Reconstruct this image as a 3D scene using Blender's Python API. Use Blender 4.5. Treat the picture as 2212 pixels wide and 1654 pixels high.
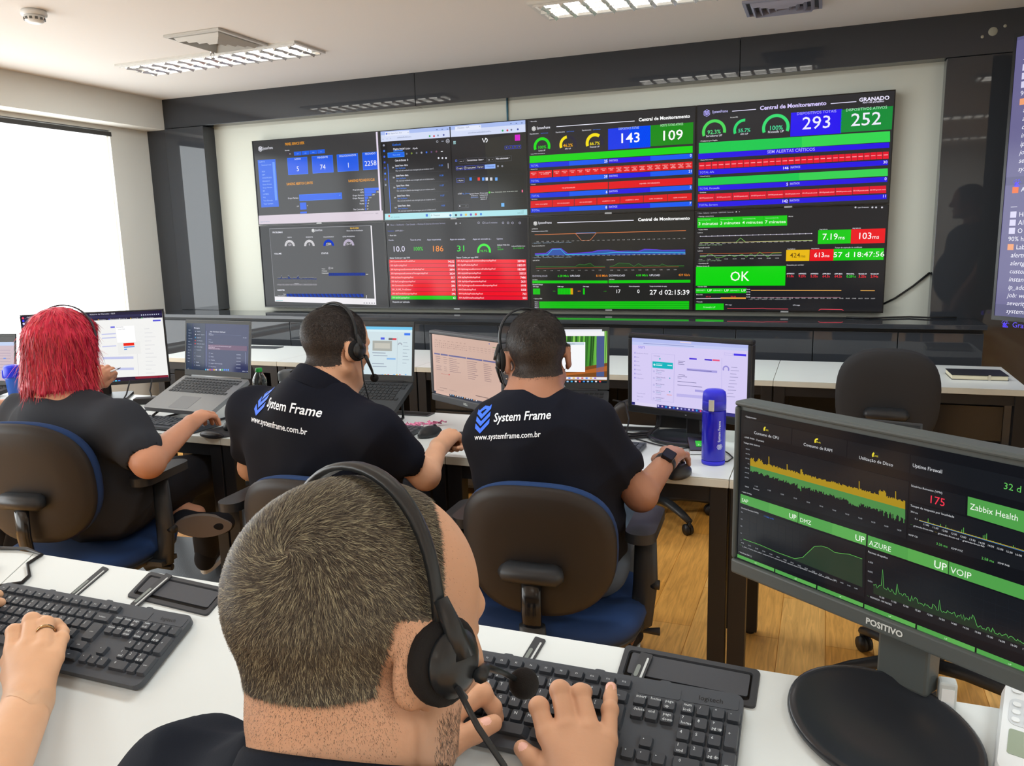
import bpy, bmesh, math, random
import numpy as np
from mathutils import Vector, Matrix
from mathutils.bvhtree import BVHTree

for _o in list(bpy.data.objects):
    bpy.data.objects.remove(_o, do_unlink=True)
S = bpy.context.scene
COL = S.collection
R = math.radians
random.seed(7)

# ------------------------------------------------------------------ camera
cam_d = bpy.data.cameras.new('camera')
cam_d.sensor_fit = 'HORIZONTAL'
cam_d.sensor_width = 36.0
cam_d.lens = 36.0 * 1742.57 / 2212.0
cam_d.clip_start = 0.02
cam = bpy.data.objects.new('camera', cam_d)
COL.objects.link(cam)
_r = Vector((0.93347684, 0.35776673, -0.02497934))
_u = Vector((-0.04109336, 0.17589161, 0.98355146))
_f = Vector((-0.35627564, 0.91709602, -0.17889258))
M = Matrix.Identity(4)
for _i in range(3):
    M[_i][0] = _r[_i]; M[_i][1] = _u[_i]; M[_i][2] = -_f[_i]
M[0][3], M[1][3], M[2][3] = 3.9751, -5.0706, 1.436
cam.matrix_world = M
S.camera = cam

# ------------------------------------------------------------------ world, view, sampling
world = bpy.data.worlds.new('daylight'); S.world = world
world.use_nodes = True
world.node_tree.nodes['Background'].inputs[0].default_value = (0.75, 0.85, 1.0, 1)
world.node_tree.nodes['Background'].inputs[1].default_value = 1.0
S.view_settings.view_transform = 'Standard'
S.view_settings.look = 'None'
S.view_settings.gamma = 1.0
S.view_settings.exposure = 0.0
S.view_settings.use_curve_mapping = False
S.cycles.max_bounces = 6
S.cycles.diffuse_bounces = 3
S.cycles.glossy_bounces = 3
S.cycles.transmission_bounces = 4
S.cycles.transparent_max_bounces = 6
S.cycles.caustics_reflective = False
S.cycles.caustics_refractive = False
S.cycles.sample_clamp_indirect = 4.0

LAMP_W = 26.0          # power of one ceiling lamp
WINDOW_GLOW = 4.2      # daylight on the roller blinds

# ------------------------------------------------------------------ materials
def srgb(h):
    if isinstance(h, str):
        h = h.lstrip('#')
        c = [int(h[i:i+2], 16) / 255 for i in (0, 2, 4)]
    else:
        c = [v / 255 for v in h]
    return tuple(x / 12.92 if x <= 0.04045 else ((x + 0.055) / 1.055) ** 2.4 for x in c) + (1,)

MATS = {}
def mat(name, col=(128, 128, 128), rough=0.5, metal=0.0, spec=0.5, coat=0.0, emit=None, estr=1.0, bump=None, vary=None, trans=0.0, sheen=0.0, alpha=1.0):
    """bump=(scale, strength[, distance]) noise bump; vary=(scale, amount) noise on the colour."""
    if name in MATS: return MATS[name]
    m = bpy.data.materials.new(name); m.use_nodes = True
    nt = m.node_tree; b = nt.nodes['Principled BSDF']
    b.inputs['Base Color'].default_value = srgb(col)
    b.inputs['Roughness'].default_value = rough
    b.inputs['Metallic'].default_value = metal
    b.inputs['Specular IOR Level'].default_value = spec
    b.inputs['Coat Weight'].default_value = coat
    b.inputs['Coat Roughness'].default_value = 0.05
    b.inputs['Transmission Weight'].default_value = trans
    b.inputs['Sheen Weight'].default_value = sheen
    b.inputs['Alpha'].default_value = alpha
    if emit is not None:
        b.inputs['Emission Color'].default_value = srgb(emit)
        b.inputs['Emission Strength'].default_value = estr
    if bump or vary:
        tc = nt.nodes.new('ShaderNodeTexCoord')
    if vary:
        n = nt.nodes.new('ShaderNodeTexNoise'); n.inputs['Scale'].default_value = vary[0]; n.inputs['Detail'].default_value = 4
        nt.links.new(tc.outputs['Object'], n.inputs['Vector'])
        mx = nt.nodes.new('ShaderNodeHueSaturation'); mx.inputs['Color'].default_value = srgb(col)
        mr = nt.nodes.new('ShaderNodeMapRange'); mr.inputs[1].default_value = 0.25; mr.inputs[2].default_value = 0.75
        mr.inputs[3].default_value = 1 - vary[1]; mr.inputs[4].default_value = 1 + vary[1]
        nt.links.new(n.outputs[0], mr.inputs[0]); nt.links.new(mr.outputs[0], mx.inputs['Value'])
        nt.links.new(mx.outputs[0], b.inputs['Base Color'])
    if bump:
        n = nt.nodes.new('ShaderNodeTexNoise'); n.inputs['Scale'].default_value = bump[0]; n.inputs['Detail'].default_value = 5
        nt.links.new(tc.outputs['Object'], n.inputs['Vector'])
        bp = nt.nodes.new('ShaderNodeBump'); bp.inputs['Strength'].default_value = bump[1]
        bp.inputs['Distance'].default_value = bump[2] if len(bump) > 2 else 0.002
        nt.links.new(n.outputs[0], bp.inputs['Height']); nt.links.new(bp.outputs[0], b.inputs['Normal'])
    MATS[name] = m
    return m

def glow(col, strength=1.0):
    """lit pixels of a screen: gives its colour as light and still mirrors the room a little"""
    return mat('pixel_%s_%d' % (col.lstrip('#'), round(strength * 100)), (6, 6, 7), rough=0.12, spec=0.25, emit=col, estr=strength)

# ------------------------------------------------------------------ objects
def tag(o, label=None, cat=None, group=None, kind=None):
    if label: o['label'] = label
    if cat: o['category'] = cat
    if group: o['group'] = group
    if kind: o['kind'] = kind
    return o

def empty(name, loc=(0, 0, 0), rz=0, parent=None, rot=None):
    o = bpy.data.objects.new(name, None); COL.objects.link(o)
    o.empty_display_size = 0.05
    o.location = loc; o.rotation_euler = rot or (0, 0, rz)
    if parent: o.parent = parent
    return o

def thing(name, label, cat, loc=(0, 0, 0), rz=0, group=None, rot=None):
    return tag(empty(name, loc, rz, None, rot), label, cat, group)

def copy_tree(o, parent=None):
    c = o.copy(); COL.objects.link(c)
    if parent: c.parent = parent
    for ch in KIDS(o): copy_tree(ch, c)
    return c

def KIDS(o):
    return [x for x in o.children]

class MB:
    """collects shapes for ONE mesh object"""
    def __init__(s, mx=None):
        s.v = []; s.f = []; s.mi = []; s.sm = []; s.mats = []; s.mx = mx or Matrix.Identity(4)
    def mat(s, m):
        if m not in s.mats: s.mats.append(m)
        return s.mats.index(m)
    def add(s, vs, fs, m, smooth=False, mx=None):
        k = len(s.v); T = s.mx @ mx if mx is not None else s.mx
        s.v += [tuple(T @ Vector(p)) for p in vs]
        i = s.mat(m)
        for f in fs:
            s.f.append(tuple(k + j for j in f)); s.mi.append(i); s.sm.append(smooth)
        return s
    def box(s, a, b, m, mx=None):
        (x0, y0, z0), (x1, y1, z1) = a, b
        vs = [(x0,y0,z0),(x1,y0,z0),(x1,y1,z0),(x0,y1,z0),(x0,y0,z1),(x1,y0,z1),(x1,y1,z1),(x0,y1,z1)]
        return s.add(vs, [(0,3,2,1),(4,5,6,7),(0,1,5,4),(1,2,6,5),(2,3,7,6),(3,0,4,7)], m, False, mx)
    def prism(s, pts, z0, z1, m, smooth=False, mx=None, top=1.0):
        """polygon in xy raised from z0 to z1; top scales the upper outline about its middle"""
        n = len(pts); cx = sum(p[0] for p in pts)/n; cy = sum(p[1] for p in pts)/n
        vs = [(x, y, z0) for x, y in pts] + [(cx+(x-cx)*top, cy+(y-cy)*top, z1) for x, y in pts]
        s.add(vs, [(i, (i+1) % n, n+(i+1) % n, n+i) for i in range(n)], m, smooth, mx)
        return s.add(vs, [tuple(range(n))[::-1], tuple(range(n, 2*n))], m, False, mx)
    def rings(s, rings, m, smooth=True, mx=None, cap0=True, cap1=True, closed=True):
        n = len(rings[0]); vs = [p for r_ in rings for p in r_]; fs = []
        for k in range(len(rings)-1):
            for i in range(n if closed else n-1):
                j = (i+1) % n
                fs.append((k*n+i, k*n+j, (k+1)*n+j, (k+1)*n+i))
        if cap0: fs.append(tuple(range(n))[::-1])
        if cap1: fs.append(tuple(range((len(rings)-1)*n, len(rings)*n)))
        return s.add(vs, fs, m, smooth, mx)
    def lathe(s, prof, m, seg=28, smooth=True, mx=None):
        """prof: (radius, z) from bottom to top, axis z"""
        rs = [[(max(r,1e-5)*math.cos(2*math.pi*i/seg), max(r,1e-5)*math.sin(2*math.pi*i/seg), z) for i in range(seg)] for r, z in prof]
        return s.rings(rs, m, smooth, mx)
    def tube(s, pts, rad, m, seg=8, smooth=True, mx=None, flat=None):
        """round tube through pts; rad a number or one per point; flat=(sx, sy) squeezes the section"""
        pts = [Vector(p) for p in pts]; n = len(pts); rs = []
        rad = [rad]*n if not hasattr(rad, '__len__') else rad
        t0 = (pts[1]-pts[0]).normalized()
        up = Vector((0,0,1)) if abs(t0.z) < 0.9 else Vector((0,1,0))
        nx = t0.cross(up).normalized()
        for i, p in enumerate(pts):
            t = ((pts[min(i+1,n-1)]-p).normalized() + (p-pts[max(i-1,0)]).normalized())
            t = t.normalized() if t.length > 1e-6 else t0
            nx = (nx - t*nx.dot(t)).normalized(); ny = t.cross(nx)
            fx, fy = flat or (1, 1)
            rs.append([tuple(p + nx*(rad[i]*fx*math.cos(2*math.pi*k/seg)) + ny*(rad[i]*fy*math.sin(2*math.pi*k/seg))) for k in range(seg)])
        return s.rings(rs, m, smooth, mx)
    def cyl(s, a, b, r, m, seg=16, smooth=True, r2=None):
        return s.tube([a, b], [r, r if r2 is None else r2], m, seg, smooth)
    def ball(s, c, r, m, seg=16, mx=None):
        r3 = (r, r, r) if not hasattr(r, '__len__') else r
        prof = [[(c[0]+r3[0]*math.sin(t)*math.cos(2*math.pi*i/seg), c[1]+r3[1]*math.sin(t)*math.sin(2*math.pi*i/seg), c[2]-r3[2]*math.cos(t)) for i in range(seg)] for t in [max(1e-3, min(math.pi-1e-3, math.pi*k/(seg//2))) for k in range(seg//2+1)]]
        return s.rings(prof, m, True, mx)
    def build(s, name, parent=None, bevel=0.0, seg=2, loc=None, smooth_all=False, label=None):
        me = bpy.data.meshes.new(name)
        me.from_pydata(s.v, [], s.f)
        for m in s.mats: me.materials.append(m)
        me.polygons.foreach_set('material_index', s.mi)
        me.polygons.foreach_set('use_smooth', [True]*len(s.f) if smooth_all else s.sm)
        me.update()
        o = bpy.data.objects.new(name, me); COL.objects.link(o)
        if loc: o.location = loc
        if parent: o.parent = parent
        if bevel:
            b = o.modifiers.new('bevel', 'BEVEL'); b.width = bevel; b.segments = seg; b.limit_method = 'ANGLE'; b.angle_limit = R(40)
        if label: o['label'] = label
        return o

def rrect(x0, y0, x1, y1, r, n=5):
    """outline of a rounded rectangle, counter-clockwise"""
    out = []
    for cx, cy, a in ((x1-r, y1-r, 0), (x0+r, y1-r, 90), (x0+r, y0+r, 180), (x1-r, y0+r, 270)):
        for k in range(n+1):
            t = R(a + 90*k/n); out.append((cx+r*math.cos(t), cy+r*math.sin(t)))
    return out

def superell(a, b, e=2.6, n=40, taper=0.0):
    out = []
    for k in range(n):
        t = 2*math.pi*k/n; c, s_ = math.cos(t), math.sin(t)
        y = b*math.copysign(abs(s_)**(2/e), s_)
        out.append((a*(1+taper*y/b)*math.copysign(abs(c)**(2/e), c), y))
    return out

def Rx(a): return Matrix.Rotation(a, 4, 'X')
def Ry(a): return Matrix.Rotation(a, 4, 'Y')
def Rz(a): return Matrix.Rotation(a, 4, 'Z')
def T(x, y, z): return Matrix.Translation((x, y, z))

# ------------------------------------------------------------------ lettering
_TXT = {}
def glyphs(body, bold=0.0, shear=0.0, res=2):
    """flat lettering of cap height about 0.73, left aligned on its base line: vertices, faces, width"""
    k = (body, bold, shear, res)
    if k not in _TXT:
        c = bpy.data.curves.new('lettering', 'FONT'); c.body = body; c.size = 1; c.resolution_u = res
        c.offset = bold; c.shear = shear; c.fill_mode = 'FRONT'
        o = bpy.data.objects.new('lettering', c)
        me = o.to_mesh()
        vs = [(v.co.x, v.co.y) for v in me.vertices]; fs = [tuple(p.vertices) for p in me.polygons]
        o.to_mesh_clear(); bpy.data.objects.remove(o); bpy.data.curves.remove(c)
        w = max([p[0] for p in vs], default=0)
        _TXT[k] = (vs, fs, w)
    return _TXT[k]

def put_text(mb, body, x, y, size, m, align='l', bold=0.0, shear=0.0, z=0.0, mx=None, width=None, res=2):
    """lettering into the xy plane of mb (or of mx)"""
    vs, fs, w = glyphs(body, bold, shear, res)
    if not vs: return
    sx = size if width is None else width / w
    dx = {'l': 0, 'c': -w*sx/2, 'r': -w*sx}[align]
    mb.add([(x+dx+p[0]*sx, y+p[1]*size, z) for p in vs], fs, m, False, mx)

def homography(src, dst):
    A = []; B = []
    for (x, y), (u_, v_) in zip(src, dst):
        A.append([x, y, 1, 0, 0, 0, -u_*x, -u_*y]); B.append(u_)
        A.append([0, 0, 0, x, y, 1, -v_*x, -v_*y]); B.append(v_)
    h = np.linalg.solve(np.array(A, float), np.array(B, float))
    return np.append(h, 1).reshape(3, 3)

class Display:
    """flat picture on a screen: drawn in the units of a drawing whose corners are given (top left, top right,
    bottom right, bottom left); lies in the xz plane facing -y, its origin at the lower left corner"""
    def __init__(s, W, H, corners=None, bg='#26262a', strength=1.0):
        s.W, s.H = W, H; s.k = 0; s.st = strength
        corners = corners or [(0, 0), (W, 0), (W, H), (0, H)]
        s.h = homography(corners, [(0, H), (W, H), (W, 0), (0, 0)])
        (ax, ay), (bx, by), (cx, cy), (dx, dy) = corners
        s.sc = H / ((math.hypot(dx-ax, dy-ay) + math.hypot(cx-bx, cy-by)) / 2)
        s.mb = MB(Matrix(((1,0,0,0),(0,0,-1,0),(0,1,0,0),(0,0,0,1))))
        s.mb.add([(0,0,0),(W,0,0),(W,H,0),(0,H,0)], [(0,1,2,3)], glow(bg, strength))
    def p(s, x, y):
        a = s.h @ np.array([x, y, 1.0]); return (a[0]/a[2], a[1]/a[2])
    def z(s, layer): return 0.0003*layer
    def rect(s, x0, y0, x1, y1, col, layer=1):
        a, b = s.p(x0, y0), s.p(x1, y1)
        u0, u1 = sorted((max(0, min(s.W, a[0])), max(0, min(s.W, b[0])))); v0, v1 = sorted((max(0, min(s.H, a[1])), max(0, min(s.H, b[1]))))
        z = s.z(layer)
        s.mb.add([(u0,v0,z),(u1,v0,z),(u1,v1,z),(u0,v1,z)], [(0,1,2,3)], glow(col, s.st))
    def frame(s, x0, y0, x1, y1, col, t=2, layer=2):
        a, b = s.p(x0, y0), s.p(x1, y1); t *= s.sc; z = s.z(layer); m = glow(col, s.st)
        u0, u1 = sorted((a[0], b[0])); v0, v1 = sorted((a[1], b[1]))
        for p, q in (((u0,v0),(u1,v0+t)), ((u0,v1-t),(u1,v1)), ((u0,v0),(u0+t,v1)), ((u1-t,v0),(u1,v1))):
            s.mb.add([(p[0],p[1],z),(q[0],p[1],z),(q[0],q[1],z),(p[0],q[1],z)], [(0,1,2,3)], m)
    def poly(s, pts, col, layer=1):
        q = [s.p(*p) for p in pts]; z = s.z(layer)
        s.mb.add([(u_, v_, z) for u_, v_ in q], [tuple(range(len(q)))], glow(col, s.st))
    def line(s, pts, col, w=2, layer=2):
        q = [Vector(s.p(*p)) for p in pts]; w *= s.sc/2; z = s.z(layer); vs = []; n = len(q)
        for i, p in enumerate(q):
            d = (q[min(i+1, n-1)] - q[max(i-1, 0)]); d = d.normalized() if d.length > 0 else Vector((1, 0))
            nn = Vector((-d.y, d.x))*w
            vs += [(p.x-nn.x, p.y-nn.y, z), (p.x+nn.x, p.y+nn.y, z)]
        s.mb.add(vs, [(2*i, 2*i+2, 2*i+3, 2*i+1) for i in range(n-1)], glow(col, s.st))
    def area(s, xs, top, bot, col, layer=1):
        z = s.z(layer); vs = []
        for x, a, b in zip(xs, top, bot):
            p, q = s.p(x, a), s.p(x, b); vs += [(q[0], q[1], z), (p[0], p[1], z)]
        s.mb.add(vs, [(2*i, 2*i+2, 2*i+3, 2*i+1) for i in range(len(xs)-1)], glow(col, s.st))
    def arc(s, x, y, r0, r1, a0, a1, col, layer=1, n=24):
        c = s.p(x, y); z = s.z(layer); vs = []
        for k in range(n+1):
            t = R(a0 + (a1-a0)*k/n)
            vs += [(c[0]+r*s.sc*math.cos(t), c[1]+r*s.sc*math.sin(t), z) for r in (r0, r1)]
        s.mb.add(vs, [(2*k, 2*k+1, 2*k+3, 2*k+2) for k in range(n)], glow(col, s.st))
    def text(s, x, y, body, size, col='#ffffff', align='l', bold=0.0, shear=0.0, layer=3, width=None):
        c = s.p(x, y)
        put_text(s.mb, body, c[0], c[1], size*s.sc*1.37, glow(col, s.st), align, bold, shear, s.z(layer), width=None if width is None else width*s.sc)
    def logo(s, x, y, r, col='#ffffff', layer=3):
        c = s.p(x, y); hexmark(s.mb, c[0], c[1], r*s.sc, glow(col, s.st), z=s.z(layer))
    def build(s, name, parent, mx):
        s.mb.v = [tuple(mx @ Vector(p)) for p in s.mb.v]
        return s.mb.build(name, parent)

def hexmark(mb, x, y, r, m, z=0.0, mx=None):
    """hexagonal mark of three stacked chevrons with an open corner"""
    def P(a, b): return (x + a*r*0.87, y + b*r, z)
    # outer frame, left side and top
    def strip(pts, w):
        q = [Vector((a*0.87, b)) for a, b in pts]; vs = []; n = len(q)
        for i, p in enumerate(q):
            d = (q[min(i+1,n-1)]-q[max(i-1,0)]).normalized(); nn = Vector((-d.y, d.x))*w
            vs += [(x+(p.x-nn.x)*r, y+(p.y-nn.y)*r, z), (x+(p.x+nn.x)*r, y+(p.y+nn.y)*r, z)]
        mb.add(vs, [(2*i, 2*i+2, 2*i+3, 2*i+1) for i in range(n-1)], m, False, mx)
    strip([(0.92, 0.42), (0, 0.92), (-0.92, 0.46), (-0.92, -0.46), (0, -0.94), (0.92, -0.46), (0.92, 0.1)], 0.08)
    for dy in (0.36, -0.02, -0.40):
        mb.add([P(-0.72, dy+0.16), P(0, dy-0.22), P(0.72, dy+0.16), P(0.72, dy+0.40), P(0, dy+0.02), P(-0.72, dy+0.40)],
               [(0, 1, 4, 5), (1, 2, 3, 4)], m, False, mx)
# ------------------------------------------------------------------ common materials
def black_glass():
    return mat('black_glass', (50, 52, 56), rough=0.03, spec=0.55)
CEIL = mat('ceiling_paint', (226, 220, 213), rough=0.9, bump=(60, 0.05))
WALLP = mat('wall_paint', (222, 218, 208), rough=0.85, bump=(80, 0.08))
RECESS = mat('recess_paint', (196, 196, 184), rough=0.7)
DESKW = mat('white_laminate', (208, 208, 203), rough=0.32, vary=(3, 0.02))
DESKE = mat('desk_edge_band', (206, 200, 184), rough=0.45, vary=(9, 0.06))
BLACKM = mat('black_powder_coat', (24, 24, 26), rough=0.45)
BLACKP = mat('black_plastic', (28, 28, 30), rough=0.42, bump=(400, 0.08, 0.0006))
GREYP = mat('charcoal_plastic', (58, 60, 62), rough=0.45, bump=(500, 0.1, 0.0005))
DARKG = mat('dark_gloss', (20, 20, 22), rough=0.18)
CHROME = mat('chrome', (200, 200, 200), rough=0.15, metal=1.0)
WHITEP = mat('white_plastic', (226, 226, 224), rough=0.35)

def wood_floor():
    m = bpy.data.materials.new('wood_plank_floor'); m.use_nodes = True; nt = m.node_tree; b = nt.nodes['Principled BSDF']
    tc = nt.nodes.new('ShaderNodeTexCoord'); sp = nt.nodes.new('ShaderNodeSeparateXYZ'); cb = nt.nodes.new('ShaderNodeCombineXYZ')
    nt.links.new(tc.outputs['Object'], sp.inputs[0]); nt.links.new(sp.outputs[1], cb.inputs[0]); nt.links.new(sp.outputs[0], cb.inputs[1])
    br = nt.nodes.new('ShaderNodeTexBrick'); br.offset = 0.37; br.inputs['Scale'].default_value = 1
    br.inputs['Brick Width'].default_value = 0.95; br.inputs['Row Height'].default_value = 0.155; br.inputs['Mortar Size'].default_value = 0.0012
    br.inputs['Color1'].default_value = srgb('#cf9252'); br.inputs['Color2'].default_value = srgb('#e3b274'); br.inputs['Mortar'].default_value = srgb('#a9713c')
    nt.links.new(cb.outputs[0], br.inputs['Vector'])
    mp = nt.nodes.new('ShaderNodeMapping'); mp.inputs['Scale'].default_value = (5, 60, 1); nt.links.new(cb.outputs[0], mp.inputs[0])
    n = nt.nodes.new('ShaderNodeTexNoise'); n.inputs['Scale'].default_value = 1.0; n.inputs['Detail'].default_value = 6; n.inputs['Distortion'].default_value = 1.2
    nt.links.new(mp.outputs[0], n.inputs['Vector'])
    mr = nt.nodes.new('ShaderNodeMapRange'); mr.inputs[1].default_value = 0.3; mr.inputs[2].default_value = 0.7; mr.inputs[3].default_value = 0.76; mr.inputs[4].default_value = 1.18
    nt.links.new(n.outputs[0], mr.inputs[0])
    hs = nt.nodes.new('ShaderNodeHueSaturation'); hs.inputs['Saturation'].default_value = 1.08
    nt.links.new(br.outputs[0], hs.inputs['Color']); nt.links.new(mr.outputs[0], hs.inputs['Value']); nt.links.new(hs.outputs[0], b.inputs['Base Color'])
    b.inputs['Roughness'].default_value = 0.33
    return m

# ------------------------------------------------------------------ the room
CZ = 2.52
def slab(name, a, b, m, kind='structure', bevel=0):
    o = MB().box(a, b, m).build(name, None, bevel); o['kind'] = kind; return o
slab('floor', (-1.15, -8.2, -0.1), (6.9, 0.3, 0), wood_floor())
slab('ceiling', (-1.15, -8.2, CZ), (6.9, 0.3, CZ+0.1), CEIL)
slab('wall_front', (-1.15, 0.08, 0), (6.9, 0.2, CZ), RECESS)
slab('wall_right', (6.75, -8.1, 0), (6.9, 0.08, CZ), WALLP)
slab('wall_back', (-1.15, -8.2, 0), (6.75, -8.1, CZ), WALLP)
# left wall with its window openings
WIN = [(-2.75, -0.39), (-5.35, -2.95), (-7.9, -5.55)]
w = MB()
w.box((-1.15, -8.1, 0), (-0.95, 0.08, 0.60), WALLP)
w.box((-1.15, -8.1, 2.27), (-0.95, 0.08, CZ), WALLP)
ys = [-8.1] + sorted(sum([list(a) for a in WIN], [])) + [0.08]
for k in range(0, len(ys), 2): w.box((-1.15, ys[k], 0.60), (-0.95, ys[k+1], 2.27), WALLP)
o = w.build('wall_left'); o['kind'] = 'structure'
slab('trim_1', (-0.95, -8.1, 2.30), (-0.775, -0.03, CZ), WALLP)           # boxed beam along the window wall
BLINDM = bpy.data.materials.new('sunlit_blind'); BLINDM.use_nodes = True
_nt = BLINDM.node_tree; _b = _nt.nodes['Principled BSDF']; _b.inputs['Base Color'].default_value = srgb('#f2f2ee'); _b.inputs['Roughness'].default_value = 0.9
_b.inputs['Emission Color'].default_value = (0.90, 0.965, 1.0, 1); _b.inputs['Emission Strength'].default_value = WINDOW_GLOW
for i, (a, b) in enumerate(WIN):
    m = MB()
    for y0, y1, z0, z1 in ((a, b, 0.60, 0.64), (a, b, 2.23, 2.27), (a, a+0.04, 0.64, 2.23), (b-0.04, b, 0.64, 2.23), ((a+b)/2-0.02, (a+b)/2+0.02, 0.64, 2.23)):
        m.box((-1.13, y0, z0), (-1.08, y1, z1), WHITEP)
    wn = m.build('window_%d' % (i+1)); wn['kind'] = 'structure'
    MB().box((-1.11, a+0.04, 0.64), (-1.105, b-0.04, 2.23), mat('window_glass', (235, 240, 240), rough=0.02, trans=1.0)).build('pane', wn)
    rb = thing('roller_blind', ['white roller blind glowing with daylight behind the red-haired person', 'white sunlit roller blind on the middle window of the left wall', 'white sunlit roller blind on the rear window of the left wall'][i], 'blind', (-0.975, (a+b)/2, 2.25), group='roller blinds on the window wall')
    h = (b-a)/2 - 0.012
    MB().box((-0.004, -h, -1.6), (0.0, h, -0.02), BLINDM).build('fabric', rb)
    MB().cyl((0.0, -h-0.01, 0.0), (0.0, h+0.01, 0.0), 0.022, WHITEP).build('roller_tube', rb)
    MB().box((-0.014, -h, -1.625), (0.010, h, -1.60), WHITEP).build('bottom_rail', rb, 0.003)
    MB().box((0.024, -h-0.02, -0.022), (0.032, h+0.02, 0.008), mat('blind_track', (60, 58, 56), rough=0.5)).build('track', rb)

# black glass surround of the video wall
G = black_glass()
def glass_panel(n, x0, x1, z0, z1, y=-0.03):
    o = MB().box((x0, y, z0), (x1, 0.08, z1), G).build('trim_%d' % n, None, 0.002); o['kind'] = 'structure'; return o
k = 2
for x0, x1 in ((-0.775, 1.375), (1.378, 3.470), (3.473, 5.60), (5.603, 6.75)):
    glass_panel(k, x0, x1, 2.307, CZ); k += 1
glass_panel(k, -0.95, -0.768, 0.03, 2.300); k += 1
glass_panel(k, -0.765, -0.40, 0.93, 2.302, -0.045); k += 1
glass_panel(k, 4.533, 5.60, 0.02, 2.304); k += 1
glass_panel(k, 5.603, 6.75, 0.02, 2.304); k += 1
m = MB()
m.ball((4.737, -0.03, 2.416), (0.022, 0.004, 0.022), mat('putty', (150, 146, 130), rough=0.8))
m.ball((4.690, -0.03, 2.395), (0.008, 0.003, 0.008), mat('putty')); m.ball((4.79, -0.03, 2.437), (0.008, 0.003, 0.008), mat('putty'))
m.build('trim_%d' % k)['kind'] = 'structure'

# low glossy cabinet run under the screens
cab = thing('credenza', 'long glossy black low cabinet along the wall under the screens', 'cabinet', (0, 0, 0))
MB().box((-0.76, -0.40, 0.905), (4.76, -0.045, 0.93), G).build('top', cab, 0.003)
MB().box((-0.74, -0.34, 0.02), (4.75, -0.032, 0.905), BLACKM).build('body', cab)
xs = [-0.74, -0.40, 0.06, 0.50, 1.03, 1.55, 2.07, 2.59, 3.11, 3.52, 3.93, 4.35, 4.75]
for a, b in zip(xs, xs[1:]):
    MB().box((a+0.002, -0.385, 0.48), (b-0.002, -0.345, 0.885), G).build('drawer_front', cab, 0.002)
    MB().box((a+0.002, -0.385, 0.06), (b-0.002, -0.345, 0.474), G).build('door', cab, 0.002)

# ceiling lamps: recessed troughs with a mirrored louvre
MIRR = mat('louvre_mirror', (236, 236, 233), rough=0.25, metal=0.6)
FRAMEW = mat('lamp_frame', (214, 212, 206), rough=0.5)
TUBE = mat('lamp_tube', (255, 255, 255), emit='#fffaf0', estr=9.0)
def lamp(x, y, label, lit=True, L=1.30, Wd=0.30):
    t = thing('ceiling_lamp', label, 'lamp', (x, y, CZ), group='ceiling lamps')
    f = MB()
    for a, b in (((-L/2, -Wd/2, -0.012), (L/2, -Wd/2+0.02, 0)), ((-L/2, Wd/2-0.02, -0.012), (L/2, Wd/2, 0)), ((-L/2, -Wd/2+0.02, -0.012), (-L/2+0.02, Wd/2-0.02, 0)), ((L/2-0.02, -Wd/2+0.02, -0.012), (L/2, Wd/2-0.02, 0))):
        f.box(a, b, FRAMEW)
    f.build('frame', t)
    MB().box((-L/2+0.02, -Wd/2+0.02, -0.002), (L/2-0.02, Wd/2-0.02, 0), MIRR).build('reflector', t)
    lv = MB()
    lv.box((-L/2+0.02, -0.005, -0.024), (L/2-0.02, 0.005, -0.006), MIRR)
    for s_ in (-1, 1):     # curved mirror sides
        lv.rings([[(xx, s_*(Wd/2-0.02), -0.004), (xx, s_*(Wd/2-0.034), -0.008), (xx, s_*(Wd/2-0.028), -0.018), (xx, s_*(Wd/2-0.02), -0.022)] for xx in (-L/2+0.02, L/2-0.02)], MIRR, False)
    n = 13
    for i in range(n):
        xx = -L/2+0.06 + (L-0.12)*i/(n-1)
        for y0, y1 in ((-Wd/2+0.03, -0.006), (0.006, Wd/2-0.03)):
            ym = (y0+y1)/2
            lv.add([(xx-0.012, y0, -0.018), (xx+0.012, y0, -0.018), (xx+0.012, y1, -0.018), (xx-0.012, y1, -0.018), (xx, y0, -0.032), (xx, ym, -0.022), (xx, y1, -0.032)],
                   [(0, 1, 2, 3), (0, 4, 5, 6, 3), (1, 2, 6, 5, 4), (0, 1, 4), (3, 6, 2)], MIRR)
    lv.build('louvre', t)
    for y_ in (-Wd/4, Wd/4):
        MB().cyl((-L/2+0.05, y_, -0.010), (L/2-0.05, y_, -0.010), 0.007, TUBE, 10).build('tube', t)
    ld = bpy.data.lights.new('lamp_light', 'AREA'); ld.shape = 'RECTANGLE'; ld.size = L-0.1; ld.size_y = Wd-0.06; ld.energy = LAMP_W; ld.color = (0.83, 0.935, 1.0)
    lo = bpy.data.objects.new('lamp_light', ld); COL.objects.link(lo); lo.parent = t; lo.location = (0, 0, -0.036); lo.visible_glossy = False
    return t
lamp(0.56, -0.965, 'ceiling lamp with mirrored louvre hanging in the left of the picture')
lamp(3.26, -1.09, 'ceiling lamp cut by the top edge of the picture, right of centre')
for i, (x, y) in enumerate(((0.56, -3.4), (3.26, -3.4), (5.6, -2.2), (0.56, -5.9), (3.26, -6.0), (5.6, -4.6), (5.6, -6.9))):
    lamp(x, y, 'mirrored louvre ceiling lamp behind the viewer, lighting the room')

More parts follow.
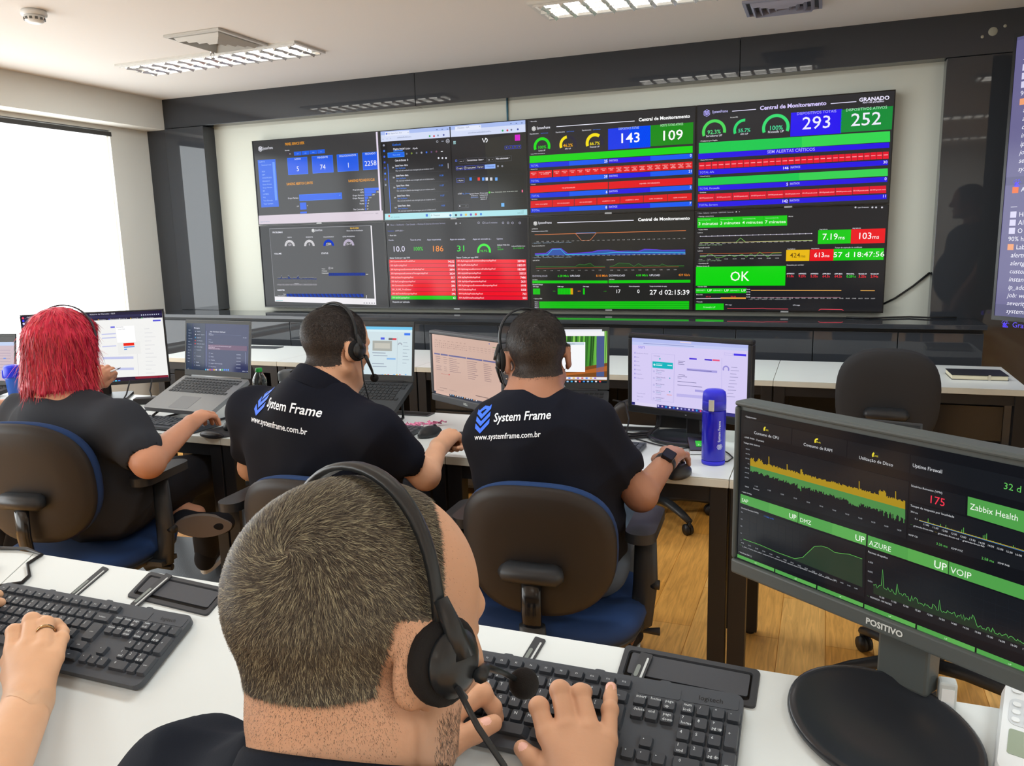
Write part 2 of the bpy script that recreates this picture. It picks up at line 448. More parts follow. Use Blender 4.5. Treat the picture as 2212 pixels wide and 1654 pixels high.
# air vents
def vent(x, y, label, a=0.36, b=0.40, col=(196, 194, 188)):
    t = thing('air_vent', label, 'vent', (x, y, CZ), group='ceiling air vents')
    vm = mat('vent_%d' % col[0], col, rough=0.5); f = MB(); sl = MB()
    for k in range(5):
        s0 = 1 - 0.19*k; s1 = s0 - 0.085; z0 = -0.004 - 0.006*k if k else 0.0
        def ring(s_, z): return [(-a/2*s_, -b/2*s_, z), (a/2*s_, -b/2*s_, z), (a/2*s_, b/2*s_, z), (-a/2*s_, b/2*s_, z)]
        (f if k == 0 else sl).rings([ring(s0, -0.001), ring(s0, -0.012), ring(s1, -0.030 if k else -0.014), ring(s1, -0.001)], vm, False, None, False, False)
    f.build('frame', t); sl.build('louvre', t)
    MB().box((-a/2*0.95, -b/2*0.95, -0.003), (a/2*0.95, b/2*0.95, 0.0), mat('vent_dark', (70, 70, 72), rough=0.7)).build('back_plate', t)
vent(0.86, -1.32, 'square ceiling air vent behind the left ceiling lamp')
vent(3.73, -0.66, 'square ceiling air vent at the top edge of the picture, right of the cut lamp', 0.36, 0.28, (150, 152, 170))
# sprinkler and smoke detector
t = thing('sprinkler', 'small chrome sprinkler head between the left vent and the left ceiling lamp', 'sprinkler', (0.69, -1.165, CZ))
MB().lathe([(0.001, 0), (0.032, -0.001), (0.030, -0.006), (0.001, -0.008)][::-1], CHROME).build('flange', t)
m = MB(); m.cyl((0, 0, -0.006), (0, 0, -0.022), 0.009, CHROME)
for s_ in (-1, 1): m.tube([(s_*0.006, 0, -0.02), (s_*0.013, 0, -0.035), (s_*0.004, 0, -0.05)], 0.003, CHROME)
m.build('body', t); MB().lathe([(0.001, -0.055), (0.014, -0.054), (0.014, -0.051), (0.001, -0.050)], CHROME).build('deflector', t)
t = thing('smoke_detector', 'round white smoke detector on the ceiling at the top left corner', 'smoke detector', (0.50, -2.13, CZ))
MB().lathe([(0.001, -0.024), (0.054, -0.023), (0.056, -0.012), (0.052, 0.0), (0.001, 0.0)], WHITEP).build('base', t)
MB().lathe([(0.001, -0.056), (0.028, -0.055), (0.040, -0.046), (0.044, -0.036), (0.044, -0.024), (0.001, -0.023)], WHITEP).build('sensor_head', t)
m = MB()
for k in range(12):
    a = 2*math.pi*k/12; m.box((-0.006, 0.040, -0.044), (0.006, 0.0455, -0.033), mat('slot_grey', (90, 90, 86)), Rz(a))
m.build('slot_ring', t)
# cable duct above the screens and the loose cable beside them
m = MB(); m.tube([(1.992, 0.074, 2.307), (1.992, 0.074, 2.10)], 0.006, mat('blue_cable', (60, 110, 130), rough=0.5), 6)
tag(m.build('wall_cable'), 'thin blue cable running down the wall above the screens', 'cable')
m = MB(); m.tube([(4.28, 0.072, 0.985), (4.36, 0.070, 1.03), (4.45, 0.070, 1.10), (4.531, 0.074, 1.175)], 0.006, BLACKP, 6)
tag(m.build('cable'), 'black cord slanting up the wall to the right of the screens', 'cord')
m = MB(); m.tube([(4.10, -0.12, 0.936), (4.22, -0.16, 0.937), (4.33, -0.10, 0.936), (4.43, -0.06, 0.936), (4.52, -0.10, 0.937), (4.66, -0.07, 0.936)], 0.005, BLACKP, 6)
tag(m.build('cable'), 'black cord lying on the cabinet top under the right-hand screens', 'cord')
# ------------------------------------------------------------------ video wall
TW, TH_ = 1.0744, 0.6117
ZT = 2.1724                                   # top of the upper row
BEZ = mat('tv_bezel', (14, 14, 15), rough=0.25)
def tv(col, row, label, D):
    t = thing('wall_screen', label, 'television', (col*TW, 0, ZT-(row+1)*TH_), group='video wall screens')
    MB().box((0.001, 0.004, 0.001), (TW-0.001, 0.060, TH_-0.001), BEZ).build('housing', t)
    b = MB(); e = 0.006
    for a, c in (((0.001, -0.001, 0.001), (TW-0.001, 0.004, e*1.6)), ((0.001, -0.001, TH_-e), (TW-0.001, 0.004, TH_-0.001)), ((0.001, -0.001, e*1.6), (e, 0.004, TH_-e)), ((TW-e, -0.001, e*1.6), (TW-0.001, 0.004, TH_-e))):
        b.box(a, c, BEZ)
    b.build('bezel', t)
    MB().box((TW/2-0.022, -0.003, -0.001), (TW/2+0.022, 0.002, 0.008), mat('badge_grey', (150, 150, 150), rough=0.3)).build('badge', t)
    D.build('screen', t, T(e, 0.0035, e*1.6))
    MB().box((TW/2-0.15, 0.060, 0.15), (TW/2+0.15, 0.0795, TH_-0.15), BLACKM).build('wall_mount', t)
    return t
DW, DH = TW-0.012, TH_-0.0156
W_ = '#f4f4ff'
def ctext(D, x, y, s_, size, col=W_, **k): D.text(x, y, s_, size, col, 'c', **k)

# --- upper left: service desk panel
D = Display(DW, DH, [(52, 142), (1203, 52), (1241, 855), (114, 884)], '#38383a')
D.logo(122, 206, 26, W_); D.text(143, 213, 'SystemFrame', 27, W_, width=116)
D.text(345, 176, 'PAINEL SERVICE DESK', 25, '#f5a31c', bold=0.012, width=216)
D.text(343, 227, 'Período', 12, W_)
D.rect(357, 238, 420, 270, '#37313c'); ctext(D, 390, 256, 'dia', 11)
for i in range(4):
    x = 424+71*i; y = 233-6*i; D.rect(x, y, x+69, y+31, '#0a5de6'); ctext(D, x+35, y+22, ('sem', 'mês', 'trim', 'ano')[i], 10, '#9fc4ff')
for x0, y0, x1, y1, a, n in ((363, 290, 555, 433, 'NOVO', '5'), (585, 275, 786, 420, 'PENDENTE', '74'), (813, 260, 1016, 406, 'SOLUCIONADOS', '1'), (1047, 243, 1196, 394, 'FECHADO', '2258')):
    D.rect(x0, y0, x1, y1, '#0a56e4'); D.frame(x0, y0, x1, y1, '#2f80ff', 3)
    xm = (x0+x1)/2; ctext(D, xm, y0+17, a, 17, '#cfe0ff', bold=0.01); ctext(D, xm+2, y0+118, n, 46)
D.rect(97, 308, 290, 727, '#1c62e2')
for i, s_ in enumerate(('CLIENTE', 'Selecionar tudo', '', 'ADSI', 'CBM', 'CONSTRUDO', 'GRANADO', 'Grupo Kronos', 'Grupo Mariano', 'IBR', 'LUMBRA', 'PIG', 'Ticar Educação', 'Tecar Garment')):
    D.text(108+(22 if i else 0)+i*1.8, 330+i*29, s_ or ' ', 13, '#a9caff')
D.rect(250, 325, 256, 670, '#5b93f4', 2)
D.text(360, 536, 'RANKING ABERTOS CLIENTES', 24, '#f5a31c', bold=0.012, width=294)
D.text(921, 511, 'RANKING FECHADOS CLIE', 24, '#f5a31c', bold=0.012, width=276)
D.rect(472, 620, 863, 662, '#0a5de6'); D.frame(472, 620, 863, 662, '#2f80ff', 3); D.text(466, 655, 'Grupo Mariano', 14, W_, 'r'); D.text(842, 632, '64', 11, '#8fd0ff', 'c')
D.rect(478, 692, 540, 753, '#0a5de6'); D.text(470, 730, 'LFS', 12, W_, 'r'); D.text(546, 726, '9', 12); D.rect(482, 774, 542, 788, '#0a5de6')
for i, (s_, x1, n) in enumerate((('Prez Educação', 1200, ''), ('GTE', 1172, '395'), ('Grupo Kerersa', 1133, '249'), ('Grupo Mariano', 1102, '114'), ('CSFE', 1091, '69'), ('Home', 1088, '49'), ('', 1083, '35'), ('The Controller', 1083, '17'))):
    y = 566+i*25.5; x0 = 1064+i*1.2
    D.rect(x0, y, x1, y+19, '#0a5de6'); D.text(x0-6, y+17, s_ or ' ', 14, W_, 'r'); D.text(x1+6, y+15, n or ' ', 12)
D.rect(1176, 52, 1222, 770, '#38383a', 4); D.rect(1176, 54, 1190, 60, '#e9def2', 5)
D.poly([(1174, 55), (1190, 54), (1224, 768), (1208, 769)], '#e2d6ea', 5)
D.poly([(110, 806), (1239, 768), (1243, 858), (112, 886)], '#d4c8d4', 5)
D.line([(1045, 798), (1150, 794)], '#a79cae', 2, 6); D.text(1165, 800, '100%', 11, '#7a6f86', layer=6); D.text(126, 866, 'Suporte Técnico', 12, '#6f93b8', layer=6)
tv(0, 0, 'upper left wall screen titled PAINEL SERVICE DESK with blue number cards', D)

# --- lower left: problem gauges
D = Display(DW, DH, [(117, 900), (1247, 874), (1284, 1610), (166, 1622)], '#1e1e21')
D.poly([(210, 921), (1135, 900), (1172, 1535), (252, 1535)], '#3a3a3d', 1)
D.line([(252, 1535), (210, 921), (1135, 901)], '#a8a8b0', 3, 2); D.poly([(1132, 901), (1142, 901), (1180, 1590), (1168, 1590)], '#f0ecf2', 4)
D.logo(618, 940, 17); D.text(634, 946, 'SystemFrame', 19, W_, width=78)
D.text(241, 962, 'PROBLEMAS', 15, W_, bold=0.01); ctext(D, 990, 928, '06-02-2025', 14, '#f5c21c', bold=0.012); ctext(D, 992, 948, 'Última Data de Atualização', 11)
for x, y, c, a, n in ((400, 1078, '#f4f2f6', 'NOVO', '120'), (582, 1077, '#f4f2f6', 'PENDENTE', '0'), (758, 1076, '#0a44e6', 'SOLUCIONADO', '2399'), (938, 1074, '#d8cce6', 'QTDE PROBLEMAS', '2519')):
    D.arc(x, y, 34, 56, 0, 180, c); ctext(D, x, y-74, a, 11); ctext(D, x, y-5, n, 19, '#e4ddea')
D.text(254, 1153, 'VOLUME', 15, W_, bold=0.01); D.text(691, 1150, 'STATUS', 15, W_, bold=0.01); D.text(277, 1480, 'CLIENTES', 14, W_, bold=0.01)
random.seed(3)
for i in range(34):
    x = 282+i*10.7; h = random.uniform(4, 12) + (14 if i in (3, 9, 10, 17, 18) else 0)
    D.rect(x, 1374-h, x+8, 1374, '#1a5ae0'); D.text(x+4, 1370-h, str(random.randint(1, 9)), 5, W_, 'c'); D.rect(x+2.5, 1378, x+5.5, 1400, '#b8b8c4')
D.rect(274, 1418, 648, 1427, '#e8e6ee'); ctext(D, 460, 1418, 'SEMANAS', 8)
D.rect(752, 1262, 773, 1283, '#f0eef6'); D.text(777, 1278, '120', 11)
for y, s_ in ((1284, '• Novo'), (1303, '• Pendente'), (1322, '• Solucionado')): D.text(690, y, s_, 10)
D.rect(754, 1316, 1084, 1336, '#0a50e6'); D.text(1088, 1330, '2399', 9)
D.rect(364, 1506, 1070, 1526, '#0a56f0'); D.text(358, 1513, 'Grupo', 8, W_, 'r'); D.text(352, 1527, 'Grupo de Clientes', 8, W_, 'r'); D.rect(1090, 1508, 1096, 1535, '#e8e6ee', 2)
D.poly([(252, 1532), (1170, 1537), (1180, 1592), (254, 1578)], '#e9e6ea', 3); D.rect(264, 1566, 330, 1571, '#8cc4c8', 4)
for i in range(5): D.rect(1068+i*23, 1572, 1079+i*23, 1582, '#8a8a92', 4)
tv(0, 1, 'lower left wall screen with four half-ring gauges and a framed report page', D)

# --- upper second: mail and browser windows
D = Display(DW, DH, [(48, 168), (1219, 74), (1240, 843), (92, 886)], '#202024')
D.poly([(48, 168), (1219, 74), (1221, 170), (53, 252)], '#d3dcf6', 1); D.poly([(48, 168), (1219, 74), (1220, 108), (50, 198)], '#a9bdf0', 2)
D.poly([(84, 172), (280, 158), (282, 192), (86, 206)], '#e2e8fa', 3); D.poly([(650, 128), (860, 112), (862, 150), (652, 164)], '#e2e8fa', 3)
D.text(106, 190, 'Email - Suporte Frame - Alerta', 11, '#50608a', layer=4, width=140); D.text(672, 144, 'Processos - GLPI', 11, '#50608a', layer=4); D.text(268, 181, '×', 13, '#404a6a', layer=4); D.text(846, 131, '×', 13, '#404a6a', layer=4)
D.arc(97, 186, 0, 7, 0, 360, '#1e50d8', 4); D.text(184, 222, 'outlook.office365.com/...', 12, '#5a6a94', layer=4, width=140); D.text(757, 184, 'systemframe.verdanadesk.com/fro...', 12, '#5a6a94', layer=4, width=210)
for x, y, c in ((447, 205, '#35a860'), (482, 205, '#d03040'), (514, 199, '#8a96b4'), (560, 195, '#404c9a'), (1036, 160, '#35a860'), (1074, 158, '#d03040'), (1106, 153, '#707a94'), (1158, 149, '#404c9a')): D.arc(x, y, 0, 8, 0, 360, c, 4)
for x, y, s_ in ((70, 236, '←'), (100, 233, '→'), (130, 230, '⟳')): D.text(x, y, s_, 12, '#6878a0', 'c', layer=4)
for x, y in ((505, 153), (548, 150), (590, 148), (1102, 104), (1146, 101), (1190, 98)): D.rect(x-6, y-4, x+6, y+3, '#6a7cae', 4)
D.poly([(606, 128), (614, 127), (646, 812), (640, 813)], '#08080a', 5)
D.poly([(52, 254), (100, 250), (132, 830), (88, 834)], '#17171b', 1)
for i, c in enumerate(('#9aa0b4', '#3a78f0', '#3a64e0', '#2c50c8', '#2c50c8', '#3a78f0', '#2c50c8', '#8a90a4')): D.arc(76+i*2.6, 280+i*46, 0, 9, 0, 360, c, 3)
D.text(143, 284, 'Outlook', 18, '#2f7cf6', bold=0.01); D.text(152, 318, 'Página Inicial', 16, W_, bold=0.012); D.rect(154, 322, 230, 325, '#2f7cf6', 3); D.text(252, 313, 'Exibir', 15, W_); D.text(310, 311, 'Ajuda', 15, W_)
D.rect(106, 340, 244, 372, '#0e62e8'); D.frame(106, 340, 244, 372, '#3a9cf8', 3); D.text(150, 363, 'Novo email', 11, '#9fd0ff')
for i, c in enumerate(('#70747e', '#7a9038', '#70747e', '#a8acb8', '#2f6ce0', '#5a4a80', '#7a4a60')): D.arc(262+i*40, 348-i*3, 0, 8, 0, 360, c, 2)
D.rect(538, 326, 554, 331, '#e8e8f0', 2); D.arc(508, 249, 6, 9, 0, 360, '#c4c8d4', 2); D.rect(542, 244, 560, 248, '#9aa0b4', 2); D.arc(593, 245, 13, 17, 0, 360, '#c4c8d4', 2); ctext(D, 593, 250, 'SA', 12)
D.text(168, 411, 'Caixa de Entrada  ☆', 16, W_, bold=0.012, width=130)
for x in (520, 551, 580): D.arc(x, 382, 0, 8, 0, 360, '#d8dae4', 2)
for i in range(5):
    x = 165+i*6; y = 452+i*82 - i*0.5
    D.text(x-20, y+14, 'SA', 13, W_); D.text(x+5, y, 'System Frame - Alerta', 15, W_, bold=0.012, width=122); D.text(x+8, y+21, 'Alert: Notification', 13, '#3a82f6', width=95)
    D.text(x+8, y+41, 'Olá, você está recebendo essa mensagem pois um incidente novo f...', 14, '#d0d2dc', width=370)
    D.text(555+i*5, y-5, ('11:28', '11:28', '11:27', '11:27', '11:25')[i], 13, '#3a82f6', 'r', bold=0.01)
    if i: D.line([(x-55, y-26), (592+i*4, y-46)], '#3a3c44', 2)
D.poly([(107, 430), (112, 430), (140, 826), (134, 827)], '#3a72e8', 3); D.rect(595, 425, 601, 466, '#c8cad4', 3)
D.poly([(890, 230), (1225, 170), (1236, 800), (940, 808)], '#2a2b28', 1)
for i in range(3): D.rect(638, 246+i*9, 658, 250+i*9, '#a8d8dc', 2)
D.line([(872, 222), (886, 254), (900, 222)], '#f8f8ff', 8, 3); D.arc(898, 238, 12, 19, -80, 100, '#f8f8ff', 3)
D.rect(1134, 194, 1177, 240, '#d018c8', 2)
for i in range(4): D.frame(1053+i*34, 284-i*2, 1083+i*34, 310-i*2, '#3a4ac8', 3); D.arc(1068+i*34, 296-i*2, 0, 6, 0, 360, '#b4b8d0')
D.frame(655, 397, 670, 412, '#5a78e8', 3)
for x0, x1, y, s_ in ((684, 736, 392, '-----  ▾'), (742, 908, 384, 'Características - Status ▾'), (916, 968, 378, 'é    ▾'), (976, 1110, 370, 'Não solucionado ▾')):
    D.frame(x0, y, x1, y+34, '#50525e', 2); D.text(x0+8, y+24, s_, 14, W_, bold=0.008, width=(x1-x0-16))
for x0, x1, s_, f in ((660, 720, '□ regra', 0), (726, 820, '⊕ regra global', 0), (826, 890, 'H grupo', 0), (893, 980, '⌕ Pesquisar', 1)):
    if f: D.rect(x0, 436, x1, 466, '#8fb4f8', 2)
    else: D.frame(x0, 450-(x0-660)*0.06, x1, 478-(x0-660)*0.06, '#3c4cc0', 3)
    D.text((x0+x1)/2, 471-(x0-660)*0.07, s_, 12, '#2038a0' if f else W_, 'c')
for x in (1000, 1034): D.arc(x, 448, 4, 7, 0, 360, '#c8cce0', 2)
D.frame(666, 547, 731, 580, '#5868c8', 3); D.text(698, 570, '♪ Ações', 12, W_, 'c')
for x, c in ((780, '#2c86f0'), (846, '#e03830'), (882, '#5a9cf8'), (910, '#d8dae4'), (946, '#c8cad4'), (987, '#6aa8f0')): D.rect(x-10, 540, x+10, 565, c, 2)
D.frame(650, 540, 1222, 700, '#303238', 2)
D.text(678, 678, '6 767', 12, W_, bold=0.01); D.text(714, 677, 'Ap_Down', 12, '#4a8af0'); ctext(D, 810, 676, 'System Frame', 11); ctext(D, 811, 691, '# Ativos #', 10); ctext(D, 812, 706, 'GRANADO', 10, '#8aa8f0')
for i, s_ in enumerate(('O host está', 'Indisponível', 'durante os', 'últimos 5')): ctext(D, 887, 671+i*16, s_, 11)
D.arc(932, 661, 0, 8, 0, 360, '#4ad820', 3); D.text(944, 665, 'Novo  03-02-2025 10:05  03-02-2025 10:25', 9, '#d4dcd0', width=236); D.rect(1192, 640, 1203, 660, '#e86a90', 3)
D.frame(680, 760, 766, 786, '#5a5c66', 2); D.arc(694, 772, 0, 5, 0, 360, W_); D.text(742, 777, '▾', 12); D.rect(1028, 748, 1054, 776, '#6ab4f0', 3)
D.poly([(90, 836), (1240, 797), (1242, 846), (92, 888)], '#a8dfe6', 4)
D.rect(420, 838, 438, 858, '#1c68d0', 5); D.rect(458, 832, 636, 862, '#d4eef2', 5); D.text(484, 852, 'Pesquisar', 12, '#3a5a66', layer=6); D.arc(468, 848, 4, 6, 0, 360, '#3a5a66', 6)
for x, c in ((620, '#3a78b0'), (665, '#2a3038'), (706, '#4a68c8'), (745, '#e8b838'), (785, '#5a3ab8'), (825, '#d84838'), (866, '#1c80d8')): D.arc(x, 848-(x-600)*0.04, 0, 10, 0, 360, c, 6)
D.rect(118, 846, 132, 862, '#d85040', 5); D.text(138, 868, '28°C  Ensolarado', 9, '#5a8088', layer=5); D.text(1210, 815, '11:30', 9, '#5a8088', 'r', layer=5); D.text(1210, 830, '06/02/2025', 9, '#5a8088', 'r', layer=5)
tv(1, 0, 'upper wall screen with a mail inbox and a browser window side by side', D)

# --- lower second: app pool status
D = Display(DW, DH, [(90, 913), (1238, 869), (1251, 1605), (131, 1606)], '#1c1c20')
D.rect(106, 928, 120, 940, '#a8a8b8', 2)
D.text(134, 942, 'Home  ›  Dashboards  ›  Caso Granado  ›  Windows IIS (Internet Informatics Services)', 14, '#a4a4c0', width=508); D.text(655, 929, '☆   ⋖', 16, W_)
for x in (846, 885, 1042, 1082, 1118, 1176): D.arc(x, 915, 6, 9, 0, 360, '#b0b0c8', 2)
D.text(900, 921, 'Last 5 minutes', 13, '#b0b0c8'); D.text(112, 990, 'hostname', 11, '#3a62e0'); D.text(172, 989, 'APPPUB01 ▾', 12, '#b8b8d0'); D.text(120, 1027, '▾ Row title', 12, W_)
for x, s_ in ((118, 'Versão'), (294, 'Taxa de erros'), (431, 'Apps inoperantes.'), (615, 'Apps em execução.'), (800, 'Apps em execução p...'), (991, 'Uptime')): D.text(x, 1066-(x-118)*0.018, s_, 13, '#d0d0ea', bold=0.006)
ctext(D, 201, 1153, '10.0', 48, '#e8e4ff', width=120); ctext(D, 358, 1144, '100%', 33, '#30e020', width=92); ctext(D, 515, 1150, '186', 50, '#f58a1c', width=110); ctext(D, 700, 1148, '31', 50, '#22e83a', width=70)
D.arc(889, 1145, 42, 60, -14, 194, '#18e818'); ctext(D, 888, 1152, '96.9%', 19, '#30e020')
for y, s_, c in ((1100, 'Default Web Site', W_), (1117, '22 d', '#30e020'), (1136, '13:02:49', '#30e020')): D.text(996, y, s_, 11, c)
ctext(D, 1164, 1107, 'LAlertaWebServicos', 10); ctext(D, 1164, 1125, '22 d 13:02:49', 12, '#30e020')
D.text(129, 1211, 'Status Codes por app 5XX', 13, W_, bold=0.006); D.text(668, 1205, 'Status Codes por app 4XX', 13, W_, bold=0.006)
LL = (('500 CommerceServiceProdUKPool', '74252'), ('500 ApiErrosAppPool', '19208'), ('500 ApiIntegracaoEcommercePedidoAppPool', '3894'), ('500 ApiIntegracaoEcommerceMensageriaAppPool', '2624'), ('500 ApiGatarMongaleAppPool', '557'), ('500 ApiCatalogEstoqueAppPool', '490'), ('500 CommerceServiceUKPool', '286'), ('500 _PLORE_ ProdDelator', '371'), ('500 ApiTransferEstoqueAppPool', '246'), ('500 ApiDbCapsAppPool', '62'))
RR = (('404 ApiIntegracaoEcommerceEmpresaAppPool', '359961'), ('404 ApiEPedidoAppPool', '185519'), ('404 ApiIntegracaoEcommercePedidoAppPool', '182589'), ('404 ApiJobEmpresaAppPool', '32321'), ('404 ApiSapPedidoAppPool', '7486'), ('404 ApiAdyenPagamentosAppPool', '2631'), ('404 ApiIntegracaoEcommerceEstoqueAppPool', '1999'), ('404 DefaultAppPool', '1050'), ('404 ApiReSapPedidoAppPool', '763'), ('404 ApiEENotaFiscalAppPool', '503'))
for i in range(10):
    y = 1219+i*32.6; x = 124+i*2.2
    D.poly([(x, y), (656+i*1.3, y-3.2), (656+i*1.3, y+27), (x, y+30)], '#1cc400' if i == 9 else ('#ee1020', '#e81030')[i % 2])
    D.text(x+10, y+21, LL[i][0], 14, '#ffd8dc' if i < 9 else '#d8ffd0', width=len(LL[i][0])*8.1); D.text(650+i*1.3, y+20, LL[i][1], 17, W_, 'r', bold=0.01)
    y2 = 1213+i*33; D.poly([(664+i*1.6, y2), (1226+i*1.1, y2-3), (1226+i*1.1, y2+27), (664+i*1.6, y2+30)], ('#f20a24', '#e80a2c')[i % 2])
    D.text(674+i*1.6, y2+20, RR[i][0], 14, '#ffe8ee', width=len(RR[i][0])*8.6); D.text(1218+i*1.1, y2+19, RR[i][1], 17, W_, 'r', bold=0.01)
D.text(155, 1568, 'Requests por aplicação', 13, W_, bold=0.006)
tv(1, 1, 'lower wall screen with two columns of red app pool rows under big coloured numbers', D)

# --- upper third: central de monitoramento 143 / 109
def bar(D, x0, yl, x1, yr, h, col, layer=1):
    """level bar drawn on the slant of the drawing"""
    D.poly([(x0, yl), (x1, yr), (x1, yr+h), (x0, yl+h)], col, layer)
def gauge(D, x, y, r0, r1, frac, col, val, cap, vc=None, rest=True):
    if rest: D.arc(x, y, r0, r1, 200, -20, '#26263a', 1)
    D.arc(x, y, r0, r1, 200, 200-220*frac, col, 2); ctext(D, x, y+16, val, r1*0.34, vc or col, bold=0.01); ctext(D, x, y+36, cap, r1*0.17)
D = Display(DW, DH, [(24, 136), (1312, 32), (1298, 820), (44, 862)], '#2c2c2e')
D.text(44, 154, '▾ Row title', 10, W_); D.logo(75, 203, 19); D.text(97, 208, 'SystemFrame', 21, W_, bold=0.008, width=115)
D.line([(247, 188), (845, 144)], '#f0f0ff', 5); D.text(876, 147, 'Central de Monitoramento', 25, '#ffffff', bold=0.03, width=394)
for x, y in ((44, 249), (242, 236), (442, 221)): D.text(x, y, 'Dispositivos ativos', 10, W_, width=76); D.text(x+84, y-6, 'Last 5 minutes', 9, '#4a82f0', width=62)
gauge(D, 138, 340, 50, 72, 1, '#14dc14', '100%', 'Links UP'); gauge(D, 336, 326, 50, 72, 0.46, '#f5e010', '46.2%', 'APs UP', '#f5b010'); gauge(D, 540, 312, 50, 74, 0.667, '#f5e010', '66.7%', 'Firewall UP')
D.rect(642, 204, 966, 345, '#1038e8'); D.rect(804, 190, 966, 340, '#0c50f4', 1); D.text(722, 214, 'DISPOSITIVOS TOTAIS', 19, '#b8d0ff', width=162); ctext(D, 803, 310, '143', 76, '#ffffff', width=168, bold=0.008)
D.rect(966, 178, 1293, 318, '#128a14'); D.text(1042, 188, 'HOSTS TOTAIS ATIVOS', 19, '#c8ffd0', width=174); ctext(D, 1128, 290, '109', 76, '#ffffff', width=172, bold=0.008)
def band(D, y0, y1, xl, xm, xr, yrt, h, a, n1, n2, c1=('#1030dc', '#0a58f0'), lab='TOTAL'):
    """two blue total bars: left end y0, right end yrt"""
    sl = (yrt-y0)/(xr-xl); ym = y0+sl*(xm-xl)
    q = lambda x: y0+sl*(x-xl)
    half = (xl+xm)/2
    D.poly([(xl, q(xl)), (half, q(half)), (half, q(half)+h), (xl, q(xl)+h)], c1[0]); D.poly([(half, q(half)), (xm-3, q(xm)), (xm-3, q(xm)+h), (half, q(half)+h)], c1[1])
    hb = (xm+xr)/2
    D.poly([(xm+3, q(xm)), (hb, q(hb)), (hb, q(hb)+h), (xm+3, q(xm)+h)], '#2410e0'); D.poly([(hb, q(hb)), (xr, q(xr)), (xr, q(xr)+h), (hb, q(hb)+h)], c1[1] if c1[0] != c1[1] else '#2410e0')
    D.text(xl+8, q(xl)+h*0.7, lab, 16, '#a8b8ff'); D.text(xm-6, q(xm)+h*0.76, n1, 21, '#ffffff', 'r', bold=0.008); D.text(xm+8, q(xm)+h*0.62, 'INATIVOS', 16, '#c8c8ff', bold=0.006, width=68); D.text(xr-6, q(xr)+h*0.66, n2, 21, '#ffffff', 'r')
bar(D, 44, 414, 1290, 335, 53, '#10d410'); D.text(50, 402, '▾ Links WAN ativos/inativos', 8, W_)
band(D, 470, 0, 44, 644, 1288, 395, 36, 'TOTAL', '25', '0')
D.text(50, 519, '▾ Access Point', 8)
for i in range(21):
    x0 = 47+59.2*i; x1 = x0+57; y = 530-(x0-47)*0.060
    if i == 2: continue
    if i == 1: x1 = x0+108
    D.poly([(x0, y), (x1, y-(x1-x0)*0.06), (x1, y-(x1-x0)*0.06+54), (x0, y+54)], '#e0141c')
    for j in range(2 + (i > 10)): ctext(D, (x0+x1)/2, y+20+j*11-(x1-x0)*0.03, ('FORT SP -', 'AP01', 'MATRIZ')[j] if i != 1 else ('FORT SP - ARMAZEM', 'AP - ESTOQUE')[j % 2], 8, '#ffd0d0', bold=0.01)
band(D, 586, 0, 48, 644, 1287, 516, 36, 'TOTAL', '39', '21')
D.text(54, 634, '▾ Firewall', 8); bar(D, 50, 643, 642, 611, 52, '#e6141a'); bar(D, 648, 611, 1287, 577, 54, '#e0101e'); ctext(D, 342, 660, 'FW-LETRA-BARUERI', 9, '#ffd0d0', bold=0.01); ctext(D, 960, 626, 'LOJA REIS - FW CARAGUATA', 9, '#ffd0d0', bold=0.01)
band(D, 700, 0, 52, 644, 1285, 637, 36, 'TOTAL', '6', '2')
D.text(58, 747, '▾ Servidores', 8)
xs_ = (54, 220, 387, 560, 736, 915, 1100, 1286)
for i in range(7):
    y = 757-(xs_[i]-54)*0.048; dy = -(xs_[i+1]-xs_[i])*0.048
    D.poly([(xs_[i], y), (xs_[i+1]-4, y+dy), (xs_[i+1]-4, y+dy+52), (xs_[i], y+52)], '#dc141c'); ctext(D, (xs_[i]+xs_[i+1])/2, y+28, ('FORT SP - SW CD MATRIZ', 'FORT SP - SW 01 ESTACIONAMENTO', 'FORT SP - SW 01 ESTACIONAMENTO', 'LOJ METRO S - SW 01', 'LOJ METRO S - SW 01', 'LOJ FEIRA - SW 02 BARRACURA', 'LOJ FEIRA - SW 02 BARRACURA')[i], 8, '#ffc8c8', bold=0.01, width=105)
band(D, 812, 0, 56, 642, 1284, 762, 34, 'TOTAL', '8', '7')
tv(2, 0, 'upper wall screen reading Central de Monitoramento with big 143 and 109', D)

# --- lower third: network graphs
D = Display(DW, DH, [(46, 886), (1300, 840), (1281, 1582), (50, 1572)], '#242422')
D.logo(92, 932, 17); D.text(112, 937, 'SystemFrame', 20, W_, width=112); D.line([(258, 926), (840, 906)], '#f0f0ff', 5); D.text(872, 912, 'Central de Monitoramento', 23, '#ffffff', bold=0.03, width=384)
D.text(64, 977, 'LATÊNCIA', 8); D.text(62, 996, 'Monitoramento de latência WAN', 9, W_, width=134)
D.line([(85, 1017), (395, 1007), (555, 1002), (1238, 982)], '#e08048', 4); D.line([(395, 1007), (440, 1058), (508, 1056), (555, 1002)], '#e08048', 3, 3); D.line([(400, 1004), (550, 1000)], '#5a9cf0', 4, 4)
for r_, yl, yr, x1 in ((0, 1072, 1044, 1250), (1, 1182, 1162, 1250), (2, 1290, 1285, 620)):
    n = 30 if r_ < 2 else 10
    for i in range(n):
        x = 96+(x1-96)*i/n; D.text(x, yl+(yr-yl)*i/n, '11:%02d' % (i*2 % 60), 6.5, '#d0d0d0', width=20)
for i in range(10): D.text(655+54*i, 1286-i*0.6, '12:%02d' % (i*6 % 60), 6.5, '#d0d0d0', width=22)
D.text(64, 1105, 'Ocupação dos Links (Mbps) Total', 8, width=106)
for y, x1 in ((1083, 386), (1192, 386)): D.text(66, y, '— Upload Matriz   — Download Matriz   — Link Backup Barueri   — Link MPLS', 7, '#a8c0d8', width=x1-66)
